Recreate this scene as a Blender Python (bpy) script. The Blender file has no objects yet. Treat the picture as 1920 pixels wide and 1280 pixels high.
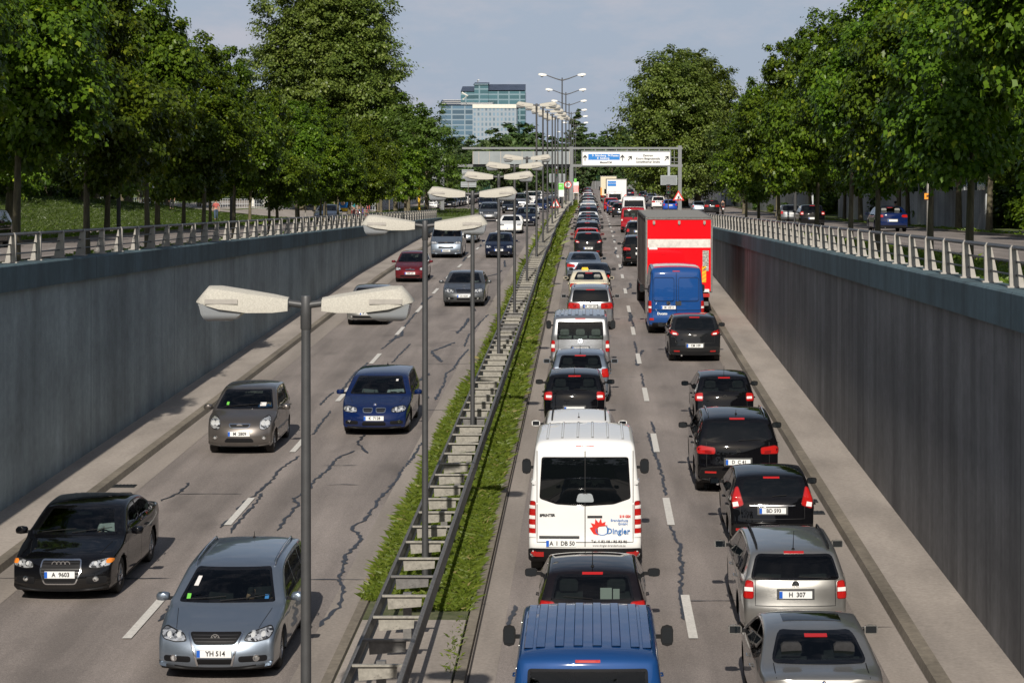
import bpy, bmesh, math, random
import numpy as np
from mathutils import Vector, Matrix
from mathutils.bvhtree import BVHTree
R = math.radians
# ------------------------------------------------------------------ camera, sky, sun, exposure
scn = bpy.context.scene
COL = scn.collection
FPX = 4077.0
cam = bpy.data.cameras.new('camera'); camo = bpy.data.objects.new('camera', cam); COL.objects.link(camo)
cam.sensor_fit = 'HORIZONTAL'; cam.sensor_width = 36.0; cam.lens = FPX / 1920 * 36
cam.shift_x = -148 / 1920; cam.shift_y = -288 / 1920
cam.clip_start = 1.0; cam.clip_end = 8000
camo.location = (0, 0, 0); camo.rotation_euler = (R(90), 0, 0)
scn.camera = camo
SUN_EL, SUN_AZ = 31.0, 1.8          # light travels towards +y (away from the camera), a little to the right
sd = Vector((math.sin(R(SUN_AZ)) * math.cos(R(SUN_EL)), math.cos(R(SUN_AZ)) * math.cos(R(SUN_EL)), -math.sin(R(SUN_EL))))
sun = bpy.data.lights.new('sun', 'SUN'); sun.energy = 4.9; sun.angle = R(0.53); sun.color = (1.0, .93, .83)
suno = bpy.data.objects.new('sun', sun); COL.objects.link(suno)
suno.rotation_euler = sd.to_track_quat('-Z', 'Y').to_euler()
wd = bpy.data.worlds.new("World"); scn.world = wd; wd.use_nodes = True
nt = wd.node_tree; bg = nt.nodes['Background']; bg.inputs[1].default_value = 0.085
sky = nt.nodes.new('ShaderNodeTexSky'); sky.sky_type = 'NISHITA'; sky.sun_disc = False
sky.sun_elevation = R(SUN_EL); sky.sun_rotation = math.atan2(-sd.x, -sd.y)
sky.air_density = 1.2; sky.dust_density = 2.0; sky.ozone_density = 1.6
tc = nt.nodes.new('ShaderNodeTexCoord')
mp = nt.nodes.new('ShaderNodeMapping'); mp.inputs['Scale'].default_value = (1, 1, 2.6)
nt.links.new(tc.outputs['Generated'], mp.inputs[0])
nz = nt.nodes.new('ShaderNodeTexNoise'); nz.inputs['Scale'].default_value = 16; nz.inputs['Detail'].default_value = 7; nz.inputs['Roughness'].default_value = .62
nt.links.new(mp.outputs[0], nz.inputs['Vector'])
cr = nt.nodes.new('ShaderNodeValToRGB'); cr.color_ramp.elements[0].position = .47; cr.color_ramp.elements[1].position = .74
nt.links.new(nz.outputs[0], cr.inputs[0])
ml = nt.nodes.new('ShaderNodeMath'); ml.operation = 'MULTIPLY'; ml.inputs[1].default_value = .55
nt.links.new(cr.outputs[0], ml.inputs[0])
mx = nt.nodes.new('ShaderNodeMixRGB'); nt.links.new(ml.outputs[0], mx.inputs[0])
hz = nt.nodes.new('ShaderNodeMixRGB'); hz.inputs[0].default_value = .8; hz.inputs[2].default_value = (4.65, 5.5, 6.9, 1)
dk = nt.nodes.new('ShaderNodeVectorMath'); dk.operation = 'SCALE'; dk.inputs['Scale'].default_value = .62
nt.links.new(sky.outputs[0], dk.inputs[0]); nt.links.new(dk.outputs[0], hz.inputs[1]); nt.links.new(hz.outputs[0], mx.inputs[1])
sz_ = nt.nodes.new('ShaderNodeSeparateXYZ'); nt.links.new(tc.outputs['Generated'], sz_.inputs[0])
el = nt.nodes.new('ShaderNodeMapRange'); el.inputs['From Min'].default_value = .10; el.inputs['From Max'].default_value = .42; el.inputs['To Min'].default_value = .88; el.inputs['To Max'].default_value = .12
nt.links.new(sz_.outputs['Z'], el.inputs[0]); nt.links.new(el.outputs[0], hz.inputs[0])
mx.inputs[2].default_value = (6.6, 6.3, 6.8, 1); nt.links.new(mx.outputs[0], bg.inputs[0])
scn.view_settings.view_transform = 'Standard'; scn.view_settings.look = 'None'
scn.view_settings.exposure = 0.0; scn.view_settings.gamma = 1
scn.cycles.use_denoising = True
scn.cycles.max_bounces = 8; scn.cycles.diffuse_bounces = 3; scn.cycles.glossy_bounces = 3; scn.cycles.transparent_max_bounces = 12
scn.cycles.transmission_bounces = 4; scn.cycles.caustics_reflective = False; scn.cycles.caustics_refractive = False
scn.cycles.sample_clamp_indirect = 4

# ------------------------------------------------------------------ levels
def tab(T, d):
    if d <= T[0][0]: return T[0][1]
    for (a, x), (b, y) in zip(T, T[1:]):
        if d <= b: return x + (y - x) * (d - a) / (b - a)
    return T[-1][1]
AF = .03287
FT = [(0, -7.8), (106, -4.316), (115, -4.14), (124, -3.92), (133, -3.72), (142, -3.535), (151, -3.37), (160, -3.22), (169, -3.10), (178, -2.99),
      (187, -2.9), (196, -2.84), (205, -2.78), (214, -2.74), (232, -2.67), (266, -2.55), (350, -2.15), (400, -1.8), (500, -1.1), (700, -.45), (1500, -.3), (6000, -.3)]
ST = [(0, -1.62), (170, -2.72), (200, -2.85), (283, -2.8), (350, -2.45), (400, -2.0), (500, -1.25), (700, -.6), (1500, -.4), (6000, -.4)]
def zf(d): return tab(FT, d)
def zs(d): return tab(ST, d)
def zcap(d): return -1.25 - .0062 * d
def U(u, d): return (u - 1108) * d / FPX           # measured position at a known distance
def Vz(v, d): return (352 - v) * d / FPX
def dfloor(v): return 31800.0 / (v - 218)
LW, RW = -11.5, 5.93                                # faces of the retaining walls
LEND, REND = 166.0, 172.0
def smooth(a, b, x):
    t = max(0, min(1, (x - a) / (b - a))); return t * t * (3 - 2 * t)
def gz(x, d):
    """height of the natural ground beside the cutting"""
    s, f = zs(d), zf(d)
    if d > 150 and x > -11.9 and x < 6.2: return f - .03
    if x <= -11.9:
        w = smooth(-11.9, -13.5, x) if d > LEND else 1
        base = s * w + f * (1 - w)
        bank = smooth(-27.5, -46, x) * 2.1 * (1 - .85 * smooth(170, 260, d)) + smooth(-46, -90, x) * 1.5 * (1 - smooth(150, 260, d))
        return base - .03 + bank
    w = smooth(6.2, 9, x) if d > 172 else 1
    base = s * w + f * (1 - w)
    return base - .03 + smooth(24, 60, x) * 1.2

# ------------------------------------------------------------------ object helpers
def empty(name, loc=(0, 0, 0), rz=0, parent=None):
    o = bpy.data.objects.new(name, None); o.empty_display_size = .3
    COL.objects.link(o); o.location = loc; o.rotation_euler = (0, 0, rz)
    if parent: o.parent = parent
    return o
def tag(o, label=None, cat=None, group=None, kind=None):
    if label: o['label'] = label
    if cat: o['category'] = cat
    if group: o['group'] = group
    if kind: o['kind'] = kind
    return o
class MB:
    def __init__(s): s.v = []; s.f = []; s.m = []; s.mi = 0
    def add(s, vs, fs):
        b = len(s.v); s.v += [tuple(p) for p in vs]; s.f += [tuple(b + i for i in f) for f in fs]; s.m += [s.mi] * len(fs); return s
    def box(s, x0, x1, y0, y1, z0, z1, M=None):
        vs = [(x, y, z) for z in (z0, z1) for y in (y0, y1) for x in (x0, x1)]
        if M: vs = [M @ Vector(p) for p in vs]
        return s.add(vs, [(0, 2, 3, 1), (4, 5, 7, 6), (0, 1, 5, 4), (2, 6, 7, 3), (0, 4, 6, 2), (1, 3, 7, 5)])
    def tube(s, pts, rad, n=8, caps=True):
        pts = [Vector(p) for p in pts]; k = len(pts)
        if not hasattr(rad, '__len__'): rad = [rad] * k
        vs = []
        for i, p in enumerate(pts):
            t = (pts[min(i + 1, k - 1)] - pts[max(i - 1, 0)]).normalized()
            a = Vector((0, 0, 1)) if abs(t.z) < .9 else Vector((1, 0, 0))
            e1 = t.cross(a).normalized(); e2 = t.cross(e1)
            for j in range(n):
                an = 2 * math.pi * j / n
                vs.append(p + (e1 * math.cos(an) + e2 * math.sin(an)) * rad[i])
        fs = [(i * n + j, i * n + (j + 1) % n, (i + 1) * n + (j + 1) % n, (i + 1) * n + j) for i in range(k - 1) for j in range(n)]
        if caps: fs += [tuple(range(n - 1, -1, -1)), tuple(range((k - 1) * n, k * n))]
        return s.add(vs, fs)
    def lathe(s, prof, n=24, axis='z', org=(0, 0, 0), close=False):
        vs = []
        for (r, h) in prof:
            for j in range(n):
                a = 2 * math.pi * j / n; c, q = r * math.cos(a), r * math.sin(a)
                p = {'z': (c, q, h), 'x': (h, c, q), 'y': (c, h, q)}[axis]
                vs.append((p[0] + org[0], p[1] + org[1], p[2] + org[2]))
        k = len(prof)
        fs = [(i * n + j, i * n + (j + 1) % n, (i + 1) * n + (j + 1) % n, (i + 1) * n + j) for i in range(k - 1) for j in range(n)]
        if close: fs += [tuple(range(n - 1, -1, -1)), tuple(range((k - 1) * n, k * n))]
        return s.add(vs, fs)
    def loft(s, rings, caps=True):
        n = len(rings[0]); vs = [p for r in rings for p in r]
        fs = [(i * n + j, i * n + (j + 1) % n, (i + 1) * n + (j + 1) % n, (i + 1) * n + j) for i in range(len(rings) - 1) for j in range(n)]
        if caps: fs += [tuple(range(n - 1, -1, -1)), tuple(range((len(rings) - 1) * n, len(rings) * n))]
        return s.add(vs, fs)
    def prism(s, poly, a0, a1, axis='y'):
        """extrude a 2D polygon along an axis"""
        def P(p, a): return {'y': (p[0], a, p[1]), 'x': (a, p[0], p[1]), 'z': (p[0], p[1], a)}[axis]
        return s.loft([[P(p, a0) for p in poly], [P(p, a1) for p in poly]])
    def strip(s, rows):
        n = len(rows[0]); vs = [p for r in rows for p in r]
        return s.add(vs, [(i * n + j, i * n + j + 1, (i + 1) * n + j + 1, (i + 1) * n + j) for i in range(len(rows) - 1) for j in range(n - 1)])
    def mesh(s, name, mats, smooth=True, ang=35):
        me = bpy.data.meshes.new(name); me.from_pydata(s.v, [], s.f)
        for m in (mats if isinstance(mats, (list, tuple)) else [mats]): me.materials.append(m)
        me.polygons.foreach_set('material_index', s.m); me.update()
        fix_normals(me)
        if smooth: me.shade_smooth(); sharp(me, ang)
        return me
    def build(s, name, mats, parent=None, smooth=True, ang=35):
        return put(name, s.mesh(name, mats, smooth, ang), parent)
def fix_normals(me):
    bm = bmesh.new(); bm.from_mesh(me); bmesh.ops.recalc_face_normals(bm, faces=bm.faces); bm.to_mesh(me); bm.free()
def sharp(me, ang=35):
    me.set_sharp_from_angle(angle=R(ang))
def put(name, me, parent=None, loc=None):
    o = bpy.data.objects.new(name, me); COL.objects.link(o)
    if parent: o.parent = parent
    if loc: o.location = loc
    return o
def kids(o): return list(o.children)
def copy_tree(o, parent=None):
    c = o.copy(); COL.objects.link(c); c.parent = parent
    for ch in kids(o): copy_tree(ch, c)
    return c
def remove_tree(o):
    for ch in kids(o): remove_tree(ch)
    bpy.data.objects.remove(o)
def text_mesh(body, size=1.0, align='CENTER', bold=0.0, sx=1.0):
    cu = bpy.data.curves.new('writing', 'FONT'); cu.body = body; cu.size = size; cu.align_x = align; cu.align_y = 'CENTER'; cu.offset = bold; cu.resolution_u = 2
    o = bpy.data.objects.new('writing', cu); COL.objects.link(o)
    dg = bpy.context.evaluated_depsgraph_get(); dg.update()
    me = bpy.data.meshes.new_from_object(o.evaluated_get(dg))
    bpy.data.objects.remove(o); bpy.data.curves.remove(cu)
    if sx != 1.0:
        for v in me.vertices: v.co.x *= sx
    return me
def writing(name, body, size, mat, parent, loc, rot, align='CENTER', bold=0.0, sx=1.0):
    me = text_mesh(body, size, align, bold, sx); me.materials.clear(); me.materials.append(mat)
    o = put(name, me, parent, loc); o.rotation_euler = rot; return o

# ------------------------------------------------------------------ materials
def base(name, col, rough=.5, metal=0.0, spec=.5, coat=0.0):
    m = bpy.data.materials.new(name); m.use_nodes = True
    b = m.node_tree.nodes['Principled BSDF']
    b.inputs['Base Color'].default_value = (*col, 1); b.inputs['Roughness'].default_value = rough
    b.inputs['Metallic'].default_value = metal; b.inputs['Specular IOR Level'].default_value = spec
    b.inputs['Coat Weight'].default_value = coat; b.inputs['Coat Roughness'].default_value = .04
    return m
def N(m, t, **kw):
    n = m.node_tree.nodes.new(t)
    for k, v in kw.items():
        if k in n.inputs: n.inputs[k].default_value = v
        else: setattr(n, k, v)
    return n
def L(m, a, b): m.node_tree.links.new(a, b)
def noisy(name, col, rough=.6, amt=.25, scale=8, metal=0.0, stretch=(1, 1, 1), detail=5, bump=0.0, col2=None, spec=.5, world=False, coat=0.0):
    m = base(name, col, rough, metal, spec, coat); b = m.node_tree.nodes['Principled BSDF']
    tcn = N(m, 'ShaderNodeTexCoord'); mpn = N(m, 'ShaderNodeMapping'); mpn.inputs['Scale'].default_value = stretch
    if world:
        g = N(m, 'ShaderNodeNewGeometry'); L(m, g.outputs['Position'], mpn.inputs[0])
    else: L(m, tcn.outputs['Object'], mpn.inputs[0])
    n = N(m, 'ShaderNodeTexNoise'); n.inputs['Scale'].default_value = scale; n.inputs['Detail'].default_value = detail; n.inputs['Roughness'].default_value = .65
    L(m, mpn.outputs[0], n.inputs['Vector'])
    r = N(m, 'ShaderNodeValToRGB'); r.color_ramp.elements[0].position = .3; r.color_ramp.elements[1].position = .7
    c2 = col2 or tuple(c * (1 + amt) for c in col)
    r.color_ramp.elements[0].color = (*[c * (1 - amt) for c in col], 1); r.color_ramp.elements[1].color = (*c2, 1)
    L(m, n.outputs[0], r.inputs[0]); L(m, r.outputs[0], b.inputs['Base Color'])
    if bump:
        bp = N(m, 'ShaderNodeBump'); bp.inputs['Strength'].default_value = bump; bp.inputs['Distance'].default_value = .02
        L(m, n.outputs[0], bp.inputs['Height']); L(m, bp.outputs[0], b.inputs['Normal'])
    m['ramp'] = r.name
    return m
def mulcol(m, fac_socket, lo=.5, hi=1.2, a=.35, bpos=.65):
    """multiply the present base colour by a ramp of a value"""
    b = m.node_tree.nodes['Principled BSDF']; src = b.inputs['Base Color'].links[0].from_socket
    r = N(m, 'ShaderNodeMapRange'); r.inputs['From Min'].default_value = a; r.inputs['From Max'].default_value = bpos
    r.inputs['To Min'].default_value = lo; r.inputs['To Max'].default_value = hi; L(m, fac_socket, r.inputs[0])
    x = N(m, 'ShaderNodeVectorMath', operation='SCALE'); L(m, src, x.inputs[0]); L(m, r.outputs[0], x.inputs['Scale'])
    L(m, x.outputs[0], b.inputs['Base Color'])
def worldnoise(m, scale, stretch=(1, 1, 1), detail=3):
    g = N(m, 'ShaderNodeNewGeometry'); mpn = N(m, 'ShaderNodeMapping'); mpn.inputs['Scale'].default_value = stretch
    L(m, g.outputs['Position'], mpn.inputs[0]); n = N(m, 'ShaderNodeTexNoise'); n.inputs['Scale'].default_value = scale; n.inputs['Detail'].default_value = detail
    L(m, mpn.outputs[0], n.inputs['Vector']); return n.outputs[0]
MT = {}
asp = noisy('asphalt', (.235, .205, .188), .85, .22, 26, detail=8, world=True, bump=.25)
mulcol(asp, worldnoise(asp, 1.0, (1.6, .10, 1), 5), .80, 1.16)
mulcol(asp, worldnoise(asp, .5, (1, .6, 1), 3), .9, 1.1)
mulcol(asp, worldnoise(asp, 90, (1, 1, 1), 2), .7, 1.3)
g_ = N(asp, 'ShaderNodeNewGeometry'); s_ = N(asp, 'ShaderNodeSeparateXYZ'); L(asp, g_.outputs['Position'], s_.inputs[0])
def MA(op, x, y=None):
    n_ = N(asp, 'ShaderNodeMath', operation=op)
    for i_, q_ in enumerate((x, y)):
        if q_ is None: continue
        if isinstance(q_, (int, float)): n_.inputs[i_].default_value = q_
        else: L(asp, q_, n_.inputs[i_])
    return n_.outputs[0]
lt = MA('LESS_THAN', s_.outputs['X'], -2.7); xx = MA('ADD', s_.outputs['X'], MA('MULTIPLY', lt, 1.97))
tr_ = MA('COSINE', MA('MULTIPLY', MA('SUBTRACT', xx, 1.53), 4 * math.pi / 3.23)); wv = MA('ADD', tr_, MA('MULTIPLY', MA('SUBTRACT', worldnoise(asp, 1.5, (1, .12, 1), 4), .5), 3.0))
mulcol(asp, wv, .90, 1.05, -1.2, 1.2)
mulcol(asp, worldnoise(asp, .9, (1, .35, 1), 2), .80, 1.0, .28, .40)
MT['asphalt'] = asp
m = noisy('asphalt_pale', (.29, .255, .225), .9, .18, 20, detail=8, world=True, bump=.2)
mulcol(m, worldnoise(m, 1.0, (1.2, .12, 1), 5), .8, 1.12); MT['pale'] = m
m = noisy('walkway_concrete', (.34, .30, .265), .9, .16, 14, detail=8, world=True, bump=.2)
mulcol(m, worldnoise(m, .8, (1, .3, 1), 5), .78, 1.14); MT['walk'] = m
m = noisy('kerb_stone', (.19, .165, .13), .9, .25, 9, detail=7, world=True, bump=.3)
mulcol(m, worldnoise(m, .9, (1, .4, 1), 4), .7, 1.2); MT['kerb'] = m
MT['seal'] = noisy('tar_seal', (.038, .042, .052), .5, .3, 30, world=True)
MT['joint'] = noisy('dark_joint', (.035, .03, .028), .9, .3, 30, world=True)
MT['paint'] = noisy('road_paint', (.62, .6, .56), .7, .16, 18, detail=6, world=True)
def concrete_wall(name, col, streak):
    m = noisy(name, col, .8, .14, 5, detail=6, world=True, bump=.15)
    mulcol(m, worldnoise(m, 1.0, (1.6, 1.6, .12), 6), 1 - streak * .8, 1 + streak * .5)
    mulcol(m, worldnoise(m, .35, (1, 1, 1.2), 4), .8, 1.18)
    mulcol(m, worldnoise(m, 7.0, (1.0, 1.0, .03), 3), 1 - streak * .22, 1 + streak * .2)
    g = N(m, 'ShaderNodeNewGeometry'); sp = N(m, 'ShaderNodeSeparateXYZ'); L(m, g.outputs['Position'], sp.inputs[0])
    md = N(m, 'ShaderNodeMath', operation='MODULO'); md.inputs[1].default_value = 10.0; L(m, sp.outputs['Y'], md.inputs[0])
    mulcol(m, md.outputs[0], .42, 1.0, .03, .07)
    return m
MT['wallL'] = concrete_wall('wall_concrete', (.28, .335, .35), .18)
MT['wallR'] = concrete_wall('stained_wall_concrete', (.205, .20, .195), .36)
MT['cap'] = concrete_wall('parapet_concrete', (.078, .125, .145), .3)
MT['grassground'] = noisy('grass_ground', (.07, .115, .02), .95, .4, 3.5, detail=8, world=True, bump=.5, col2=(.14, .18, .04))
MT['median_soil'] = noisy('median_soil', (.07, .10, .025), .95, .4, 6, detail=8, world=True, bump=.4, col2=(.13, .13, .07))
MT['galv'] = noisy('galvanised_steel', (.30, .285, .25), .55, .28, 14, .25, detail=7, bump=.05)
MT['galvdark'] = noisy('weathered_steel', (.17, .165, .16), .55, .25, 12, .4)
MT['rust'] = noisy('rusty_steel', (.20, .10, .06), .8, .3, 14)
MT['pole'] = noisy('grey_painted_steel', (.07, .071, .073), .5, .12, 6, .3)
MT['rail'] = noisy('rail_steel', (.36, .34, .31), .5, .12, 8, .35)
MT['railbar'] = noisy('dark_rail_tube', (.12, .12, .125), .45, .15, 8, .4)
MT['hood'] = noisy('lichen_hood', (.42, .40, .35), .85, .15, 70, detail=10, col2=(.52, .50, .44))
MT['whitemetal'] = noisy('white_enamel', (.72, .71, .67), .4, .1, 6)
MT['diffuser'] = base('lamp_bowl', (.45, .47, .48), .15, 0, .6); MT['diffuser'].node_tree.nodes['Principled BSDF'].inputs['Transmission Weight'].default_value = .45
MT['signgrey'] = noisy('sign_back_grey', (.30, .33, .35), .5, .08, 5, .3)
MT['signwhite'] = noisy('sign_face_white', (.75, .76, .75), .35, .04, 5)
MT['signblue'] = noisy('sign_face_blue', (.02, .19, .55), .35, .08, 5)
MT['signred'] = noisy('sign_face_red', (.62, .04, .03), .35, .08, 5)
MT['black'] = noisy('black_print', (.02, .02, .022), .4, .1, 5)
MT['green'] = noisy('green_panel', (.16, .55, .08), .4, .1, 5)
MT['orange'] = noisy('orange_panel', (.85, .30, .02), .4, .1, 5)
MT['yellow'] = noisy('yellow_panel', (.80, .50, .02), .45, .1, 5)
MT['darkbox'] = noisy('dark_housing', (.016, .017, .018), .5, .2, 5)
MT['bark'] = noisy('bark', (.10, .082, .058), .95, .35, 5, stretch=(3, 3, .7), detail=8, bump=.6, col2=(.17, .15, .09))
MT['post_wood'] = noisy('post_wood', (.22, .18, .12), .9, .3, 4, stretch=(6, 6, 1))
MT['bwhite'] = noisy('white_facade', (.66, .64, .58), .8, .1, 1.2, world=True)
MT['bgrey'] = noisy('pale_grey_facade', (.42, .44, .46), .8, .1, 1.0, world=True)
MT['darkwin'] = base('dark_window', (.02, .025, .03), .12, 0, .6)
MT['greenfence'] = noisy('green_fence_mesh', (.03, .12, .085), .7, .3, 3)

# ------------------------------------------------------------------ ground, road, walkways
def sheet(name, xs, ds, zfun, mat, kind='structure', lift=0.0, parent=None):
    mb = MB(); mb.strip([[(x, d, zfun(x, d) + lift) for x in xs] for d in ds])
    o = mb.build(name, mat, parent, smooth=True, ang=60)
    if kind: o['kind'] = kind
    return o
DS = [-140, -60, -20, 4, 12, 20] + [24 + 4 * i for i in range(60)] + [270 + 15 * i for i in range(30)] + [760, 900, 1100, 1500, 2200, 3500, 6000]
DS = sorted(set(DS + [LEND, REND]))
def ground_sheet():
    xs = [-3000, -1000, -400, -200, -130, -90, -70, -60, -52, -46, -42, -38, -35, -32, -29.5, -27.5, -25, -22.5, -18, -15, -13.5, -11.9, -6, 0, 6.2, 7.5, 9, 11, 16, 20, 24, 32, 42, 60, 90, 140, 220, 400, 1000, 3000]
    mb = MB(); n = len(xs); b = {}
    for i, d in enumerate(DS):
        for j, x in enumerate(xs): mb.v.append((x, d, gz(x, d) if not (d <= REND and -11.8 < x < 6.1) else zf(d) - .03))
    for i in range(len(DS) - 1):
        for j in range(n - 1):
            x0, x1 = xs[j], xs[j + 1]
            if DS[i + 1] <= REND and x0 >= -11.9 and x1 <= 6.2: continue
            mb.f.append((i * n + j, i * n + j + 1, (i + 1) * n + j + 1, (i + 1) * n + j)); mb.m.append(0)
    o = mb.build('ground', MT['grassground'], None, ang=60); o['kind'] = 'structure'
ground_sheet()
DR = [d for d in DS if d <= 800]
Z = lambda x, d: zf(d)
road = sheet('road', [-11.95, -8.5, -5, -1, 2, 6.3], DR, Z, MT['asphalt'])
sheet('road_gutter', [-10.07, -9.45], [d for d in DR if d < 215], Z, MT['pale'], lift=.006)
sheet('road_gutter', [4.12, 4.64], [d for d in DR if d < 200], Z, MT['pale'], lift=.006)
sheet('road_gutter', [-4.15, -3.67], [d for d in DR if d < 330], Z, MT['pale'], lift=.006)
sheet('road_gutter', [-1.73, -1.32], [d for d in DR if d < 330], Z, MT['pale'], lift=.006)
def kerbed(name, x0, x1, kx0, kx1, dend, mat, h=.11, d0=-60):
    """raised strip with kerb stones between kx0 and kx1 as a real step"""
    ds = [d for d in DS if d0 <= d <= dend]
    mb = MB()
    mb.strip([[(x, d, zf(d) + h) for x in (x0, x1)] for d in ds]); o = mb.build(name, mat); o['kind'] = 'structure'
    mb = MB(); e = -.012
    k0, k1 = min(kx0, kx1), max(kx0, kx1)
    mb.strip([[(k0, d, zf(d) - .05), (k0 + (.0 if kx1 > kx0 else .05), d, zf(d) + h + .012), (k1 - (.05 if kx1 > kx0 else .0), d, zf(d) + h + .012), (k1, d, zf(d) - .05)] for d in ds])
    q = mb.build('kerb', MT['kerb'], None, ang=20); q['kind'] = 'structure'
kerbed('walkway', LW - .02, -10.3, -10.32, -10.07, 214, MT['walk'])
kerbed('walkway', 4.88, RW + .02, 4.9, 4.64, 200, MT['walk'])
kerbed('median_strip', -3.5, -1.9, -3.67, -3.48, 330, MT['median_soil'])
kerbed('median_strip', -1.93, -1.9, -1.73, -1.92, 330, MT['median_soil'], h=.108)
mb = MB(); mb.strip([[(x, d, zf(d) + .118) for x in (-3.49, -1.91)] for d in (20, 24, 28, 33.2)])
mb.build('median_paving', MT['walk'])['kind'] = 'structure'
# dark joints beside the kerbs, transverse joints
mb = MB()
for x, w in ((-1.70, .03), (-3.70, .02)):
    mb.strip([[(x - w / 2, d, zf(d) + .011), (x + w / 2, d, zf(d) + .011)] for d in DR if 20 < d < 200])
mb.build('road_joint', MT['joint'], road)
random.seed(4)
def seam(mb, pts, w=.029, jit=.035, z=.013):
    """pts (x,d): wavy sealed crack of uneven width"""
    P = []
    for (a, b) in zip(pts, pts[1:]):
        n = max(2, int(math.hypot(b[0] - a[0], (b[1] - a[1])) / .14))
        for i in range(n):
            t = i / n; P.append((a[0] + (b[0] - a[0]) * t + random.uniform(-jit, jit), a[1] + (b[1] - a[1]) * t + random.uniform(-jit, jit)))
    P.append(pts[-1]); rows = []
    for i, p in enumerate(P):
        a = P[max(0, i - 1)]; b = P[min(len(P) - 1, i + 1)]
        tx, ty = b[0] - a[0], b[1] - a[1]; l = math.hypot(tx, ty) or 1; nx, ny = ty / l, -tx / l
        ww = w * random.uniform(.5, 1.5) * (.3 if i in (0, len(P) - 1) else 1)
        rows.append([(p[0] - nx * ww, p[1] - ny * ww, zf(p[1]) + z), (p[0] + nx * ww, p[1] + ny * ww, zf(p[1]) + z)])
    mb.strip(rows)
def uv2(p): d = dfloor(p[1]); return (U(p[0], d), d)
SEAMS = [[(602,1175),(610,1160),(635,1140),(642,1110),(637,1085),(650,1040),(680,1010),(660,990),(690,970),(710,935),(735,910),(755,880),(780,850),(790,830)],
 [(583,915),(590,900),(615,880),(625,865),(640,855),(665,845)], [(670,830),(680,818),(684,812)],
 [(415,990),(435,970),(460,940),(480,927),(505,905),(525,880),(545,865),(562,855)], [(430,1000),(450,975),(478,945),(492,925)], [(585,815),(600,795),(620,770)],
 [(520,995),(537,970),(560,945),(550,935),(585,915)],
 [(1214,811),(1229,853),(1243,898),(1247,929)], [(1257,986),(1273,1020),(1279,1061),(1275,1105),(1283,1162)],
 [(815,750),(830,725),(838,700),(852,690),(862,672),(878,655)], [(735,680),(752,662),(770,645)], [(300,1165),(318,1140),(330,1120)],
 [(600,760),(625,735)], [(640,735),(665,700),(690,680)], [(715,655),(735,640),(760,610),(790,575)], [(870,650),(878,630),(895,610),(915,590)],
 [(1180,590),(1190,615)], [(1190,640),(1194,662)], [(1203,700),(1207,725)], [(1221,790),(1227,812)], [(952,1190),(960,1160),(965,1135)],
 [(590,590),(615,575),(635,560)], [(592,610),(602,600),(620,590)], [(670,830),(690,850)], [(300,940),(335,925),(355,905)]]
mb = MB()
for s in SEAMS: seam(mb, [uv2(p) for p in s])
for i in range(16):        # further off, along the lane lines
    d = 68 + i * 7.3; x = (-6.92 if i % 2 else 1.55)
    seam(mb, [(x - .1, d), (x + random.uniform(-.2, .3), d + 2), (x + random.uniform(-.2, .3), d + 4.5)], .05)
for i in range(10):
    d = 60 + i * 9; seam(mb, [(-4.9 + random.uniform(-.4, .4), d), (-4.9 + random.uniform(-.4, .4), d + 3), (-5 + random.uniform(-.5, .5), d + 6)], .05)
for d, x0, x1 in ((36.7, -10, -7.1), (36.6, -6.2, -3.8), (57.7, -6.6, -3.7), (74, -6, -3.8), (79, -5.4, -3.8), (68.5, -5.5, -3.8), (44.9, -8.6, -7.2), (46, -5.6, -4.9), (35, 1.55, 2.8), (48.6, -6, -5.2),
                  (52, .2, 1.2), (65, 0, 1.4), (90, -6, -4), (95, -6, -3.9), (33.2, 3.4, 4.6), (84, .4, 1.5)):
    seam(mb, [(x0, d), ((x0 + x1) / 2, d + random.uniform(-.08, .08)), (x1, d)], .022, .01, .012)
mb.build('crack_seal', MT['seal'], road, smooth=False)
mb = MB()
for k in range(-1, 46):
    for x in (-6.93, 1.53):
        if x < 0 and k > 17: continue
        d = 33.9 + 9 * k
        mb.strip([[(x - .07, e, zf(e) + .018), (x + .07, e, zf(e) + .018)] for e in (d - 1.45, d, d + 1.5)])
mb.build('lane_marking', MT['paint'], road, smooth=False)
# cast iron drain grates in the gutters
for i, (u, v) in enumerate(((233, 912), (1530, 940), (1536, 962))):
    x, d = uv2((u, v)); mb = MB()
    mb.box(-.24, .24, -.17, .17, 0, .012)
    for k in range(6): mb.box(-.20 + k * .075, -.165 + k * .075, -.14, .14, .012, .022)
    o = mb.build('drain_grate', MT['darkbox'], None); o.location = (min(x, 4.35) if x > 0 else x, d, zf(d) + .008); o.rotation_euler.x = math.atan(AF)
    tag(o, ('rusty drain grate in the gutter beside the left kerb', 'drain grate in the right gutter beside the black hatchback, the farther of two', 'drain grate in the right gutter beside the black hatchback, the nearer of two')[i], 'drain grate', 'drain grates along the kerbs')
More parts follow.
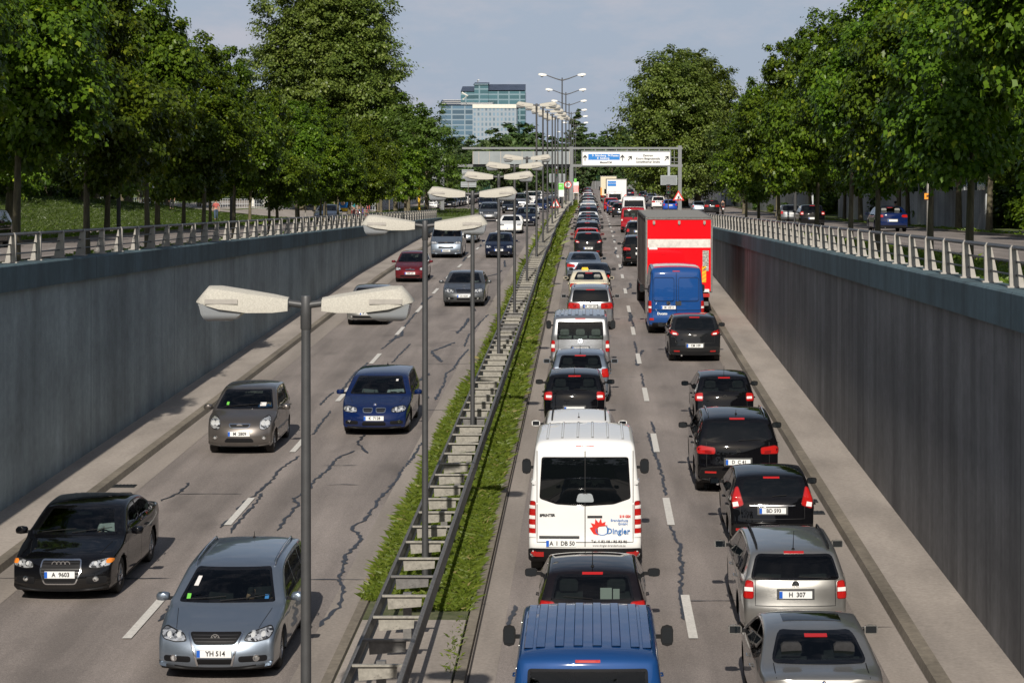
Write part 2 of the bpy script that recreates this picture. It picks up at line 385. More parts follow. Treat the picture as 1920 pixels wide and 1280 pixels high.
# service roads on both sides at street level
Zs = lambda x, d: gz(x, d)
DSS = [d for d in DS if d <= 660]
sheet('left_service_road', [-22.5, -20, -18, -15.2], DSS, lambda x, d: zs(d) - .03, MT['asphalt'], lift=.02)
sheet('right_service_road', [11.0, 14, 17, 19.5], DSS, lambda x, d: zs(d) - .03, MT['asphalt'], lift=.02)
sheet('merging_road', [6.0, 7.5, 9, 11.1], [d for d in DSS if d >= 185], lambda x, d: gz(x, d), MT['asphalt'], lift=.03)
sheet('merging_road', [-15.3, -13.5, -11.9], [d for d in DSS if d >= 260], lambda x, d: gz(x, d), MT['asphalt'], lift=.03)
sheet('left_path', [-27.6, -25.2], [d for d in DSS if d <= 420], lambda x, d: gz(x, d), MT['walk'], lift=.02)
sheet('forecourt', [-60, -46, -38, -30, -27.6], [d for d in DSS if 205 <= d <= 420], lambda x, d: gz(x, d), MT['walk'], lift=.02)
sheet('right_path', [21, 22.8], [d for d in DSS if d <= 300], lambda x, d: gz(x, d), MT['walk'], lift=.02)
sheet('right_path', [22.8, 26, 32], [d for d in DSS if 60 <= d <= 122], lambda x, d: gz(x, d), MT['walk'], lift=.02)
mb = MB()
for k in range(0, 60):
    d = 30 + 9 * k
    for x in (-18.7, 15.2): mb.strip([[(x - .07, e, zs(e) + .0), (x + .07, e, zs(e) + .0)] for e in (d, d + 3)])
mb.build('lane_marking', MT['paint'])['kind'] = 'structure'
mb = MB()
for x in (-22.6, -15.1, 10.9, 19.6):
    ds = [d for d in DSS if (d < 400)] if x not in (10.9, -15.1) else [d for d in DSS if d < 190]
    mb.strip([[(x - .1, d, zs(d) - .1), (x - .09, d, zs(d) + .1), (x + .09, d, zs(d) + .1), (x + .1, d, zs(d) - .1)] for d in ds])
mb.build('street_kerb', MT['kerb'], None, ang=20)['kind'] = 'structure'

# ------------------------------------------------------------------ retaining walls with parapets
def retaining(side, dend, label, mat):
    s = -1 if side < 0 else 1; x = LW if s < 0 else RW
    ds = [d for d in DS if -60 <= d <= dend]
    root = empty('retaining_wall', (x, 24, zf(24))); tag(root, label, 'retaining wall')
    def at(mbx, name, m, **k):
        o = mbx.build(name, m, root, **k); o.matrix_parent_inverse = Matrix.Translation((-x, -24, -zf(24))); return o
    mb = MB()
    mb.strip([[(x, d, zf(d) - .3), (x, d, zcap(d) - .5), (x + s * .45, d, zcap(d) - .5), (x + s * .45, d, zf(d) - .3)] for d in ds])
    d = ds[-1]; mb.add([(x, d, zf(d) - .3), (x, d, zcap(d) - .5), (x + s * .45, d, zcap(d) - .5), (x + s * .45, d, zf(d) - .3)], [(0, 1, 2, 3)])
    at(mb, 'wall_face', mat, smooth=False)
    mb = MB(); o = -s * .13
    R_ = lambda d: [(x + o, d, zcap(d) - .52), (x + o, d, zcap(d) - .03), (x + o + s * .03, d, zcap(d)), (x + s * .40, d, zcap(d)), (x + s * .42, d, zcap(d) - .03), (x + s * .42, d, zcap(d) - .9), (x + s * .1, d, zcap(d) - .52)]
    mb.loft([R_(d) for d in ds]); at(mb, 'parapet', MT['cap'], ang=20)
    return root
retaining(-1, LEND, 'grey concrete retaining wall with dark blue parapet left of the oncoming lanes', MT['wallL'])
retaining(1, REND, 'dark streaked concrete retaining wall with parapet right of the queueing cars', MT['wallR'])

# ------------------------------------------------------------------ steel railings on the parapets
def railing(side, d0, d1, label):
    s = -1 if side < 0 else 1; x = (LW if s < 0 else RW) + s * .16
    root = empty('parapet_railing', (x, d0, zcap(d0))); tag(root, label, 'railing', 'steel railings on the two parapets')
    # tapered plate post: blade leans out to the street side at the foot
    H = .60; mb = MB()
    blade = [(-s * .03, 0), (s * .19, 0), (s * .19, .03), (s * .08, H - .05), (s * .06, H), (s * .0, H + .015), (-s * .03, H - .04)]
    mb.prism([(a, b) for a, b in blade], -.035, .035, 'y')
    mb.box(-.07, .07, -.09, .09, 0, .025); mb.box(.17 * s - .07, .17 * s + .07, -.07, .07, 0, .02)
    pm = mb.mesh('post', MT['rail'], ang=30)
    n = 0; d = d0
    while d < d1:
        o = put('post', pm, root, (0, d - d0, zcap(d) - zcap(d0))); d += 2.0; n += 1
    e = d - 2.0
    for k, (xx, z, r) in enumerate(((.03 * s, H - .02, .034), (.07 * s, H * .62, .016), (.07 * s, H * .30, .016))):
        mb = MB(); mb.tube([(xx, q - d0, zcap(q) - zcap(d0) + z) for q in (d0 - 3, (d0 + e) / 2, e)], r, 8)
        mb.build('handrail' if k == 0 else 'rail_bar', MT['railbar'], root)
    return root
railing(-1, 38, LEND, 'pale steel railing on the parapet of the left retaining wall')
railing(1, 27.5, 122, 'pale steel railing on the parapet of the right retaining wall')
# ------------------------------------------------------------------ double guard rail on the median
def guard_rail():
    g = empty('guard_rail', (-2.7, 22, zf(22))); tag(g, 'weathered steel double guard rail with ladder-like cross pieces along the grassy median', 'guard rail')
    def rel(x, d, z): return (x + 2.7, d - 22, z - zf(22))
    rh = lambda d: zf(d) + .14 + .72
    ds = [20 + 2 * i for i in range(155)]
    wv = lambda d: .025 * math.sin(d * .37) + .02 * math.sin(d * .11)
    for s in (-1, 1):
        # W profile beam
        mb = MB(); rows = []
        prof = [(0, -.15), (.035, -.13), (.035, -.08), (0, -.03), (0, .03), (.035, .08), (.035, .13), (0, .15)]
        for d in ds:
            w = wv(d) * smooth(60, 120, d)
            rows.append([rel(-2.7 + s * (.34 + a) + w, d, rh(d) - .13 + b) for a, b in prof])
        mb.strip(rows)
        # thickness: second skin
        mb.strip([[rel(-2.7 + s * (.34 + a - .02) + wv(d) * smooth(60, 120, d), d, rh(d) - .13 + b) for a, b in prof] for d in ds])
        mb.strip([[rel(-2.7 + s * .34 + wv(d) * smooth(60, 120, d), d, rh(d) + .02), rel(-2.7 + s * .32 + wv(d) * smooth(60, 120, d), d, rh(d) + .02)] for d in ds])
        mb.build('rail_beam', MT['galvdark'], g, ang=50)
    def piece(mb, o, d):
        x, y, z = rel(-2.7 + o, d, rh(d))
        mb.box(x - .325, x + .325, y - .05, y + .0, z - .012, z + .018)
        mb.add([(x - .25, y + .0, z - .02), (x + .25, y + .0, z - .02), (x + .24, y + .006, z - .16), (x - .24, y + .006, z - .20)], [(0, 1, 2, 3)])
        mb.add([(x - .25, y + .012, z - .02), (x + .25, y + .012, z - .02), (x + .24, y + .018, z - .16), (x - .24, y + .018, z - .20)], [(0, 1, 2, 3)])
        for a in (-.04, .0, .04):
            mb.box(x + a - .009, x + a + .009, y - .008, y, z - .13 - abs(a) * .6, z - .112 - abs(a) * .6)
    k = 0; d = 22.2; tail = MB(); random.seed(9)
    while d < 300:
        w = wv(d) * smooth(60, 120, d)
        if k < 96:
            mb = MB(); piece(mb, w, d)
            mb.build('cross_piece', MT['galvdark'] if k in (1, 2, 41) else (MT['galv'] if random.random() < .8 else MT['galvdark']), g, smooth=False)
        else: piece(tail, w, d)
        d += 1.33; k += 1
    tail.build('cross_pieces_far', MT['galv'], g, smooth=False)['kind'] = 'stuff'
    pm = None
    for i in range(70):
        d = 24 + 4 * i
        mb = MB(); z0 = zf(22)
        if pm is None:
            mb.box(-.06, .06, -.05, .05, -.25, .70); pm = mb.mesh('support_post', MT['galvdark'])
        put('support_post', pm, g, (0, d - 22, zf(d) + .1 - z0))
guard_rail()

# ------------------------------------------------------------------ median lamps
def near_lamp():
    root = empty('street_lamp', (0, 0, 0))
    mb = MB(); mb.tube([(0, 0, 0), (0, 0, 2.0), (0, 0, 5.72)], [.055, .051, .044], 16); mb.build('pole', MT['pole'], root)
    mb = MB(); mb.lathe([(.045, 5.68), (.052, 5.69), (.052, 5.98), (.045, 6.0), (.0, 6.0)], 16); mb.tube([(-.22, 0, 5.94), (0, 0, 5.91), (.22, 0, 5.94)], .034, 12); mb.build('collar', MT['pole'], root)
    for s in (-1, 1):
        secs = [(.16, .055, -.07, .10), (.30, .085, -.085, .125), (.54, .125, -.085, .155), (.80, .165, -.05, .175), (.91, .165, -.02, .165), (.97, .10, .0, .14), (1.02, .035, .012, .11)]
        rings = []
        for x, zt, zb, w in secs:
            h = zt - zb
            rings.append([(s * x, -w, zb), (s * x, -w * 1.0, zb + h * .35), (s * x, -w * .8, zb + h * .85), (s * x, -w * .3, zt), (s * x, w * .3, zt), (s * x, w * .8, zb + h * .85), (s * x, w, zb + h * .35), (s * x, w, zb)])
        mb = MB(); mb.loft(rings); o = mb.build('lamp_hood', MT['hood'], root, ang=50); o.location.z = 5.93
        mb = MB(); rings = []
        for z, x0, x1, w in ((-.0, .53, 1.0, .15), (-.02, .535, .99, .145), (-.10, .60, .975, .125), (-.15, .66, .95, .10), (-.165, .70, .92, .07)):
            rings.append([(s * x0, -w, z), (s * x1, -w, z), (s * x1, w, z), (s * x0, w, z)])
        mb.loft(rings); o = mb.build('lamp_bowl', MT['diffuser'], root, ang=40); o.location.z = 5.93
        mb = MB(); mb.box(s * .62 if s > 0 else -.93, s * .93 if s > 0 else -.62, -.178, -.165, .0, .045); o = mb.build('reflector_edge', MT['rail'], root); o.location.z = 5.93
    return root
def tall_lamp(H, span, hl):
    root = empty('street_lamp', (0, 0, 0))
    mb = MB(); mb.tube([(0, 0, 0), (0, 0, H * .5), (0, 0, H)], [.09, .075, .055], 12); mb.build('pole', MT['pole'], root)
    for s in (-1, 1):
        mb = MB(); mb.tube([(0, 0, H - .25), (s * span * .25, 0, H - .1), (s * (span - hl), 0, H + .22)], [.06, .05, .04], 8); mb.build('arm', MT['pole'], root)
        mb = MB(); rr = []
        for t, w, h in ((0, .08, .06), (.15, .16, .13), (.6, .2, .17), (.9, .15, .12), (1, .06, .05)):
            x = s * (span - hl + t * hl); z = H + .24 + t * .06
            rr.append([(x, -w, z - h * .6), (x, w, z - h * .6), (x, w * .8, z + h * .6), (x, 0, z + h), (x, -w * .8, z + h * .6)])
        mb.loft(rr); mb.build('lamp_head', MT['whitemetal'], root, ang=50)
        mb = MB(); mb.lathe([(.02, -.2), (.13, -.13), (.16, -.04)], 10, org=(s * (span - hl * .45), 0, H + .24)); mb.build('lamp_bowl', MT['diffuser'], root)
    return root
ords = 'first second third fourth fifth sixth seventh eighth ninth tenth eleventh twelfth thirteenth fourteenth fifteenth sixteenth seventeenth eighteenth nineteenth twentieth'.split()
def lamps():
    proto = near_lamp(); g1 = 'low twin head lamps on the median'
    L1 = [20.6, 35.4, 49.6, 63.7, 76.9, 91.8]
    for i, d in enumerate(L1):
        o = proto if i == 0 else copy_tree(proto)
        o.location = (-2.7, d, zf(d) + .1); o.rotation_euler.z = R(random.uniform(-1.5, 1.5))
        tag(o, ['low twin head street lamp nearest the camera, its heads spread over the left lanes', 'low twin head street lamp standing among the first grass of the median'][i] if i < 2 else 'low twin head median lamp, %s from the camera' % ords[i], 'street lamp', g1)
    p2 = copy_tree(proto)
    for ch in p2.children:
        if ch.name.startswith('pole'):
            mb = MB(); mb.tube([(0, 0, 0), (0, 0, 4), (0, 0, 8.2)], [.062, .055, .045], 12); ch.data = mb.mesh('pole', MT['pole'])
        elif ch.name.startswith('collar'): ch.location.z = 2.5
        else: ch.location.z = 5.93 + 2.5
    for i, (u, v) in enumerate(((1006, 197), (1018, 202), (1026.5, 209), (1035.5, 215), (1041, 220), (1046, 223))):
        d = 2.7 * FPX / (1108 - u); z = Vz(v, d); o = p2 if i == 0 else copy_tree(p2)
        o.location = (-2.7, d, z - 8.43)
        tag(o, 'taller hooded median lamp, %s of the six beyond the low ones' % ords[i], 'street lamp', 'taller hooded lamps on the median')
    for i, (u, v, x, w) in enumerate(((1054, 140, -2.7, 90), (1061, 168, -2.7, 77), (1067, 189, -2.7, 67), (1071, 206, -2.7, 60), (1075.5, 218, -2.7, 54), (1079, 230, -2.7, 48), (1063, 247, -5.8, 38), (1016, 255, -13.7, 33))):
        d = -x * FPX / (1108 - u) if x else 400; zt = Vz(v, d); g = zf(d) if x > -12 else zs(d)
        sp = w / 2 * d / FPX
        o = tall_lamp(zt - g - .3, sp, sp * .36); o.location = (x, d, g)
        tag(o, 'very tall street lamp with two slender slanting arms, %s of the far row' % ords[i], 'street lamp', 'very tall lamps on the far median')
lamps()

# ------------------------------------------------------------------ gantries
def gantry():
    GG = noisy('gantry_grey', (.17, .18, .185), .55, .12, 3, .2)
    D = 266; z0 = zf(D)
    def X(u): return U(u, D)
    def Zv(v): return Vz(v, D)
    g = empty('sign_gantry', (X(1272), D, z0 - .1)); tag(g, 'steel sign gantry spanning the far road with a white and blue direction board', 'gantry')
    def rel(mb, name, m, **k):
        o = mb.build(name, m, g, **k); o.location = (-X(1272), -D, -(z0 - .1)); return o
    for u, vt in ((1275, 273), (1071, 275), (829, 294)):
        mb = MB(); mb.box(X(u) - .22, X(u) + .22, D + .3, D + .75, z0 - .3, Zv(vt)); rel(mb, 'column', GG)
    mb = MB(); mb.box(X(866), X(1280), D + .35, D + .65, Zv(280), Zv(276)); rel(mb, 'top_beam', GG)
    mb = MB(); mb.box(X(831), X(1280), D + .35, D + .65, Zv(313), Zv(308)); rel(mb, 'lower_beam', GG)
    mb = MB()
    for k in range(9):
        u = 1096 + k * 20; mb.box(X(u) - .05, X(u) + .05, D, D + .4, Zv(284), Zv(279))
    mb.box(X(1258), X(1272), D + .45, D + .5, Zv(296), Zv(295)); mb.box(X(1258), X(1272), D + .45, D + .5, Zv(304), Zv(303)); mb.box(X(1264), X(1265), D + .45, D + .5, Zv(312), Zv(282))
    rel(mb, 'bracket', GG)
    # board with signs
    mb = MB(); mb.box(X(1090), X(1258), D - .25, D - .02, Zv(312), Zv(283)); b = rel(mb, 'direction_board', MT['signgrey'])
    def plate(u0, u1, v0, v1, m, off, par=b, name='sign_face'):
        q = MB(); q.box(X(u0), X(u1), D - .25 - off, D - .252, Zv(v1), Zv(v0)); return q.build(name, m, par)
    plate(1091, 1257, 284, 311, MT['black'], .01); plate(1092, 1256, 285, 310, MT['signwhite'], .02)
    plate(1103, 1162, 289, 300, MT['signblue'], .03)
    def wr(t, u, v, size, m, sx=1.0): writing('lettering', t, size, m, b, (X(u), D - .29, Zv(v)), (R(90), 0, 0), bold=.008, sx=sx)
    W, K = MT['signwhite'], MT['black']
    wr('9  Nürnberg  94 Passau', 1135, 292, .34, W); wr('8  Salzburg', 1131, 297, .34, W); wr('Messe/ICM', 1136, 305, .32, K)
    wr('Zentrum', 1215, 292, .34, K); wr('Knorr-/Belgradstraße', 1215, 298, .34, K); wr('Schleißheimer Straße', 1215, 304, .34, K)
    def arrow(u, v, ang):
        q = MB(); P = [(-.05, -.38), (.05, -.38), (.05, .1), (.24, -.1), (.24, .08), (0, .38), (-.24, .08), (-.24, -.1), (-.05, .1)]
        c, s = math.cos(ang), math.sin(ang); cx, cz = X(u), Zv(v)
        vs = [(cx + a * c - e * s, D - .285, cz + a * s + e * c) for a, e in P]
        q.add(vs, [(0, 1, 2, 7, 8)[:0] or (0, 1, 2, 8), (2, 3, 4, 5), (5, 6, 7, 8), (2, 5, 8)]); q.build('arrow', K, b, smooth=False)
    arrow(1097, 296, 0); arrow(1167, 296, 0); arrow(1181, 297, -R(40)); arrow(1250, 297, -R(40))
    # back of the board for the other direction
    mb = MB()
    mb.box(X(887), X(1068), D - .2, D - .02, Zv(308), Zv(284)); o = rel(mb, 'board_back', noisy('board_back_grey', (.24, .27, .28), .6, .12, .6))
    mb = MB()
    for u in (887, 898, 918, 939, 979, 1000, 1022, 1045, 1068): mb.box(X(u) - .04, X(u) + .04, D - .27, D - .2, Zv(308), Zv(284))
    mb.build('back_rib', MT['rail'], o)
    # small signals under the beam
    for u, v0, v1, hw in ((1254, 329, 347, 15.5), (1045, 326, 342, 15)):
        mb = MB(); mb.box(X(u - hw), X(u + hw), D - .4, D, Zv(v1), Zv(v0)); s = rel(mb, 'message_panel', MT['signgrey'])
        q = MB(); q.box(X(u - hw + 1.2), X(u + hw - 1.2), D - .43, D - .4, Zv(v1 - 1.2), Zv(v0 + 1.2)); q.build('panel_face', noisy('panel_face_grey', (.20, .22, .23), .4, .1, 3), s)
        q = MB(); q.box(X(u) - .15, X(u) + .15, D - .2, D, Zv(v0), Zv(312)); q.build('hanger', MT['signgrey'], s)
gantry()
def traffic_light(u, v, d, ground, label):
    x = U(u, d); zt = Vz(v, d); g = empty('traffic_light', (x, d, ground)); tag(g, label, 'traffic light', 'traffic lights near the gantry')
    h = zt - ground
    mb = MB(); mb.tube([(0, 0, 0), (0, 0, h)], .06, 8); mb.build('pole', MT['pole'], g)
    mb = MB(); mb.box(-.20, .20, -.32, -.08, h - 1.0, h); mb.build('housing', MT['darkbox'], g)
    for k in range(3):
        mb = MB(); mb.lathe([(.0, -.36), (.09, -.36), (.12, -.325)], 12, 'y', (0, 0, h - .2 - k * .3)); mb.build('lens', base('unlit_lens', ((.16, .03, .02), (.16, .1, .02), (.02, .13, .06))[k], .2), g)
        mb = MB(); mb.prism([(-.15, h - .16 - k * .3), (0, h - .05 - k * .3), (.15, h - .16 - k * .3), (.13, h - .17 - k * .3), (0, h - .075 - k * .3), (-.13, h - .17 - k * .3)], -.5, -.32); mb.build('visor', MT['darkbox'], g)
traffic_light(1253, 346, 225, zf(225), 'dark traffic light under the right end of the gantry')
traffic_light(1094, 339, 520, zf(520), 'distant traffic light in front of the pale cross wall')
traffic_light(1043, 316, 262, zf(262), 'dark traffic light below the left grey message panel')

# ------------------------------------------------------------------ small signs
def ring_pts(n, r, a0=0): return [(r * math.cos(a0 + 2 * math.pi * i / n), r * math.sin(a0 + 2 * math.pi * i / n)) for i in range(n)]
def signpost(x, d, ground, ztop, label, cat='sign', rad=.035, group=None):
    g = empty('road_sign', (x, d, ground)); tag(g, label, cat, group)
    mb = MB(); mb.tube([(0, 0, 0), (0, 0, ztop - ground)], rad, 8); mb.build('pole', MT['rail'], g); return g
def disc(g, name, m, r, z, y0, y1, x=0, par=None, n=24, a0=0):
    mb = MB(); mb.prism([(a + x, b + z) for a, b in ring_pts(n, r, a0)], y0, y1); return mb.build(name, m, par or g, ang=30)
def works_sign(u, v0, v1, d, ground, label):
    x = U(u, d); zt, zb = Vz(v0, d), Vz(v1, d); g = signpost(x, d, ground, zt, label, 'warning sign', group='red triangular roadworks signs')
    h = zt - zb; c = zb + h / 3 - ground; r = h * 2 / 3
    f = disc(g, 'red_border', MT['signred'], r, c, -.08, -.05, n=3, a0=R(90)); disc(g, 'white_field', MT['signwhite'], r * .68, c - .0, -.09, -.079, n=3, a0=R(90), par=f)
    k = h / .78; mb = MB()
    def pz(P): mb.prism([(a * k, b * k + c) for a, b in P], -.10, -.089)
    pz([(-.02, .08), (.05, .10), (.09, .02), (.02, -.02)]); pz([(-.02, .02), (.05, .0), (-.04, -.20), (-.10, -.20)]); pz([(.04, .02), (.08, -.02), (.05, -.2), (0, -.2)]); pz([(-.10, .06), (-.08, .08), (.14, -.12), (.12, -.14)])
    pz([(.08, -.2), (.16, -.09), (.24, -.2)]); pz([(.06, .13), (.09, .17), (.12, .13), (.09, .10)])
    mb.build('digger_symbol', MT['black'], f, smooth=False)
works_sign(1272, 357, 376, 185, zf(185) + .14, 'red roadworks warning triangle above the red truck')
works_sign(1042, 372, 389, 172, zf(172) + .14, 'red roadworks warning triangle on the median beside the green hoarding')
g = signpost(U(1065, 215), 215, zf(215) + .14, Vz(339, 215), 'round speed limit sign with red ring on the median')
c = Vz(346.5, 215) - zf(215) - .14; f = disc(g, 'red_ring', MT['signred'], .36, c, -.08, -.05); f2 = disc(g, 'white_disc', MT['signwhite'], .27, c, -.09, -.079, par=f)
writing('lettering', '50', .36, MT['black'], f2, (0, -.095, c), (R(90), 0, 0), bold=.01)
mb = MB(); mb.box(-.5, .5, -.35, .35, 0, .07); mb.build('foot', MT['signred'], g)
def hoarding():
    d = 200; g = empty('sign_board', (U(1051, d), d, zf(d) + .14)); tag(g, 'upright board with green top and white lower half on the median', 'sign board')
    z = lambda v: Vz(v, d) - zf(d) - .14
    mb = MB(); mb.box(-.32, .32, -.05, .05, z(369), z(343)); b = mb.build('board', MT['signwhite'], g)
    mb = MB(); mb.box(-.30, .30, -.065, -.05, z(356), z(344)); f = mb.build('green_field', MT['green'], b)
    writing('lettering', 'neo', .17, MT['signwhite'], f, (0, -.07, z(348.5)), (R(90), 0, 0), bold=.004)
    for s in (-.25, .25):
        mb = MB(); mb.tube([(s, .06, 0), (s, .06, z(343))], .03, 6); mb.build('leg', MT['rail'], g)
hoarding()
def barrier_board(u, v0, v1, d):
    g = empty('barrier_board', (U(u, d), d, zf(d))); tag(g, 'red and white striped roadworks board with green top panel at the far median end', 'barrier')
    z = lambda v: Vz(v, d) - zf(d); w = 5 * d / FPX
    mb = MB(); mb.box(-w, w, -.05, .05, z(v1), z(v0)); b = mb.build('board', MT['signwhite'], g)
    mb = MB()
    for k in range(-2, 3):
        a = -w + (k + 2) * w * .42; mb.prism([(a, z(v1) + .1), (a + w * .22, z(v1) + .1), (a + w * .4, z(v0 + 7)), (a + w * .18, z(v0 + 7))], -.07, -.05)
    mb.build('stripe', MT['signred'], b, smooth=False)
    mb = MB(); mb.box(-w * .7, w * .2, -.08, -.05, z(v0 + 1), z(v0 - 6)); mb.build('green_panel', MT['green'], b)
    mb = MB(); mb.box(-w, -w + .12, -.03, .03, 0, z(v1)); mb.box(w - .12, w, -.03, .03, 0, z(v1)); mb.build('leg', MT['rail'], g)
barrier_board(1080, 341, 362, 300)
# big grey sign backs at the left service road
def sign_back(u, d, panels, ground, label, disc_v=None, rows=0):
    x = U(u, d); top = min(p[2] for p in panels); g = signpost(x, d, ground, Vz(top, d), label, 'sign', .05, 'grey sign backs at the left service road')
    for u0, u1, v0, v1 in panels:
        mb = MB(); mb.box(U(u0, d) - x, U(u1, d) - x, .06, .10, Vz(v1, d) - ground, Vz(v0, d) - ground); p = mb.build('sign_panel', MT['signgrey'], g)
        mb = MB(); h = Vz(v0, d) - Vz(v1, d)
        for k in (.25, .75): mb.box(U(u0, d) - x + .05, U(u1, d) - x - .05, .03, .06, Vz(v1, d) - ground + h * k - .02, Vz(v1, d) - ground + h * k + .02)
        mb.build('stiffener', MT['galvdark'], p)
    if disc_v: disc(g, 'round_sign', MT['signgrey'], disc_v[1], Vz(disc_v[0], d) - ground, .06, .09)
    return g
sign_back(610, 125, [(593, 626, 308, 339)], zs(125), 'large grey sign back on a tall pole behind the silver car on the left street', (368, .30))
sign_back(804, 250, [(790, 819, 313, 319.5), (790, 819, 320.5, 329), (790, 819, 330, 338), (790, 819, 339, 349)], zs(250), 'stack of four pale grey sign backs on a pole left of the gantry')
sign_back(878, 275, [(866, 888, 318, 326), (862, 886, 328, 335), (864, 893, 341, 351)], zs(275), 'grey arrow shaped direction sign backs below the gantry beam')
sign_back(573, 150, [(568, 577, 345, 352)], zs(150), 'slim grey pole with small dark discs among the left trees', (356, .25))
g = empty('utility_pole', (U(1741, 95), 95, zs(95))); tag(g, 'grey pole with an orange detour plate between the right trees', 'pole')
mb = MB(); mb.tube([(0, 0, 0), (0, 0, 8)], .085, 10); mb.build('pole', MT['rail'], g)
zc = Vz(368, 95) - zs(95)
mb = MB(); mb.box(-.2, .2, -.14, -.1, zc - .13, zc + .13); p = mb.build('detour_plate', MT['orange'], g)
writing('lettering', 'MR', .17, MT['black'], p, (0, -.145, zc), (R(90), 0, 0), bold=.006)
for i, (u, d, h, lb) in enumerate(((222.5, 110, 8.2, 'grey steel lamp pole among the left maples in front of the dark wood'), (434, 135, 7.5, 'thin dark lamp pole beside the walker in red on the left'), (1491, 150, 7.5, 'thin dark lamp pole behind the right railing by the concrete wall'))):
    x = U(u, d); g = empty('lamp_pole', (x, d, gz(x, d))); tag(g, lb, 'lamp pole', 'single lamp poles along the side streets')
    mb = MB(); mb.tube([(0, 0, 0), (0, 0, h)], [.11, .07], 10); mb.build('pole', MT['pole'], g)
    mb = MB(); mb.tube([(0, 0, h), (0, -.5, h + .2), (0, -1.0, h + .2)], .04, 6); mb.build('arm', MT['pole'], g)
    mb = MB(); mb.box(-.12, .12, -1.6, -.9, h + .14, h + .26); mb.build('lamp_head', MT['whitemetal'], g)
# cyclist notice board, yellow post
d = 196; x = U(643, d); g = empty('poster_stand', (x, d, zs(d))); tag(g, 'street poster with blue field, plain portrait shape and yellow foot beside the left path', 'poster')
z = lambda v: Vz(v, d) - zs(d)
mb = MB(); mb.box(-.46, .46, -.03, .03, z(398), z(373)); b = mb.build('panel', MT['signblue'], g)
mb = MB(); mb.box(-.44, .44, -.045, -.03, z(397), z(390)); mb.build('yellow_field', MT['yellow'], b)
disc(g, 'portrait', noisy('poster_skin', (.45, .28, .2), .6, .1, 4), .2, z(381), -.05, -.03, par=b)
for s in (-.35, .35):
    mb = MB(); mb.tube([(s, .03, 0), (s, .03, z(398))], .03, 6); mb.build('leg', MT['rail'], g)
d = 240; x = U(786, d); g = empty('marker_post', (x, d, zs(d))); tag(g, 'tall yellow marker column left of the grey sign backs', 'column')
mb = MB(); mb.box(-.12, .12, -.12, .12, 0, Vz(340, d) - zs(d) - .1); mb.build('shaft', MT['yellow'], g); mb = MB(); mb.box(-.15, .15, -.15, .15, Vz(340, d) - zs(d) - .1, Vz(340, d) - zs(d)); mb.build('top_cap', MT['darkbox'], g)
for i in range(7):
    d = 205 + i * 14; x = -24.2; o = MB().tube([(0, 0, 0), (0, 0, 1.9)], .06, 6).box(-.07, .07, -.07, .07, 1.86, 1.95).build('bollard_post', MT['post_wood'], None); o.location = (x, d, gz(x, d))
    tag(o, 'slim wooden post standing in the far grass verge left of the service road', 'post', 'wooden posts on the far left verge')

# ------------------------------------------------------------------ walls, fences and buildings beyond
def noise_wall(p0, p1, h, glass, label, z0=None):
    x0, d0, x1, d1 = *p0, *p1; za, zb = (z0 if z0 else (gz(x0, d0), gz(x1, d1)))
    g = empty('noise_barrier', (x0, d0, za)); tag(g, label, 'wall', 'concrete noise barriers')
    dx, dy = x1 - x0, d1 - d0; l = math.hypot(dx, dy); n = max(2, int(l / 4)); nx, ny = -dy / l * .1, dx / l * .1
    mb = MB(); rr = []
    for i in range(n + 1):
        t = i / n; X_, Y_, Z_ = dx * t, dy * t, (zb - za) * t
        rr.append([(X_ - nx, Y_ - ny, Z_ - .3), (X_ + nx, Y_ + ny, Z_ - .3), (X_ + nx, Y_ + ny, Z_ + h), (X_ - nx, Y_ - ny, Z_ + h)])
    mb.loft(rr); mb.build('concrete_panel', WALLM, g, smooth=False)
    mb = MB()
    for i in range(n + 1):
        t = i / n; X_, Y_, Z_ = dx * t, dy * t, (zb - za) * t
        mb.box(X_ - .09, X_ + .09, Y_ - .14, Y_ + .14, Z_ - .2, Z_ + h + glass)
    mb.build('pillar', MT['bgrey'], g)
    if glass:
        mb = MB(); mb.add([(0, 0, h), (dx, dy, h + zb - za), (dx, dy, h + glass + zb - za), (0, 0, h + glass), (0, .02, h), (dx, dy + .02, h + zb - za), (dx, dy + .02, h + glass + zb - za), (0, .02, h + glass)],
                          [(0, 1, 2, 3), (4, 7, 6, 5), (0, 4, 5, 1), (3, 2, 6, 7), (0, 3, 7, 4), (1, 5, 6, 2)]); mb.build('glass_screen', GLASSG, g)
WALLM = concrete_wall('barrier_concrete', (.34, .34, .34), .25)
GLASSG = base('green_tinted_glass', (.03, .075, .065), .08, 0, .5); GLASSG.node_tree.nodes['Principled BSDF'].inputs['Alpha'].default_value = .55
noise_wall((23.3, 128), (24.2, 212), 2.35, 1.0, 'concrete noise barrier with glass top behind the blue saloon on the right street')
noise_wall((22.0, 216), (17.5, 500), 2.7, 1.0, 'long pale noise barrier running away behind the roadworks triangle on the right')
noise_wall((-6, 715), (24, 640), 2.6, 0, 'distant pale concrete wall closing the road ahead', (-.45, -.6))
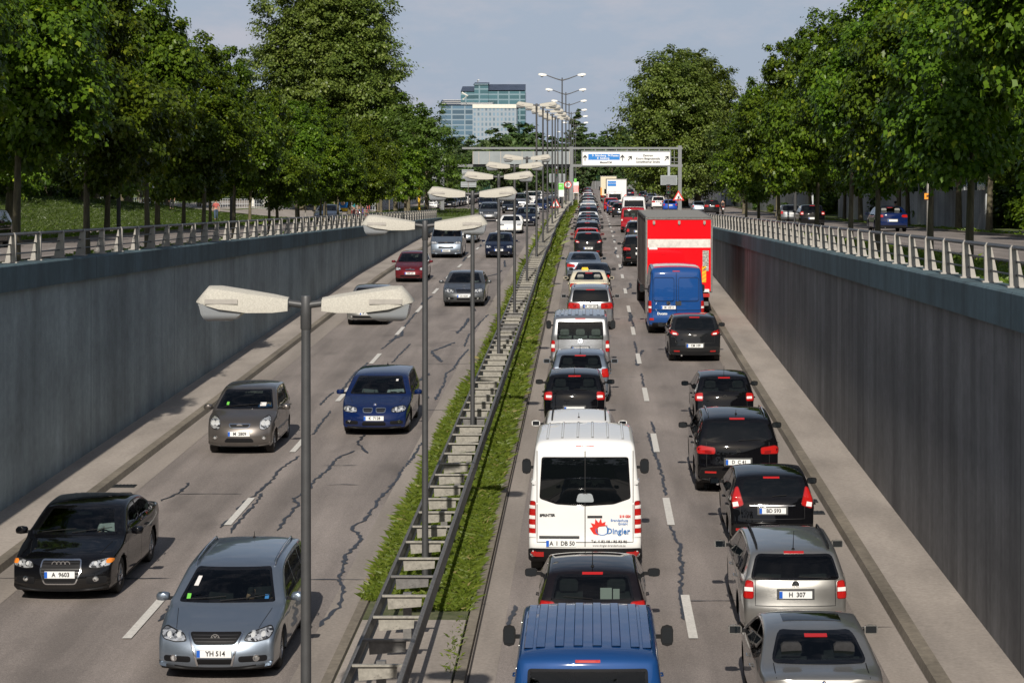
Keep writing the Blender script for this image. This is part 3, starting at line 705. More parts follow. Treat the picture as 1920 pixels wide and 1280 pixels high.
def mesh_fence(p0, p1, h, label, m, sp=3.0):
    x0, d0, x1, d1 = *p0, *p1; za = gz(x0, d0); g = empty('mesh_fence', (x0, d0, za)); tag(g, label, 'fence')
    dx, dy = x1 - x0, d1 - d0; zb = gz(x1, d1) - za; l = math.hypot(dx, dy); n = int(l / sp)
    mb = MB()
    for i in range(n + 1): t = i / n; mb.box(dx * t - .05, dx * t + .05, dy * t - .05, dy * t + .05, zb * t - .2, zb * t + h)
    mb.build('post', m, g)
    mb = MB(); k = n * 8
    for i in range(k): t = i / k; mb.box(dx * t - .02, dx * t + .02, dy * t - .02, dy * t + .02, zb * t + .1, zb * t + h - .05)
    mb.build('mesh_panel', m, g)
    for zz in (.15, h * .5, h - .05):
        mb = MB(); mb.tube([(0, 0, zz), (dx, dy, zb + zz)], .035, 6); mb.build('cross_bar', m, g)
mesh_fence((-14, 722), (40, 640), 4.3, 'tall green mesh fence above the distant cross wall', MT['greenfence'], 4)
mesh_fence((-66, 285), (-26, 262), 1.3, 'low pale fence in front of the white building on the left', MT['bgrey'])
mesh_fence((-30, 330), (-19, 560), 2.2, 'dark green fence behind the cars queueing on the left street', MT['greenfence'], 5)

def showroom():
    # white building with company sign
    d = 290; g = empty('showroom_building', (U(470, d), d, zs(d) - .2)); tag(g, 'white low showroom building with a company name board behind the left trees', 'building')
    w = U(640, d) - U(470, d); h = 5.2
    mb = MB(); mb.box(0, w, 0, 14, 0, h); mb.build('wall', MT['bwhite'], g, smooth=False)
    mb = MB(); mb.box(-.3, w + .3, -.3, 14.3, h, h + .35); mb.build('roof', MT['bgrey'], g)
    for k in range(7):
        x = .5 + k * 1.75; mb = MB(); mb.box(x, x + 1.2, -.04, .0, .4, 1.75); f = mb.build('window', MT['bgrey'], g); mb = MB(); mb.box(x + .08, x + 1.12, -.055, -.04, .48, 1.67); mb.build('pane', MT['darkwin'], f)
    for u in (500, 530, 552, 598, 630):
        x = U(u, d) - U(470, d); mb = MB(); mb.box(x - .25, x + .25, -.5, .05, 0, h); mb.build('column', MT['bwhite'], g)
    x0, x1 = U(518, d) - U(470, d), U(556, d) - U(470, d)
    mb = MB(); mb.box(x0, x1, -.62, -.5, 2.5, 4.6); b = mb.build('name_board', MT['signwhite'], g)
    writing('lettering', 'Rolls-Royce', .42, MT['black'], b, ((x0 + x1) / 2, -.63, 3.75), (R(90), 0, 0)); writing('lettering', 'Motor Cars', .22, MT['black'], b, ((x0 + x1) / 2 - .3, -.63, 3.2), (R(90), 0, 0))
    # pale grey perforated block
    d = 325; g = empty('office_building', (U(632, d), d, zs(d) - .3)); tag(g, 'pale grey office block with rounded window openings behind the cyclists', 'building')
    w = U(765, d) - U(632, d); h = 9.0
    mb = MB(); mb.box(0, w, 0, 15, 0, h); mb.build('wall', MT['bgrey'], g, smooth=False)
    mb = MB(); mb.box(-.2, w + .2, -.2, 15.2, h, h + .3); mb.build('roof', MT['bwhite'], g)
    for r in range(4):
        for k in range(9):
            x = .35 + k * 1.15; z0 = .5 + r * 2.15
            poly = [(x + .35 + .35 * sx * (1 - .25 * (q % 2)), z0 + .55 + .55 * sz) for q, (sx, sz) in enumerate(((-1, -.7), (-.9, -1), (1, -.98), (.95, -.7), (1, .7), (.9, 1), (-1, .98), (-.95, .7)))]
            poly = [(x, z0 + .15), (x + .12, z0), (x + .6, z0), (x + .72, z0 + .15), (x + .72, z0 + 1.15), (x + .6, z0 + 1.3), (x + .12, z0 + 1.3), (x, z0 + 1.15)]
            mb = MB(); mb.prism(poly, -.06, .0); f = mb.build('window', MT['bwhite'], g)
            mb = MB(); mb.prism([(x + .36 + (a - x - .36) * .85, z0 + .65 + (b_ - z0 - .65) * .88) for a, b_ in poly], -.075, -.06); mb.build('pane', MT['darkwin'] if (r * 7 + k) % 3 else MT['signgrey'], f)
showroom()
def facade(name, col, glass, sx, sz, line):
    """curtain wall: brick texture used as a grid of panes, floor bands"""
    m = base(name, col, .25, 0, .6); b = m.node_tree.nodes['Principled BSDF']
    t = N(m, 'ShaderNodeTexCoord'); s = N(m, 'ShaderNodeSeparateXYZ'); L(m, t.outputs['Object'], s.inputs[0])
    c = N(m, 'ShaderNodeCombineXYZ'); a = N(m, 'ShaderNodeMath', operation='ADD'); L(m, s.outputs['X'], a.inputs[0]); L(m, s.outputs['Y'], a.inputs[1])
    L(m, a.outputs[0], c.inputs['X']); L(m, s.outputs['Z'], c.inputs['Y'])
    br = N(m, 'ShaderNodeTexBrick'); br.offset = 0; br.inputs['Scale'].default_value = 1.0; br.inputs['Brick Width'].default_value = sx; br.inputs['Row Height'].default_value = sz
    br.inputs['Mortar Size'].default_value = line; br.inputs['Mortar Smooth'].default_value = .1
    br.inputs['Color1'].default_value = (*glass, 1); br.inputs['Color2'].default_value = (*[q * 1.9 for q in glass], 1); br.inputs['Mortar'].default_value = (*col, 1)
    L(m, c.outputs[0], br.inputs['Vector']); L(m, br.outputs['Color'], b.inputs['Base Color'])
    return m
def towers():
    D = 1500
    FA = facade('blue_curtain_wall', (.22, .28, .33), (.05, .09, .13), 9.0, 3.6, .45)
    FB = facade('green_curtain_wall', (.17, .25, .29), (.03, .075, .09), 7.5, 3.6, .5)
    FC = facade('white_panel_facade', (.27, .31, .36), (.10, .15, .20), 2.6, 3.4, .7)
    roofm = noisy('solar_roof', (.05, .065, .10), .4, .3, .2)
    def block(u0, u1, vt, vb, dep, m, slope=None, par=None, off=0, name='facade_block'):
        x0, x1 = U(u0, D), U(u1, D); z0, z1 = -1 if vb is None else Vz(vb, D), Vz(vt, D)
        mb = MB(); mb.box(x0, x1, D + off, D + off + dep, z0, z1); return mb.build(name, m, par, smooth=False)
    g = empty('glass_tower', (U(925, D), D, 0)); tag(g, 'blue green glass office tower with slanted solar roof on the skyline', 'tower')
    def sub(o): o.location = (-U(925, D), -D, 0); return o
    sub(block(862, 983, 170, None, 30, FB, par=g, off=12)); 
    # slanted roofs
    def roof(u0, u1, v0, v1, off, dep, vl=None, vr=None):
        x0, x1 = U(u0, D), U(u1, D); zb, zt = Vz(v1, D), Vz(v0, D)
        mb = MB(); mb.prism([(D + off, zb), (D + off + dep, zt), (D + off + dep, zb)], x0, x1, 'x'); return mb.build('solar_roof', roofm, g, smooth=False)
    sub(roof(862, 905, 158, 170, 11, 22)); sub(roof(914, 983, 154, 168, 11, 22)); sub(block(888, 914, 156, None, 20, FB, par=g, off=10)); sub(roof(886, 914, 151, 158, 9, 20))
    sub(block(826, 928, 197, None, 24, FA, par=g, off=0)); sub(roof(824, 924, 185, 197, -1, 24)); sub(block(983, 984, 168, None, 4, FB, par=g, off=13))
    for v in (186, 190, 194):
        mb = MB(); mb.box(U(827, D), U(922, D), D - .6 + (197 - v) * 2, D - .3 + (197 - v) * 2, Vz(v, D) - .2, Vz(v, D) + .3); sub(mb.build('roof_rail', MT['bwhite'], g))
    mb = MB(); mb.tube([(U(893, D), D + 20, Vz(152, D)), (U(893, D), D + 20, Vz(148, D)), (U(896, D), D + 20, Vz(147.5, D))], .4, 6); sub(mb.build('roof_crane', MT['bwhite'], g))
    mb = MB(); mb.tube([(U(868, D), D - 1, Vz(187, D)), (U(877, D), D - 1, Vz(180, D)), (U(866, D), D - 1, Vz(174, D))], .7, 6); sub(mb.build('roof_gangway', MT['bwhite'], g))
    g2 = empty('white_office_block', (U(930, D), D - 40, 0)); tag(g2, 'white panelled office block in front of the glass tower', 'building')
    mb = MB(); mb.box(U(892, D), U(972, D), D - 40, D - 5, 0, Vz(202, D)); o = mb.build('facade_block', FC, g2, smooth=False); o.location = (-U(930, D), -D + 40, 0)
    mb = MB(); mb.box(U(892, D), U(972, D), D - 40.5, D - 5, Vz(207, D), Vz(200, D)); o = mb.build('parapet', MT['bwhite'], g2, smooth=False); o.location = (-U(930, D), -D + 40, 0)
towers()
# ------------------------------------------------------------------ vehicles: materials
def paint(name, col, metal=0.0, flake=.0, rough=.42):
    rough = .3 if metal > .45 else rough; m = base(name, col, rough, metal, 0.0 if metal < .35 else .4, 1.0); b = m.node_tree.nodes['Principled BSDF']; b.inputs['Coat Roughness'].default_value = .03
    src = N(m, 'ShaderNodeRGB'); src.outputs[0].default_value = (*col, 1)
    t = N(m, 'ShaderNodeTexCoord'); n = N(m, 'ShaderNodeTexNoise'); n.inputs['Scale'].default_value = 2.2; n.inputs['Detail'].default_value = 6; L(m, t.outputs['Object'], n.inputs['Vector'])
    # light road dust low on the body
    sp = N(m, 'ShaderNodeSeparateXYZ'); L(m, t.outputs['Object'], sp.inputs[0])
    r = N(m, 'ShaderNodeMapRange'); r.inputs['From Min'].default_value = .55; r.inputs['From Max'].default_value = .15; r.inputs['To Max'].default_value = .14; L(m, sp.outputs['Z'], r.inputs[0])
    mu = N(m, 'ShaderNodeMath', operation='MULTIPLY'); L(m, r.outputs[0], mu.inputs[0]); L(m, n.outputs[0], mu.inputs[1])
    mxn = N(m, 'ShaderNodeMixRGB'); mxn.inputs[2].default_value = (.20, .18, .15, 1); L(m, mu.outputs[0], mxn.inputs[0]); L(m, src.outputs[0], mxn.inputs[1])
    # trim side seen from inside the body
    g = N(m, 'ShaderNodeNewGeometry'); m2 = N(m, 'ShaderNodeMixRGB'); m2.inputs[2].default_value = (.012, .012, .013, 1); L(m, g.outputs['Backfacing'], m2.inputs[0]); L(m, mxn.outputs[0], m2.inputs[1]); L(m, m2.outputs[0], b.inputs['Base Color'])
    rr = N(m, 'ShaderNodeMapRange'); rr.inputs['To Min'].default_value = rough - .05; rr.inputs['To Max'].default_value = rough + .12; L(m, n.outputs[0], rr.inputs[0]); L(m, rr.outputs[0], b.inputs['Roughness'])
    return m
P = {'black': paint('black_paint', (.003, .003, .004), rough=.8), 'blackm': paint('black_metallic_paint', (.01, .011, .013), .3), 'brown': paint('dark_brown_paint', (.007, .005, .006), .0, rough=.7),
     'blue': paint('deep_blue_paint', (.004, .013, .065), .1, rough=.6), 'vanblue': paint('van_blue_paint', (.009, .048, .165), .1), 'ducblue': paint('faded_blue_paint', (.012, .060, .215), .0, rough=.4),
     'navy': paint('navy_paint', (.004, .007, .022), .1, rough=.6), 'silver': paint('silver_paint', (.36, .37, .385), .8), 'silverblue': paint('silver_blue_paint', (.24, .285, .345), .8),
     'greysilver': paint('warm_silver_paint', (.32, .315, .30), .8), 'taupe': paint('taupe_grey_paint', (.11, .098, .09), .6), 'grey': paint('grey_paint', (.085, .09, .095), .6), 'dgrey': paint('dark_grey_paint', (.012, .013, .015), .0, rough=.7),
     'darkred': paint('dark_red_paint', (.11, .010, .014), .3), 'red': paint('red_paint', (.38, .015, .015)), 'vanred': paint('van_red_paint', (.30, .012, .02)), 'white': paint('white_paint', (.74, .74, .73)), 'cream': paint('cream_paint', (.66, .60, .45)),
     'truckred': paint('truck_red_paint', (.72, .008, .014), rough=.4), 'skyblue': paint('sky_blue_paint', (.04, .18, .42), .2), 'royal': paint('royal_blue_paint', (.015, .06, .30), .2), 'green': paint('dark_green_paint', (.01, .04, .025), .2)}
PRIM = base('rubber_trim', (.012, .012, .013), .6, 0, .2)
TYRE = noisy('tyre_rubber', (.022, .021, .020), .85, .2, 10)
RIM = base('alloy_rim', (.42, .42, .43), .3, .85); RIMD = base('dark_wheel_cover', (.16, .16, .165), .35, .7)
CHROME = base('chrome_trim', (.75, .75, .76), .12, 1.0)
INTER = noisy('cabin_fabric', (.02, .02, .022), .9, .3, 12); INTERL = noisy('pale_seat_fabric', (.22, .22, .21), .9, .2, 12)
LRED = base('red_lamp_lens', (.40, .010, .008), .12, 0, .6, 1.0); LREDD = base('dark_red_lamp_lens', (.22, .008, .008), .12, 0, .6, 1.0)
LCLR = base('clear_lamp_lens', (.30, .31, .32), .12, .7, .8, 1.0); LAMB = base('amber_lamp_lens', (.75, .22, .02), .15, 0, .6, 1.0); LWHT = base('white_lamp_lens', (.75, .72, .70), .15, 0, .6, 1.0)
def bulb():
    m = base('headlamp_bulb', (.72, .73, .72), .12, .4, .8); return m
LBULB = bulb()
def lens_glints(m):  # broken lens reflections put into the colour as pale and dark cells
    b_ = m.node_tree.nodes['Principled BSDF']; t = N(m, 'ShaderNodeTexCoord'); v = N(m, 'ShaderNodeTexVoronoi'); v.inputs['Scale'].default_value = 22
    L(m, t.outputs['Object'], v.inputs['Vector']); r = N(m, 'ShaderNodeValToRGB'); r.color_ramp.elements[0].color = (.05, .052, .055, 1); r.color_ramp.elements[1].color = (.85, .86, .86, 1)
    r.color_ramp.elements[0].position = .15; r.color_ramp.elements[1].position = .75; s_ = N(m, 'ShaderNodeSeparateColor'); L(m, v.outputs['Color'], s_.inputs[0]); L(m, s_.outputs[0], r.inputs[0]); L(m, r.outputs[0], b_.inputs['Base Color'])
lens_glints(LCLR)
GRL = base('grille_black', (.006, .006, .007), .6, 0, .2)
PLATE = MT['signwhite']; PLBLUE = base('plate_blue_band', (.01, .10, .48), .4)
SKIN = noisy('skin', (.46, .27, .19), .6, .08, 8); SHIRT = {k: noisy(k + '_cloth', c, .9, .15, 18) for k, c in (('white', (.62, .63, .66)), ('red', (.42, .10, .09)), ('teal', (.03, .26, .30)), ('black', (.02, .02, .024)), ('denim', (.05, .08, .14)), ('blue', (.03, .12, .34)), ('pink', (.55, .25, .22)), ('grey', (.2, .21, .23)))}
HAIR = noisy('hair', (.035, .022, .014), .8, .3, 30)
def glass_mat():
    m = bpy.data.materials.new('car_window_glass'); m.use_nodes = True; n_ = m.node_tree; n_.nodes.clear()
    out = N(m, 'ShaderNodeOutputMaterial'); mix = N(m, 'ShaderNodeMixShader'); tr = N(m, 'ShaderNodeBsdfTransparent'); tr.inputs[0].default_value = (.40, .47, .45, 1)
    gl = N(m, 'ShaderNodeBsdfGlossy'); gl.inputs['Roughness'].default_value = .015; gl.inputs[0].default_value = (.95, .97, 1, 1)
    lw = N(m, 'ShaderNodeFresnel'); lw.inputs[0].default_value = 1.5
    a = N(m, 'ShaderNodeMath', operation='ADD'); a.inputs[1].default_value = -.005; L(m, lw.outputs[0], a.inputs[0])
    L(m, a.outputs[0], mix.inputs[0]); L(m, tr.outputs[0], mix.inputs[1]); L(m, gl.outputs[0], mix.inputs[2]); L(m, mix.outputs[0], out.inputs[0]); return m
GLASS = glass_mat()
GTINT = base('tinted_window_glass', (.003, .004, .005), .02, 0, .5)
FRIT = base('black_glass_border', (.004, .004, .005), .04)

# ------------------------------------------------------------------ vehicles: body surface
def chaikin(pts, n=2, closed=False):
    for _ in range(n):
        q = [] if closed else [pts[0]]
        k = len(pts)
        for i in range(k if closed else k - 1):
            a, b = pts[i], pts[(i + 1) % k]
            q.append((a[0] * .75 + b[0] * .25, a[1] * .75 + b[1] * .25)); q.append((a[0] * .25 + b[0] * .75, a[1] * .25 + b[1] * .75))
        if not closed: q.append(pts[-1])
        pts = q
    return pts
def resample(pts, step, closed=True):
    out = []; k = len(pts)
    for i in range(k if closed else k - 1):
        a, b = pts[i], pts[(i + 1) % k]; l = math.hypot(b[0] - a[0], b[1] - a[1]); n = max(1, int(round(l / step)))
        for j in range(n): out.append((a[0] + (b[0] - a[0]) * j / n, a[1] + (b[1] - a[1]) * j / n))
    return out
BODY = {
 'sedan': dict(L=4.55, W=1.77, H=1.43, top=[(.05, .22), (.0, .36), (-.01, .55), (.03, .70), (.06, .95), (.13, 1.04), (.62, 1.06), (.95, 1.21), (1.30, 1.37), (1.75, 1.43), (2.35, 1.425), (2.72, 1.35), (3.42, .985), (3.58, .93), (4.20, .80), (4.43, .70), (4.54, .50), (4.55, .33), (4.48, .2)],
    tum=.40, zb=.93, wheels=(.93, 3.62), wr=.32, side=[[(1.42, .96), (1.10, 1.06), (1.05, 1.14), (1.42, 1.31), (1.95, 1.335), (1.98, .955)], [(2.04, .955), (2.02, 1.335), (2.32, 1.33), (2.60, 1.24), (3.12, .97), (3.08, .95)]], ws=[(-0.735, 0.975), (-0.567, 1.352), (0.567, 1.352), (0.735, 0.975)], rw=[(-0.674, 1.075), (-0.528, 1.372), (0.528, 1.372), (0.674, 1.075)]),
 'wagon': dict(L=4.70, W=1.79, H=1.48, top=[(.06, .22), (.0, .36), (-.02, .55), (.02, .70), (.05, .96), (.16, 1.12), (.34, 1.38), (.50, 1.445), (1.2, 1.48), (2.0, 1.475), (2.55, 1.44), (2.88, 1.36), (3.55, .99), (3.70, .94), (4.35, .81), (4.58, .70), (4.69, .50), (4.70, .33), (4.62, .2)],
    tum=.36, zb=.94, wheels=(.96, 3.68), wr=.32, side=[[(.42, 1.04), (.62, 1.33), (1.15, 1.37), (1.17, .99)], [(1.24, .985), (1.22, 1.37), (2.10, 1.375), (2.13, .965)], [(2.20, .965), (2.17, 1.375), (2.50, 1.36), (2.76, 1.25), (3.24, .985), (3.2, .96)]], ws=[(-0.756, 0.985), (-0.588, 1.382), (0.588, 1.382), (0.756, 0.985)], rw=[(-0.719, 1.015), (-0.607, 1.382), (0.607, 1.382), (0.719, 1.015)]),
 'hatch': dict(L=3.95, W=1.68, H=1.46, top=[(.08, .22), (.02, .35), (-.01, .5), (.02, .64), (.07, .90), (.17, 1.05), (.40, 1.37), (.56, 1.435), (1.2, 1.465), (1.75, 1.455), (2.12, 1.38), (2.82, 1.0), (2.98, .95), (3.58, .82), (3.82, .70), (3.94, .50), (3.95, .33), (3.88, .2)],
    tum=.36, zb=.92, wheels=(.70, 3.16), wr=.30, side=[[(.52, 1.04), (.72, 1.32), (1.35, 1.36), (1.38, .96)], [(1.45, .955), (1.42, 1.36), (1.78, 1.355), (2.02, 1.25), (2.52, .985), (2.48, .95)]], ws=[(-0.704, 0.975), (-0.557, 1.372), (0.557, 1.372), (0.704, 0.975)], rw=[(-0.652, 1.005), (-0.562, 1.372), (0.562, 1.372), (0.652, 1.005)]),
 'micro': dict(L=3.54, W=1.60, H=1.48, top=[(.08, .22), (.02, .35), (-.01, .5), (.02, .64), (.06, .92), (.13, 1.1), (.30, 1.40), (.45, 1.45), (1.1, 1.485), (1.65, 1.47), (2.0, 1.39), (2.62, 1.03), (2.76, .98), (3.22, .86), (3.42, .74), (3.53, .52), (3.54, .33), (3.48, .2)],
    tum=.33, zb=.94, wheels=(.55, 2.92), wr=.28, side=[[(.42, 1.05), (.58, 1.36), (1.10, 1.39), (1.13, .99)], [(1.2, .985), (1.18, 1.39), (1.62, 1.37), (1.88, 1.26), (2.34, 1.01), (2.30, .97)]], ws=[(-0.693, 1.005), (-0.557, 1.392), (0.557, 1.392), (0.693, 1.005)], rw=[(-0.629, 1.025), (-0.55, 1.392), (0.55, 1.392), (0.629, 1.025)]),
 'suv': dict(L=4.43, W=1.81, H=1.67, top=[(.08, .30), (.02, .42), (-.01, .62), (.02, .76), (.05, 1.02), (.16, 1.2), (.36, 1.54), (.52, 1.62), (1.3, 1.665), (2.0, 1.66), (2.42, 1.57), (3.12, 1.15), (3.28, 1.09), (4.0, .98), (4.28, .86), (4.41, .62), (4.43, .42), (4.36, .28)],
    tum=.34, zb=1.06, wheels=(.88, 3.52), wr=.355, side=[[(.50, 1.16), (.68, 1.50), (1.02, 1.53), (1.05, 1.12)], [(1.13, 1.11), (1.10, 1.53), (1.9, 1.55), (1.93, 1.09)], [(2.0, 1.09), (1.97, 1.55), (2.22, 1.54), (2.40, 1.45), (2.88, 1.13), (2.84, 1.09)]], ws=[(-0.766, 1.135), (-0.598, 1.572), (0.598, 1.572), (0.766, 1.135)], rw=[(-0.719, 1.125), (-0.618, 1.542), (0.618, 1.542), (0.719, 1.125)]),
 'mpv': dict(L=4.45, W=1.81, H=1.68, top=[(.08, .25), (.02, .38), (-.01, .55), (.02, .70), (.04, 1.02), (.12, 1.2), (.28, 1.56), (.45, 1.64), (1.3, 1.68), (2.1, 1.66), (2.6, 1.56), (3.48, 1.12), (3.66, 1.03), (4.1, .90), (4.32, .76), (4.43, .52), (4.45, .35), (4.38, .22)],
    tum=.30, zb=1.02, wheels=(.85, 3.60), wr=.32, side=[[(.36, 1.12), (.52, 1.52), (1.15, 1.56), (1.18, 1.08)], [(1.26, 1.08), (1.23, 1.56), (2.05, 1.56), (2.08, 1.06)], [(2.15, 1.06), (2.12, 1.56), (2.42, 1.53), (2.7, 1.40), (3.25, 1.10), (3.2, 1.05)]], ws=[(-0.777, 1.105), (-0.609, 1.572), (0.609, 1.572), (0.777, 1.105)], rw=[(-0.717, 1.1), (-0.642, 1.55), (0.642, 1.55), (0.717, 1.1)]),
 'van': dict(L=4.85, W=1.90, H=1.95, top=[(.06, .28), (.0, .42), (-.02, .60), (.02, .74), (.04, 1.15), (.10, 1.5), (.18, 1.82), (.26, 1.91), (.5, 1.945), (2.0, 1.95), (3.05, 1.92), (3.30, 1.84), (4.02, 1.27), (4.16, 1.19), (4.55, 1.06), (4.74, .92), (4.84, .62), (4.85, .42), (4.78, .26)],
    tum=.13, zb=1.12, wheels=(.98, 3.95), wr=.34, side=[[(.35, 1.20), (.38, 1.74), (1.35, 1.76), (1.35, 1.17)], [(1.45, 1.17), (1.45, 1.76), (2.55, 1.76), (2.55, 1.15)], [(2.68, 1.15), (2.68, 1.76), (3.12, 1.74), (3.72, 1.30), (3.75, 1.15)]], ws=[(-0.861, 1.272), (-0.777, 1.832), (0.777, 1.832), (0.861, 1.272)], rw=[(-.74, 1.20), (-.72, 1.76), (.72, 1.76), (.74, 1.20)], r=.09, ce=.10),
 'bigvan': dict(L=5.2, W=1.99, H=2.42, top=[(.06, .34), (.0, .46), (-.03, .60), (.02, .74), (.03, 1.3), (.07, 1.8), (.14, 2.22), (.24, 2.36), (.5, 2.41), (2.4, 2.42), (3.5, 2.36), (3.78, 2.2), (4.45, 1.42), (4.58, 1.30), (4.95, 1.12), (5.1, .96), (5.19, .66), (5.2, .44), (5.12, .3)],
    tum=.10, zb=1.15, wheels=(.95, 4.2), wr=.36, side=[[(3.0, 1.15), (3.0, 1.9), (3.5, 1.88), (4.1, 1.36), (4.15, 1.15)]], ws=[(-0.903, 1.432), (-0.798, 2.132), (0.798, 2.132), (0.903, 1.432)], rw=[(-.80, 1.38), (-.76, 2.10), (.76, 2.10), (.80, 1.38), (.5, 1.28), (0, 1.25), (-.5, 1.28)], r=.12, ce=.06),
 'coupe': dict(L=4.5, W=1.78, H=1.36, top=[(.08, .22), (.02, .36), (-.01, .55), (.03, .70), (.07, .92), (.15, 1.0), (.55, 1.02), (.9, 1.14), (1.35, 1.31), (1.8, 1.36), (2.2, 1.355), (2.55, 1.28), (3.25, .96), (3.42, .90), (4.1, .78), (4.38, .67), (4.49, .48), (4.5, .32), (4.42, .2)],
    tum=.44, zb=.90, wheels=(.90, 3.55), wr=.33, side=[[(1.15, .97), (1.45, 1.22), (1.9, 1.25), (2.2, 1.235), (2.45, 1.16), (2.95, .94)]], ws=[(-0.714, 0.945), (-0.546, 1.272), (0.546, 1.272), (0.714, 0.945)], rw=[(-0.652, 1.035), (-0.506, 1.312), (0.506, 1.312), (0.652, 1.035)]),
}
def fillet(P, rad):
    o = []; n = len(P)
    for i in range(n):
        p = Vector(P[i]); a = Vector(P[i - 1]) - p; b = Vector(P[(i + 1) % n]) - p; la, lb = a.length, b.length
        if la < 1e-6 or lb < 1e-6: continue
        q = a.normalized().dot(b.normalized())
        if q < -.97: o.append(tuple(p)); continue
        A = p + a.normalized() * min(rad, la * .42); B = p + b.normalized() * min(rad, lb * .42)
        for t in (0, .33, .67, 1): o.append(tuple(A * (1 - t) ** 2 + p * 2 * t * (1 - t) + B * t * t))
    return o
def inset(P, w):
    n = len(P); ar = sum(P[i - 1][0] * P[i][1] - P[i][0] * P[i - 1][1] for i in range(n)); sg = 1 if ar > 0 else -1; o = []
    for i in range(n):
        a, b = P[i - 2], P[(i + 2) % n]; tx, ty = b[0] - a[0], b[1] - a[1]; l = math.hypot(tx, ty) or 1
        o.append((P[i][0] - ty / l * w * sg, P[i][1] + tx / l * w * sg))
    return o
class Shell:
    def __init__(s, k, **over):
        d = dict(BODY[k]); d.update(over); s.__dict__.update(d); s.kind = k
        s.r = d.get('r', .075); s.ce = d.get('ce', .15)
    def X(s, y, z):
        W2 = s.W / 2; e = abs(y - s.L / 2) / (s.L / 2)
        big = s.kind in ('van', 'bigvan')
        pl = 1 - (.05 if big else .085) * max(0, (e - .55) / .45) ** 2.2
        if y < s.L / 2 and big: pl = 1 - .015 * e ** 4
        if z < .32: v = .965 + .03 * max(0, (z - .16)) / .16
        elif z < s.zb: v = .995 + .005 * math.sin((z - .32) / (s.zb - .32) * math.pi)
        else: v = .995
        x = W2 * pl * v
        if z > s.zb: x -= (z - s.zb) * s.tum * (1.0 if z > s.zb + .08 else (z - s.zb) / .08)
        # waist crease
        x += .012 * math.exp(-((z - (s.zb - .12)) / .05) ** 2)
        return max(x, .05)
    def build(s):
        out = chaikin(s.top, 2); nb = len(out)
        loop = resample(out, .075, False) + resample([out[-1], (s.L - .5, .20), (.5, .20), out[0]], .16, False)
        n = len(loop); nrm = []
        for i in range(n):
            a = loop[i - 1]; b = loop[(i + 1) % n]; ty, tz = b[0] - a[0], b[1] - a[1]; l = math.hypot(ty, tz) or 1
            nrm.append((-tz / l, ty / l))           # outward for this direction (rear -> top -> front)
        nrm = [((sum(nrm[(i + k) % n][0] for k in (-1, 0, 1))) / 3, (sum(nrm[(i + k) % n][1] for k in (-1, 0, 1))) / 3) for i in range(n)]
        rows = []
        for (y, z), (ny, nz) in zip(loop, nrm):
            under = z < .3 and abs(nz) > .7 and nz < 0
            ends = ny * ny
            ce = (s.ce if ny > 0 else s.ce * .62) * (1 if z < s.zb + .1 else .45)
            cr = .035 * nz * nz + ce * ends if not under else 0
            r = s.r if not under else .03
            col = []
            us = 0
            if under: us = s.ce * max(0, min(1, (y - (s.L - .55)) / .45)) - s.ce * .62 * max(0, min(1, (.55 - y) / .45))
            sp = (min(max(y, .75), s.L - .75), .62)
            def XX(yy, zz): return s.X(yy, zz)
            xe = XX(y - ny * (cr + r), z - nz * (cr + r))
            for f in (0, .18, .36, .52, .66, .78, .88, .95, 1.0):
                c = cr * f ** 2.6; col.append((f * (xe - r), y - ny * c - us * f ** 2.6, z - nz * c))
            for a in (25, 50, 72, 90):
                q = cr + r * (1 - math.cos(R(a))); col.append((xe - r + r * math.sin(R(a)), y - ny * q - us, z - nz * q))
            py, pz = y - ny * (cr + r) - us, z - nz * (cr + r)
            for g in (.06, .14, .24, .35, .47, .60, .74, .88, 1.0):
                qy, qz = py + (sp[0] - py) * g, pz + (sp[1] - pz) * g
                col.append((XX(qy, qz), qy, qz))
            rows.append(col)
        m = len(rows[0]); vs = [p for c in rows for p in c]; fs = []
        for i in range(n):
            i2 = (i + 1) % n
            for j in range(m - 1): fs.append((i * m + j, i * m + j + 1, i2 * m + j + 1, i2 * m + j))
        bm = bmesh.new(); V = [bm.verts.new(p) for p in vs] + [bm.verts.new((-p[0], p[1], p[2])) for p in vs]; k = len(vs)
        for f in fs:
            bm.faces.new([V[i] for i in f]); bm.faces.new([V[i + k] for i in reversed(f)])
        bmesh.ops.remove_doubles(bm, verts=bm.verts, dist=.004)
        bmesh.ops.dissolve_degenerate(bm, edges=bm.edges, dist=.0005)
        bmesh.ops.recalc_face_normals(bm, faces=bm.faces)
        me = bpy.data.meshes.new('body'); bm.to_mesh(me); bm.free()
        return me
def cut_wheels(me, sh):
    """wheel wells by boolean difference"""
    body = bpy.data.objects.new('tmp_body', me); COL.objects.link(body); me.materials.clear(); me.materials.append(None); me.materials.append(PRIM)
    mb = MB(); mb.mi = 0
    for y in sh.wheels:
        for s_ in (-1, 1):
            x0, x1 = (s_ * (sh.W / 2 - .30), s_ * (sh.W / 2 + .2)); r = sh.wr + .045
            prof = [(0, x0), (r, x0), (r, x1), (0, x1)]
            mb.lathe(prof[1:3], 28, 'x', (0, y, sh.wr), close=True)
    cm = mb.mesh('cutter', [PRIM], smooth=False); cut = bpy.data.objects.new('cutter', cm); COL.objects.link(cut)
    md = body.modifiers.new('b', 'BOOLEAN'); md.object = cut; md.operation = 'DIFFERENCE'; md.solver = 'EXACT'; md.material_mode = 'TRANSFER'
    dg = bpy.context.evaluated_depsgraph_get(); dg.update()
    res = bpy.data.meshes.new_from_object(body.evaluated_get(dg))
    bpy.data.objects.remove(body); bpy.data.objects.remove(cut)
    return res
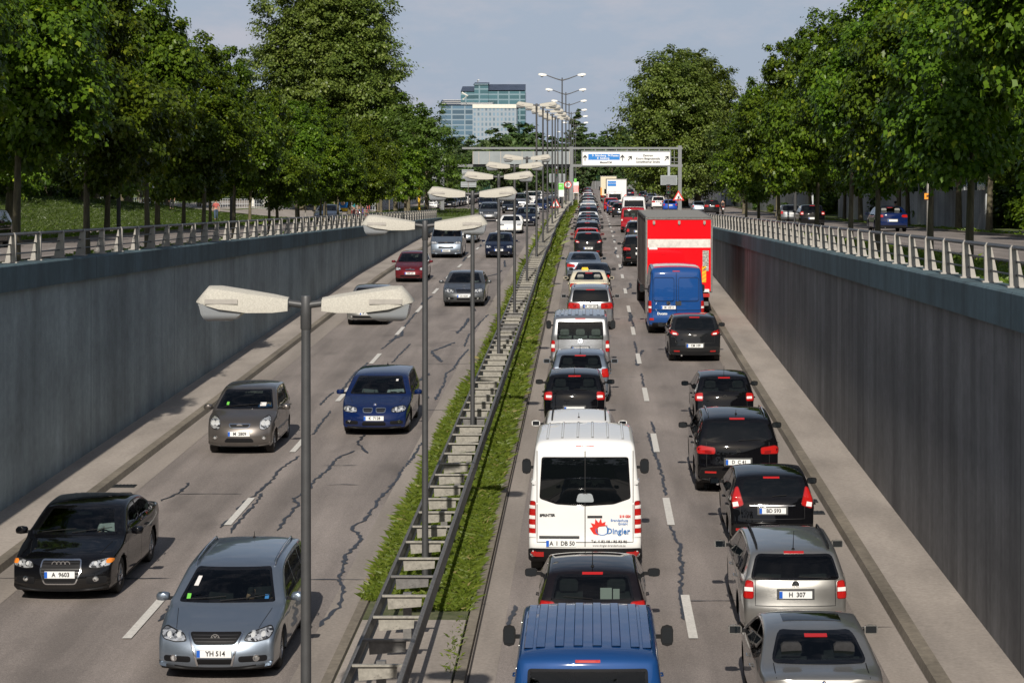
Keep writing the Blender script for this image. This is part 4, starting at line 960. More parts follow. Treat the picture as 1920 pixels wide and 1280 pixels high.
def cut_windows(me, sh, holes):
    for view in ('side', 'front', 'rear'):
        hs = [h for v, h in holes if v == view]
        if not hs: continue
        body = bpy.data.objects.new('tmp_body', me); COL.objects.link(body); k = len(me.materials); mb = MB()
        for h in hs:
            if view == 'side': mb.prism(h, -2, 2, 'x')
            elif view == 'front': mb.prism(h, sh.L * .5, sh.L + .5, 'y')
            else: mb.prism(h, -.6, sh.L * .42, 'y')
        cm = mb.mesh('cutter', [TMPM], smooth=False); cut = bpy.data.objects.new('cutter', cm); COL.objects.link(cut)
        md = body.modifiers.new('b', 'BOOLEAN'); md.object = cut; md.operation = 'DIFFERENCE'; md.solver = 'EXACT'; md.material_mode = 'TRANSFER'
        dg = bpy.context.evaluated_depsgraph_get(); dg.update(); res = bpy.data.meshes.new_from_object(body.evaluated_get(dg))
        bpy.data.objects.remove(body); bpy.data.objects.remove(cut)
        ti = [i for i, m in enumerate(res.materials) if m == TMPM]
        bm = bmesh.new(); bm.from_mesh(res); bmesh.ops.delete(bm, geom=[f for f in bm.faces if f.material_index in ti], context='FACES'); bm.to_mesh(res); bm.free()
        if len(res.polygons) > 300: me = res
    return me
TMPM = bpy.data.materials.new('window_cut')
def mirror_poly(p): return [(-a, b) for a, b in reversed(p)]
class Car:
    """builds one vehicle out of named parts; local frame: rear bumper at y=0, nose towards +y, wheels on z=0"""
    def __init__(s, kind, name, paint_, detail=2, **over):
        s.sh = Shell(kind, **over); s.kind = kind; s.root = empty(name); s.detail = detail
        me = s.sh.build(); s.bvh = BVHTree.FromPolygons([v.co.copy() for v in me.vertices], [tuple(p.vertices) for p in me.polygons])
        me = cut_wheels(me, s.sh); s.me = me; s.paint = paint_; s.holes = []
    def finish(s):
        me = cut_windows(s.me, s.sh, s.holes)
        mats = list(me.materials); sh = s.sh
        pi = [i for i, m in enumerate(mats) if m == PRIM]
        bm = bmesh.new(); bm.from_mesh(me); dl = []
        for f in bm.faces:
            q = f.calc_center_median(); rr = min(math.hypot(q.y - y, q.z - sh.wr) for y in sh.wheels)
            if f.material_index in pi:
                if abs(q.x) > sh.X(q.y, q.z) + .006 or any(abs(v.co.x) > sh.W / 2 + .06 for v in f.verts): dl.append(f)
            elif rr < sh.wr + .035 and abs(q.x) > sh.W / 2 - .29 and abs(f.normal.x) > .3: dl.append(f)
        bmesh.ops.delete(bm, geom=dl, context='FACES'); bm.to_mesh(me); bm.free()
        me.materials.clear()
        for i, m in enumerate(mats): me.materials.append(PRIM if m == PRIM else s.paint)
        me.materials.append(PRIM); li = len(me.materials) - 1
        for p in me.polygons:
            if p.center.z < .255 * (sh.wr / .31): p.material_index = li
        if not mats: me.materials.append(s.paint)
        if s.holes:
            bm = bmesh.new(); bm.from_mesh(me); dl = []
            for f in bm.faces:
                c = f.calc_center_median(); n = f.normal
                for (view, poly) in s.holes:
                    if view == 'side' and abs(n.x) > .5 and c.z > s.sh.zb - .1: p = (c.y, c.z)
                    elif view == 'front' and n.y > .12 and c.y > s.sh.L / 2: p = (c.x, c.z)
                    elif view == 'rear' and n.y < -.12 and c.y < s.sh.L / 2: p = (c.x, c.z)
                    else: continue
                    if inside(p, poly): dl.append(f); break
            bmesh.ops.delete(bm, geom=dl, context='FACES'); bm.to_mesh(me); bm.free()
        me.shade_smooth(); sharp(me, 38)
        s.body = put('body', me, s.root)
        for sl in s.body.material_slots:
            if sl.material == s.paint: pass
        return s.root
    def hit(s, view, a, b, off):
        sh = s.sh
        if view == 'side+' or view == 'side-':
            sg = 1 if view == 'side+' else -1
            return Vector((sg * (sh.X(a, b) + off), a, b))
        if view == 'front': o, d = Vector((a, sh.L + 3, b)), Vector((0, -1, 0))
        elif view == 'rear': o, d = Vector((a, -3, b)), Vector((0, 1, 0))
        elif view == 'top': o, d = Vector((a, b, 5)), Vector((0, 0, -1))
        h = s.bvh.ray_cast(o, d)
        if h[0] is None:
            # just beyond the silhouette: take the nearest surface point
            q = s.bvh.find_nearest(Vector((a, sh.L if view == 'front' else (0 if view == 'rear' else b), b if view != 'top' else sh.H)))
            return q[0] + q[1] * off
        n = h[1] if h[1].dot(d) < 0 else -h[1]
        return h[0] + n * off - d * off * .3
    def patch(s, name, view, poly, mats, off=.004, sm=1, edge=None, parent=None, hole=None, seg=.06, thick=.012):
        """panel following the body surface inside a 2D outline; edge = width of an outer band in material slot 1"""
        P_ = fillet(poly, (0, .045, .085)[sm]) if sm else list(poly)
        P_ = resample(P_, seg, True)
        cx = sum(p[0] for p in P_) / len(P_); cz = sum(p[1] for p in P_) / len(P_)
        size = min(max(p[0] for p in P_) - min(p[0] for p in P_), max(p[1] for p in P_) - min(p[1] for p in P_)) / 2
        e = 1 - (edge / max(size, .01) if edge else .2); e = max(e, .4)
        fr = [1.0, e, e * .72, e * .42, e * .18]
        n = len(P_); vs = []
        v0 = [s.hit(view, cx + (p[0] - cx) * 1.0, cz + (p[1] - cz) * 1.0, off - thick) for p in P_]; vs += v0
        e2 = min(e, .8) if edge else e
        for f in (fr[0], fr[1], e2 * .72, e2 * .42, e2 * .18): vs += [s.hit(view, cx + (p[0] - cx) * f, cz + (p[1] - cz) * f, off) for p in P_]
        if edge:
            ins = inset(P_, edge)
            for j in range(n): vs[2 * n + j] = s.hit(view, ins[j][0], ins[j][1], off)
        vs.append(s.hit(view, cx, cz, off)); fs = []; ms = []
        for r in range(len(fr)):
            for j in range(n):
                fs.append((r * n + j, r * n + (j + 1) % n, (r + 1) * n + (j + 1) % n, (r + 1) * n + j)); ms.append(1 if (edge and r <= 1) else 0)
        c = len(vs) - 1; r = len(fr)
        for j in range(n): fs.append((r * n + j, r * n + (j + 1) % n, c)); ms.append(0)
        me = bpy.data.meshes.new(name); me.from_pydata([tuple(v) for v in vs], [], fs)
        for m in (mats if isinstance(mats, (list, tuple)) else [mats]): me.materials.append(m)
        me.polygons.foreach_set('material_index', ms); fix_normals(me); me.shade_smooth(); sharp(me, 50)
        if hole:
            s.holes.append((hole, inset(P_, edge * .7)))
        return put(name, me, parent or s.root)
    def line(s, mb, view, pts, w=.008, off=.003):
        pts = resample(pts, .08, False) + [pts[-1]]; rows = []
        for i, p in enumerate(pts):
            a = pts[max(0, i - 1)]; b = pts[min(len(pts) - 1, i + 1)]; tx, ty = b[0] - a[0], b[1] - a[1]; l = math.hypot(tx, ty) or 1
            nx, ny = ty / l * w / 2, -tx / l * w / 2
            rows.append([s.hit(view, p[0] + nx, p[1] + ny, off), s.hit(view, p[0] - nx, p[1] - ny, off)])
        mb.strip([[tuple(q) for q in r] for r in rows])
    # ---- standard equipment
    def wheels(s, rim=None):
        sh = s.sh; r = sh.wr; w = .095 if s.kind != 'bigvan' else .11
        key = (round(r, 3), w, (rim or RIM).name)
        if key not in WH:
            mb = MB(); mb.lathe([(r * .60, -w), (r * .93, -w), (r, -w * .75), (r, w * .75), (r * .93, w), (r * .60, w)], 28, 'x'); t = mb.mesh('tyre', TYRE, ang=30)
            mb = MB(); mb.lathe([(r * .62, w * .9), (r * .56, w * .95), (r * .54, w * .55), (r * .54, -w * .9)], 28, 'x')
            mb.lathe([(.0, w * .72), (r * .14, w * .72), (r * .16, w * .45)], 14, 'x')
            for k in range(5):
                a0 = 2 * math.pi * k / 5
                for q in (-.17, .17):
                    c, si = math.cos(a0 + q * .55), math.sin(a0 + q * .55); c2, s2 = math.cos(a0 + q * 1.25), math.sin(a0 + q * 1.25)
                    mb.tube([(w * .6, r * .1 * c, r * .1 * si), (w * .72, r * .55 * c2, r * .55 * s2)], [.022, .017], 5)
            rm = mb.mesh('rim', rim or RIM, ang=40)
            mb = MB(); mb.lathe([(0, -w * .1), (r * .54, -w * .1)], 20, 'x'); bk = mb.mesh('brake_disc', MT['galvdark'])
            WH[key] = (t, rm, bk)
        t, rm, bk = WH[key]
        for y in sh.wheels:
            for sg in (-1, 1):
                g = empty('wheel', (sg * (sh.W / 2 - .035 - w), y, r), 0 if sg > 0 else math.pi, s.root)
                put('tyre', t, g); put('rim', rm, g)
                if s.detail > 1: put('brake_disc', bk, g)
    def glazing(s, rear_tint=False, all_tint=False, interior=True, seatm=None):
        sh = s.sh; tr = not all_tint
        for k, p in enumerate(sh.side):
            for sd in ('side+', 'side-'):
                gm = GTINT if (all_tint or (rear_tint and k < len(sh.side) - 1)) else GLASS
                s.patch('side_window', sd, p, [gm, FRIT], .004, 1, .03, hole='side' if (gm == GLASS and sd == 'side+') else None)
        s.patch('windshield', 'front', sh.ws, [GLASS if tr else GTINT, FRIT], .004, 1, .035, hole='front' if tr else None)
        if sh.rw:
            rt = all_tint or rear_tint == 2
            s.patch('rear_window', 'rear', sh.rw, [GTINT if rt else GLASS, FRIT], .004, 2 if s.kind not in ('van', 'bigvan') else 1, .035, hole=None if rt else 'rear')
        if interior and tr:
            W2 = sh.W / 2 - .14; zc = sh.zb - .04
            mb = MB(); y1 = sh.top[-7][0] - .05
            mb.box(-W2, W2, .35, sh.L - 1.25, .26, .34)                       # floor
            yd = sh.wheels[1] - .42
            mb.loft([[(-W2, yd - .28, zc - .22), (-W2, yd + .25, zc - .3), (-W2, yd + .30, zc - .02), (-W2, yd - .1, zc + .02), (-W2, yd - .28, zc - .06)], [(W2, yd - .28, zc - .22), (W2, yd + .25, zc - .3), (W2, yd + .30, zc - .02), (W2, yd - .1, zc + .02), (W2, yd - .28, zc - .06)]])
            mb.build('dashboard', INTER, s.root)
            sm_ = seatm or INTER; rowsy = [yd - 1.12]
            if s.kind not in ('bigvan', 'coupe'): rowsy.append(yd - 2.0)
            if s.kind == 'van': rowsy.append(yd - 2.85)
            key = ('seat', sm_.name)
            if key not in WH:
                mb = MB(); mb.box(-.23, .23, -.02, .46, .0, .18); mb.prism([(-.24, .05), (-.12, .03), (-.16, .62), (-.20, .66), (-.28, .60)], -.22, .22, 'x')
                mb2 = MB(); mb2.loft([[(-.13, -.28, .68), (.13, -.28, .68), (.13, -.18, .68), (-.13, -.18, .68)], [(-.145, -.29, .74), (.145, -.29, .74), (.145, -.17, .74), (-.145, -.17, .74)], [(-.14, -.29, .83), (.14, -.29, .83), (.14, -.18, .83), (-.14, -.18, .83)], [(-.10, -.27, .87), (.10, -.27, .87), (.10, -.20, .87), (-.10, -.20, .87)]])
                mb2.tube([(-.06, -.22, .6), (-.06, -.23, .7)], .01, 5); mb2.tube([(.06, -.22, .6), (.06, -.23, .7)], .01, 5)
                WH[key] = (mb.mesh('seat', sm_, ang=60), mb2.mesh('headrest', sm_, ang=50))
            a, b = WH[key]; z0 = sh.zb - .50
            for ri, yy in enumerate(rowsy):
                for x in ((-.37, .37) if s.kind not in ('van', 'bigvan') else (-.5, 0, .5) if ri else (-.5, .5)):
                    q = empty('seat', (x, yy, z0), 0, s.root); put('seat_shell', a, q); put('headrest', b, q)
            mb = MB(); mb.tube([(.37 * -1 + .17 * math.cos(t_ / 8 * math.pi), yd - .40 + .06 * math.sin(t_ / 8 * math.pi), zc - .10 + .17 * math.sin(t_ / 8 * math.pi)) for t_ in range(17)], .014, 6); mb.build('steering_wheel', PRIM, s.root)
            mb = MB(); mb.box(-.12, .12, sh.wheels[1] - 1.02, sh.wheels[1] - 1.0, sh.H - .24, sh.H - .18); mb.build('inner_mirror', PRIM, s.root)
            s.driver_at = (-.37, yd - 1.02, z0 + .12)
            s.mate_at = (.37, yd - 1.02, z0 + .12)
    def mirrors(s, m=None, big=False, y=None, z=None):
        sh = s.sh; y = y or sh.side[-1][-1][0] - .03; z = z or sh.zb + .06
        for sg in (-1, 1):
            x = sg * (sh.X(y, z) + .01); w, h = (.20, .14) if not big else (.17, .30)
            mb = MB(); rr = []
            for t, k in ((0, .5), (.12, .85), (.5, 1), (.9, .85), (1, .5)):
                xx = x + sg * (.06 + t * w); hh = h * k / 2; rr.append([(xx, y - .035, z - hh), (xx, y + .05 * k + .02, z - hh * .8), (xx, y + .07 * k + .02, z), (xx, y + .05 * k + .02, z + hh * .8), (xx, y - .035, z + hh)])
            mb.loft(rr); o = mb.build('side_mirror', m or s.paint, s.root, ang=50)
            mb = MB(); mb.box(min(x - sg * .02, x + sg * .1), max(x - sg * .02, x + sg * .1), y - .01, y + .04, z - .05, z + .0); mb.build('mirror_arm', PRIM, o)
            mb = MB(); a, b = sorted((x + sg * (.08), x + sg * (.04 + w))); mb.box(a, b, y - .040, y - .0351, z - h * .36, z + h * .36); mb.build('mirror_glass', MIRR, o)
    def seams(s):
        sh = s.sh; zb = sh.zb - .02; mb = MB(); zl = .26
        for sd in ('side+', 'side-'):
            ds = [sh.side[i][0][0] - .04 for i in range(1, len(sh.side))] or [sh.side[0][0][0] - .1]
            for y in ds: s.line(mb, sd, [(y, zb), (y + .0, zl)])
            yf = sh.side[-1][-1][0] + .06; s.line(mb, sd, [(yf, zb), (yf + .05, .6), (yf + .02, zl)])
            s.line(mb, sd, [(ds[0], zl), (yf, zl)])
        x = sh.W / 2 * .80; f = sh.ws[0][1]
        y0, y1 = sh.L - .42, sh.wheels[1] - .02
        s.line(mb, 'top', [(-x * .86, y0), (-x, y1)]); s.line(mb, 'top', [(x * .86, y0), (x, y1)])
        if s.kind not in ('bigvan',):
            s.line(mb, 'rear', [(-x * .92, sh.rw[0][1] if sh.rw else 1.1), (-x * .92, .62), (x * .92, .62), (x * .92, sh.rw[-1][1] if sh.rw else 1.1)], .011)
        mb.build('panel_gap', PRIM, s.root, smooth=False)
        for sd, sg in (('side+', 1), ('side-', -1)):
            for y in [sh.side[i][0][0] + .10 for i in range(len(sh.side) - 1 if len(sh.side) > 1 else 0, len(sh.side))][:2] + ([sh.side[-2][0][0] + .12] if len(sh.side) > 1 and s.kind not in ('van',) else []):
                z = sh.zb - .10; x_ = sh.X(y, z); mb = MB(); mb.tube([(sg * x_, y - .08, z), (sg * (x_ + .03), y - .06, z), (sg * (x_ + .03), y + .06, z), (sg * x_, y + .08, z)], .012, 6); mb.build('door_handle', s.paint, s.root)
    def plate(s, view, z, text='', x=0, blue=True, w=.52, h=.115, parent=None):
        p = s.hit(view, x, z, 0); sg = 1 if view == 'front' else -1
        ys = [s.hit(view, x + a, z + b, 0).y for a in (-w / 2, 0, w / 2) for b in (-h / 2, h / 2)]
        y = (max(ys) if sg > 0 else min(ys)) + sg * .006
        a, b = sorted((y - sg * .03, y + sg * .008))
        mb = MB(); mb.box(x - w / 2, x + w / 2, a, b, z - h / 2, z + h / 2); g = mb.build('licence_plate', PLATE, parent or s.root, ang=20)
        yy = y + sg * .008
        a, b = sorted((yy, yy + sg * .003))
        if blue:
            xl = (x + w / 2 - .05, x + w / 2) if view == 'front' else (x - w / 2, x - w / 2 + .05)
            mb = MB(); mb.box(xl[0], xl[1], a, b, z - h / 2 + .004, z + h / 2 - .004); mb.build('blue_band', PLBLUE, g)
        if text:
            rot = (R(90), 0, math.pi) if view == 'front' else (R(90), 0, 0)
            writing('lettering', text, h * .92, MT['black'], g, (x + (-.02 if view == 'front' else .02), yy + sg * .003, z), rot, bold=.003, sx=.9)
        return g
    def wiper(s, view, pts):
        mb = MB(); q = [s.hit(view, a, b, .018) for a, b in pts]; mb.tube([tuple(p) for p in q], .007, 5); mb.build('wiper', PRIM, s.root)
    def roofrails(s, m, y0, y1, x=None):
        sh = s.sh
        for sg in (-1, 1):
            xx = sg * (x or (sh.X(1.5, sh.H - .1) - .12)); mb = MB(); pts = []
            for t in (0, .04, .12, .5, .88, .96, 1):
                y = y0 + (y1 - y0) * t; h = s.hit('top', xx, y, 0); pts.append((xx, y, h.z + (.0 if t in (0, 1) else .05)))
            mb.tube(pts, .016, 8); mb.build('roof_rail', m, s.root)
    def antenna(s, y=.7, h=.28, x=0):
        p = s.hit('top', x, y, 0); mb = MB(); mb.tube([tuple(p), (x, y - h * .35, p.z + h)], [.008, .004], 5); mb.lathe([(.028, 0), (.02, .02), (.0, .03)], 8, 'z', tuple(p)); mb.build('antenna', PRIM, s.root)
    def brakelight(s, z, w=.32, y=None, lit=False):
        if y is None: s.patch('brake_light', 'rear', [(-w / 2, z - .015), (-w / 2, z + .015), (w / 2, z + .015), (w / 2, z - .015)], LRED, .008, 0)
    def badge(s, view, kind, z, r=.05, x=0, parent=None):
        """maker's mark as seen in the photograph"""
        p = s.hit(view, x, z, .0); sg = 1 if view == 'front' else -1; y = p.y + sg * .004
        def Pz(pts, a=0, b=.008, m=CHROME, name='badge', par=parent or s.root):
            mb = MB(); lo, hi = sorted((y + sg * a, y + sg * b))
            for q in pts: mb.prism([(x + u, z + v) for u, v in q], lo, hi)
            return mb.build(name, m, par, ang=30)
        def ring(cx, cz, ro, ri):
            k = 20; o = []
            for i in range(k):
                a0, a1 = 2 * math.pi * i / k, 2 * math.pi * (i + 1) / k
                o.append([(cx + ri * math.cos(a0), cz + ri * math.sin(a0)), (cx + ro * math.cos(a0), cz + ro * math.sin(a0)), (cx + ro * math.cos(a1), cz + ro * math.sin(a1)), (cx + ri * math.cos(a1), cz + ri * math.sin(a1))])
            return o
        def bar(x0, z0, x1, z1, w):
            dx, dz = x1 - x0, z1 - z0; l = math.hypot(dx, dz); nx, nz = -dz / l * w / 2, dx / l * w / 2
            return [(x0 + nx, z0 + nz), (x0 - nx, z0 - nz), (x1 - nx, z1 - nz), (x1 + nx, z1 + nz)]
        if kind == 'rings':
            q = []
            for i in range(4): q += ring((i - 1.5) * r * 1.45, 0, r, r * .78)
            return Pz(q)
        if kind == 'letters':       # ring with two stacked letter strokes
            Pz([ring_pts(24, r * .9)], -.004, .002, MT['darkbox'], 'badge_field')
            q = ring(0, 0, r, r * .86)
            q += [bar(-.35 * r, .72 * r, 0, .12 * r, .16 * r), bar(.35 * r, .72 * r, 0, .12 * r, .16 * r), bar(-.72 * r, .35 * r, -.35 * r, -.72 * r, .15 * r), bar(-.35 * r, -.72 * r, 0, -.02 * r, .15 * r), bar(0, -.02 * r, .35 * r, -.72 * r, .15 * r), bar(.35 * r, -.72 * r, .72 * r, .35 * r, .15 * r)]
            return Pz(q)
        if kind == 'roundel':
            Pz([ring_pts(24, r)], -.004, .003, MT['black'], 'badge_field'); k = 8
            def quad(a): return [(0, 0)] + [(r * .62 * math.cos(a + math.pi / 2 * i / k), r * .62 * math.sin(a + math.pi / 2 * i / k)) for i in range(k + 1)]
            Pz([quad(0), quad(math.pi)], .003, .006, MT['signwhite'] if sg < 0 else PLBLUE, 'badge_quarter'); Pz([quad(math.pi / 2), quad(1.5 * math.pi)], .003, .006, PLBLUE if sg < 0 else MT['signwhite'], 'badge_quarter')
            return Pz(ring(0, 0, r, r * .9))
        if kind == 'star':
            q = ring(0, 0, r, r * .86)
            for a in (90, 210, 330): q.append([(.13 * r * math.cos(R(a + 90)), .13 * r * math.sin(R(a + 90))), (.13 * r * math.cos(R(a - 90)), .13 * r * math.sin(R(a - 90))), (r * .9 * math.cos(R(a)), r * .9 * math.sin(R(a)))])
            return Pz(q)
        if kind == 'oval':
            return Pz([[(a * 1.5, b * .7) for a, b in ring_pts(20, r)]], 0, .006)
        if kind == 'bolt':
            return Pz(ring(0, 0, r, r * .82) + [bar(-r * 1.1, 0, r * 1.1, 0, r * .2)])
        if kind == 'disc':
            return Pz([ring_pts(20, r)], 0, .006)
def inside(p, poly):
    x, y = p; c = False; n = len(poly)
    for i in range(n):
        x1, y1 = poly[i]; x2, y2 = poly[i - 1]
        if (y1 > y) != (y2 > y) and x < (x2 - x1) * (y - y1) / (y2 - y1) + x1: c = not c
    return c
WH = {}
MIRR = base('mirror_glass', (.008, .011, .014), .03, 0.0, .6)

# ------------------------------------------------------------------ people: one skin-modifier body each, clothing and hair as children
def skin_mesh(name, nodes, edges, m, sub=1):
    me = bpy.data.meshes.new(name); me.from_pydata([n[0] for n in nodes], edges, []); o = bpy.data.objects.new(name, me); COL.objects.link(o)
    md = o.modifiers.new('s', 'SKIN'); md.use_smooth_shade = True
    for i, n in enumerate(nodes): r = n[1] if hasattr(n[1], '__len__') else (n[1], n[1]); me.skin_vertices[0].data[i].radius = r
    me.skin_vertices[0].data[0].use_root = True
    sd_ = o.modifiers.new('u', 'SUBSURF'); sd_.levels = sub; sd_.render_levels = sub
    dg = bpy.context.evaluated_depsgraph_get(); dg.update(); res = bpy.data.meshes.new_from_object(o.evaluated_get(dg)); bpy.data.objects.remove(o)
    res.materials.clear(); res.materials.append(m); res.name = name
    for p in res.polygons: p.use_smooth = True
    return res
def person(name, loc, rz, pose, shirt, trousers, label=None, cat='person', scale=1.0, seated=False, hat=None, group=None, parent=None):
    """pose: 'walk', 'stand', 'sit', 'ride'"""
    g = empty(name, loc, rz, parent); g.scale = (scale,) * 3
    if label: tag(g, label, cat, group)
    st = {'walk': ((.10, .30, -.22), (.10, -.16, .30)), 'stand': ((.10, .02, .0), (.10, .0, .03)), 'sit': None, 'ride': None}[pose]
    hz_ = .95 if pose in ('walk', 'stand') else 0.0
    lean = .02 if pose in ('walk', 'stand') else (-.10 if pose == 'sit' else .16)
    H = lambda z: hz_ + z
    nodes = [((0, 0, H(0)), (.15, .105)), ((0, lean * .4, H(.22)), (.13, .095)), ((0, lean, H(.42)), (.155, .105)), ((0, lean + .01, H(.52)), (.06, .06)), ((0, lean + .03, H(.60)), (.055, .06)), ((0, lean + .045, H(.68)), (.075, .095)), ((0, lean + .04, H(.78)), (.065, .085)),
             ((0, lean + .13, H(.665)), (.014, .014))]
    edges = [(0, 1), (1, 2), (2, 3), (3, 4), (4, 5), (5, 6), (5, 7)]
    clothes_top = [nodes[0], nodes[1], nodes[2]]
    def chain(start, pts):
        prev = start
        for p in pts:
            nodes.append(p); edges.append((prev, len(nodes) - 1)); prev = len(nodes) - 1
        return prev
    arms = []; legs = []
    for s in (-1, 1):
        sh = (s * .185, lean, H(.43))
        if pose == 'walk': el, wr = (s * .25, lean - .10 * s, H(.15)), (s * .24, lean + .02 + .16 * -s, H(-.08))
        elif pose == 'stand': el, wr = (s * .26, lean, H(.16)), (s * .20, lean + .16, H(.02))
        else: el, wr = (s * .25, lean + .16, H(.22)), (s * .17, lean + .40, H(.26))
        hand = tuple(w + (w - e) * .35 for w, e in zip(wr, el))
        arm = [(sh, .058), (el, .042), (wr, .028), (hand, (.040, .020))]; arms.append(arm)
        last = chain(2, arm)
        d = Vector(hand) - Vector(wr); d.normalize(); sx = Vector((0, 1, 0)) if abs(d.y) < .7 else Vector((1, 0, 0)); pal = d.cross(sx).normalized()
        sx = pal.cross(d).normalized()
        for k, ln in enumerate((.075, .085, .08, .062)):
            b0 = Vector(hand) + sx * (k - 1.5) * .02 + d * .02; b1 = b0 + d * ln * .55 - pal * .012 * s; b2 = b1 + d * ln * .4 - pal * .03 * s
            chain(last, [(tuple(b0), .010), (tuple(b1), .009), (tuple(b2), .007)])
        th = Vector(wr) + d * .03 + sx * -.035; chain(last, [(tuple(th), .012), (tuple(th + d * .045 - sx * .02), .009)])
        hp = (s * .10, 0, H(-.04))
        if pose == 'walk':
            f = 1 if s > 0 else -1; kn, an, to = (s * .11, .14 * f + .05, .50), (s * .11, .24 if f > 0 else -.26, .09 if f > 0 else .14), (s * .12, .42 if f > 0 else -.12, .04)
        elif pose == 'stand': kn, an, to = (s * .11, .03, .50), (s * .11, 0, .09), (s * .14, .17, .035)
        elif pose == 'sit': kn, an, to = (s * .14, .44, .02), (s * .14, .62, -.34), (s * .14, .78, -.38)
        else: kn, an, to = (s * .20, .36, -.06), (s * .19, .16, -.42), (s * .19, .34, -.46)
        leg = [(hp, .092), (kn, .06), (an, .042), (to, (.038, .03))]; legs.append(leg); chain(0, leg)
    put('body', skin_mesh('body', nodes, edges, SKIN, 1), g)
    n2 = [(p, (r[0] * 1.12 + .008, r[1] * 1.14 + .008)) for p, r in clothes_top]; e2 = [(0, 1), (1, 2)]; n2.append(((0, lean + .005, H(.485)), (.085, .075))); e2.append((2, 3))
    for a in arms:
        e = len(n2); sh, el, wr = Vector(a[0][0]), Vector(a[1][0]), Vector(a[2][0])
        n2 += [(tuple(sh), .072), (tuple(sh.lerp(el, .85)), .060)]; e2 += [(2, e), (e, e + 1)]
    put('shirt', skin_mesh('shirt', n2, e2, SHIRT[shirt], 1), g)
    n3 = [((0, 0, H(.06)), (.165, .12)), ((0, 0, H(-.03)), (.165, .125))]; e3 = [(0, 1)]
    for lg in legs:
        e = len(n3); n3 += [(lg[0][0], .108), (lg[1][0], .078), (tuple(Vector(lg[1][0]).lerp(Vector(lg[2][0]), .92)), .062)]; e3 += [(1, e), (e, e + 1), (e + 1, e + 2)]
    put('trousers', skin_mesh('trousers', n3, e3, SHIRT[trousers], 1), g)
    mb = MB()
    for lg in legs:
        an, to = Vector(lg[2][0]), Vector(lg[3][0]); mb.tube([tuple(an + Vector((0, -.05, -.03))), tuple(an + Vector((0, .03, -.02))), tuple(to)], [.045, .05, .034], 8)
    mb.build('shoes', SHIRT['black'], g)
    mb = MB(); c = Vector((0, lean + .025, H(.745))); rr = []
    for t, k in ((-.075, .80), (-.03, 1.0), (.03, .98), (.07, .75), (.095, .35)):
        rr.append([tuple(c + Vector((math.cos(a) * .083 * k, math.sin(a) * .098 * k - .018, t))) for a in [2 * math.pi * i / 14 for i in range(14)]])
    mb.loft(rr)
    if hat: mb.lathe([(.10, .04), (.098, .0)], 12, 'z', tuple(c))
    put('cap' if hat else 'hair', mb.mesh('hair', SHIRT[hat] if hat else HAIR, ang=60), g)
    mb = MB()      # eyes and mouth as fine marks on the face
    for s in (-1, 1): mb.lathe([(0, .006), (.012, .0)], 8, 'y', (s * .03, lean + .128, H(.70)))
    mb.box(-.022, .022, lean + .118, lean + .132, H(.625), H(.632)); mb.build('face_marks', HAIR, g)
    return g
GSL = base('grille_slat_black', (.03, .03, .032), .4)
# ------------------------------------------------------------------ vehicles: faces
def both(c, name, view, poly, mats, off=.006, sm=1, edge=None, parent=None, seg=.05):
    o = []
    for q in (poly, mirror_poly(poly)): o.append(c.patch(name, view, q, mats, off, sm, edge, parent, None, seg))
    return o
def box2(x0, x1, z0, z1): return [(x0, z0), (x0, z1), (x1, z1), (x1, z0)]
def front(c, hl, grille=None, intake=None, fog=None, plate=('', .42), badge=None, slats=4, chrome_frame=False, kid=None, amber=None, gm=None, fogm=None):
    # lamp: lens with reflector bowls
    for o, sg in zip(both(c, 'headlight', 'front', hl, [LCLR, PRIM], .008, 1, .012), (1, -1)):
        xs = [p[0] for p in hl]; zs_ = [p[1] for p in hl]; zc = (min(zs_) + max(zs_)) / 2; h = (max(zs_) - min(zs_)) / 2
        for t in (.32, .66):
            x = sg * (min(xs) + (max(xs) - min(xs)) * t); r = h * .52
            c.patch('reflector', 'front', [(x + a, zc + b) for a, b in ring_pts(10, r)], [LBULB, LCLR], .014, 0, r * .3, o, seg=.04)
        if amber: c.patch('indicator', 'front', amber if sg > 0 else mirror_poly(amber), LAMB, .013, 1, parent=o, seg=.04)
    if grille:
        for gp in (grille if isinstance(grille[0][0], (tuple, list)) else [grille]):
            g = c.patch('grille', 'front', gp, [gm or GRL, CHROME] if chrome_frame else [gm or GRL], .008, 1, .022 if chrome_frame else None)
            z0, z1 = min(p[1] for p in gp), max(p[1] for p in gp); mb = MB()
            for k in range(slats):
                z = z0 + (z1 - z0) * (k + 1) / (slats + 1)
                xs = sorted(row_cross(gp, z)); 
                if len(xs) >= 2: c.line(mb, 'front', [(xs[0] + .03, z), (xs[-1] - .03, z)], .007, .014)
            if mb.v: mb.build('grille_slat', kid or GSL, g, smooth=False)
    for ip in (intake or []): c.patch('air_intake', 'front', ip, GRL, .005, 1, seg=.07)
    if fog:
        x, z, r = fog
        for sg in (-1, 1): c.patch('fog_lamp', 'front', [(sg * x + a, z + b) for a, b in ring_pts(10, r)], [LCLR, CHROME], .012, 0, r * .3, seg=.05)
    c.plate('front', plate[1], plate[0])
    if badge: c.badge('front', *badge)
def row_cross(poly, z):
    o = []
    for (x1, z1), (x2, z2) in zip(poly, poly[1:] + poly[:1]):
        if (z1 > z) != (z2 > z): o.append(x1 + (x2 - x1) * (z - z1) / (z2 - z1))
    return o
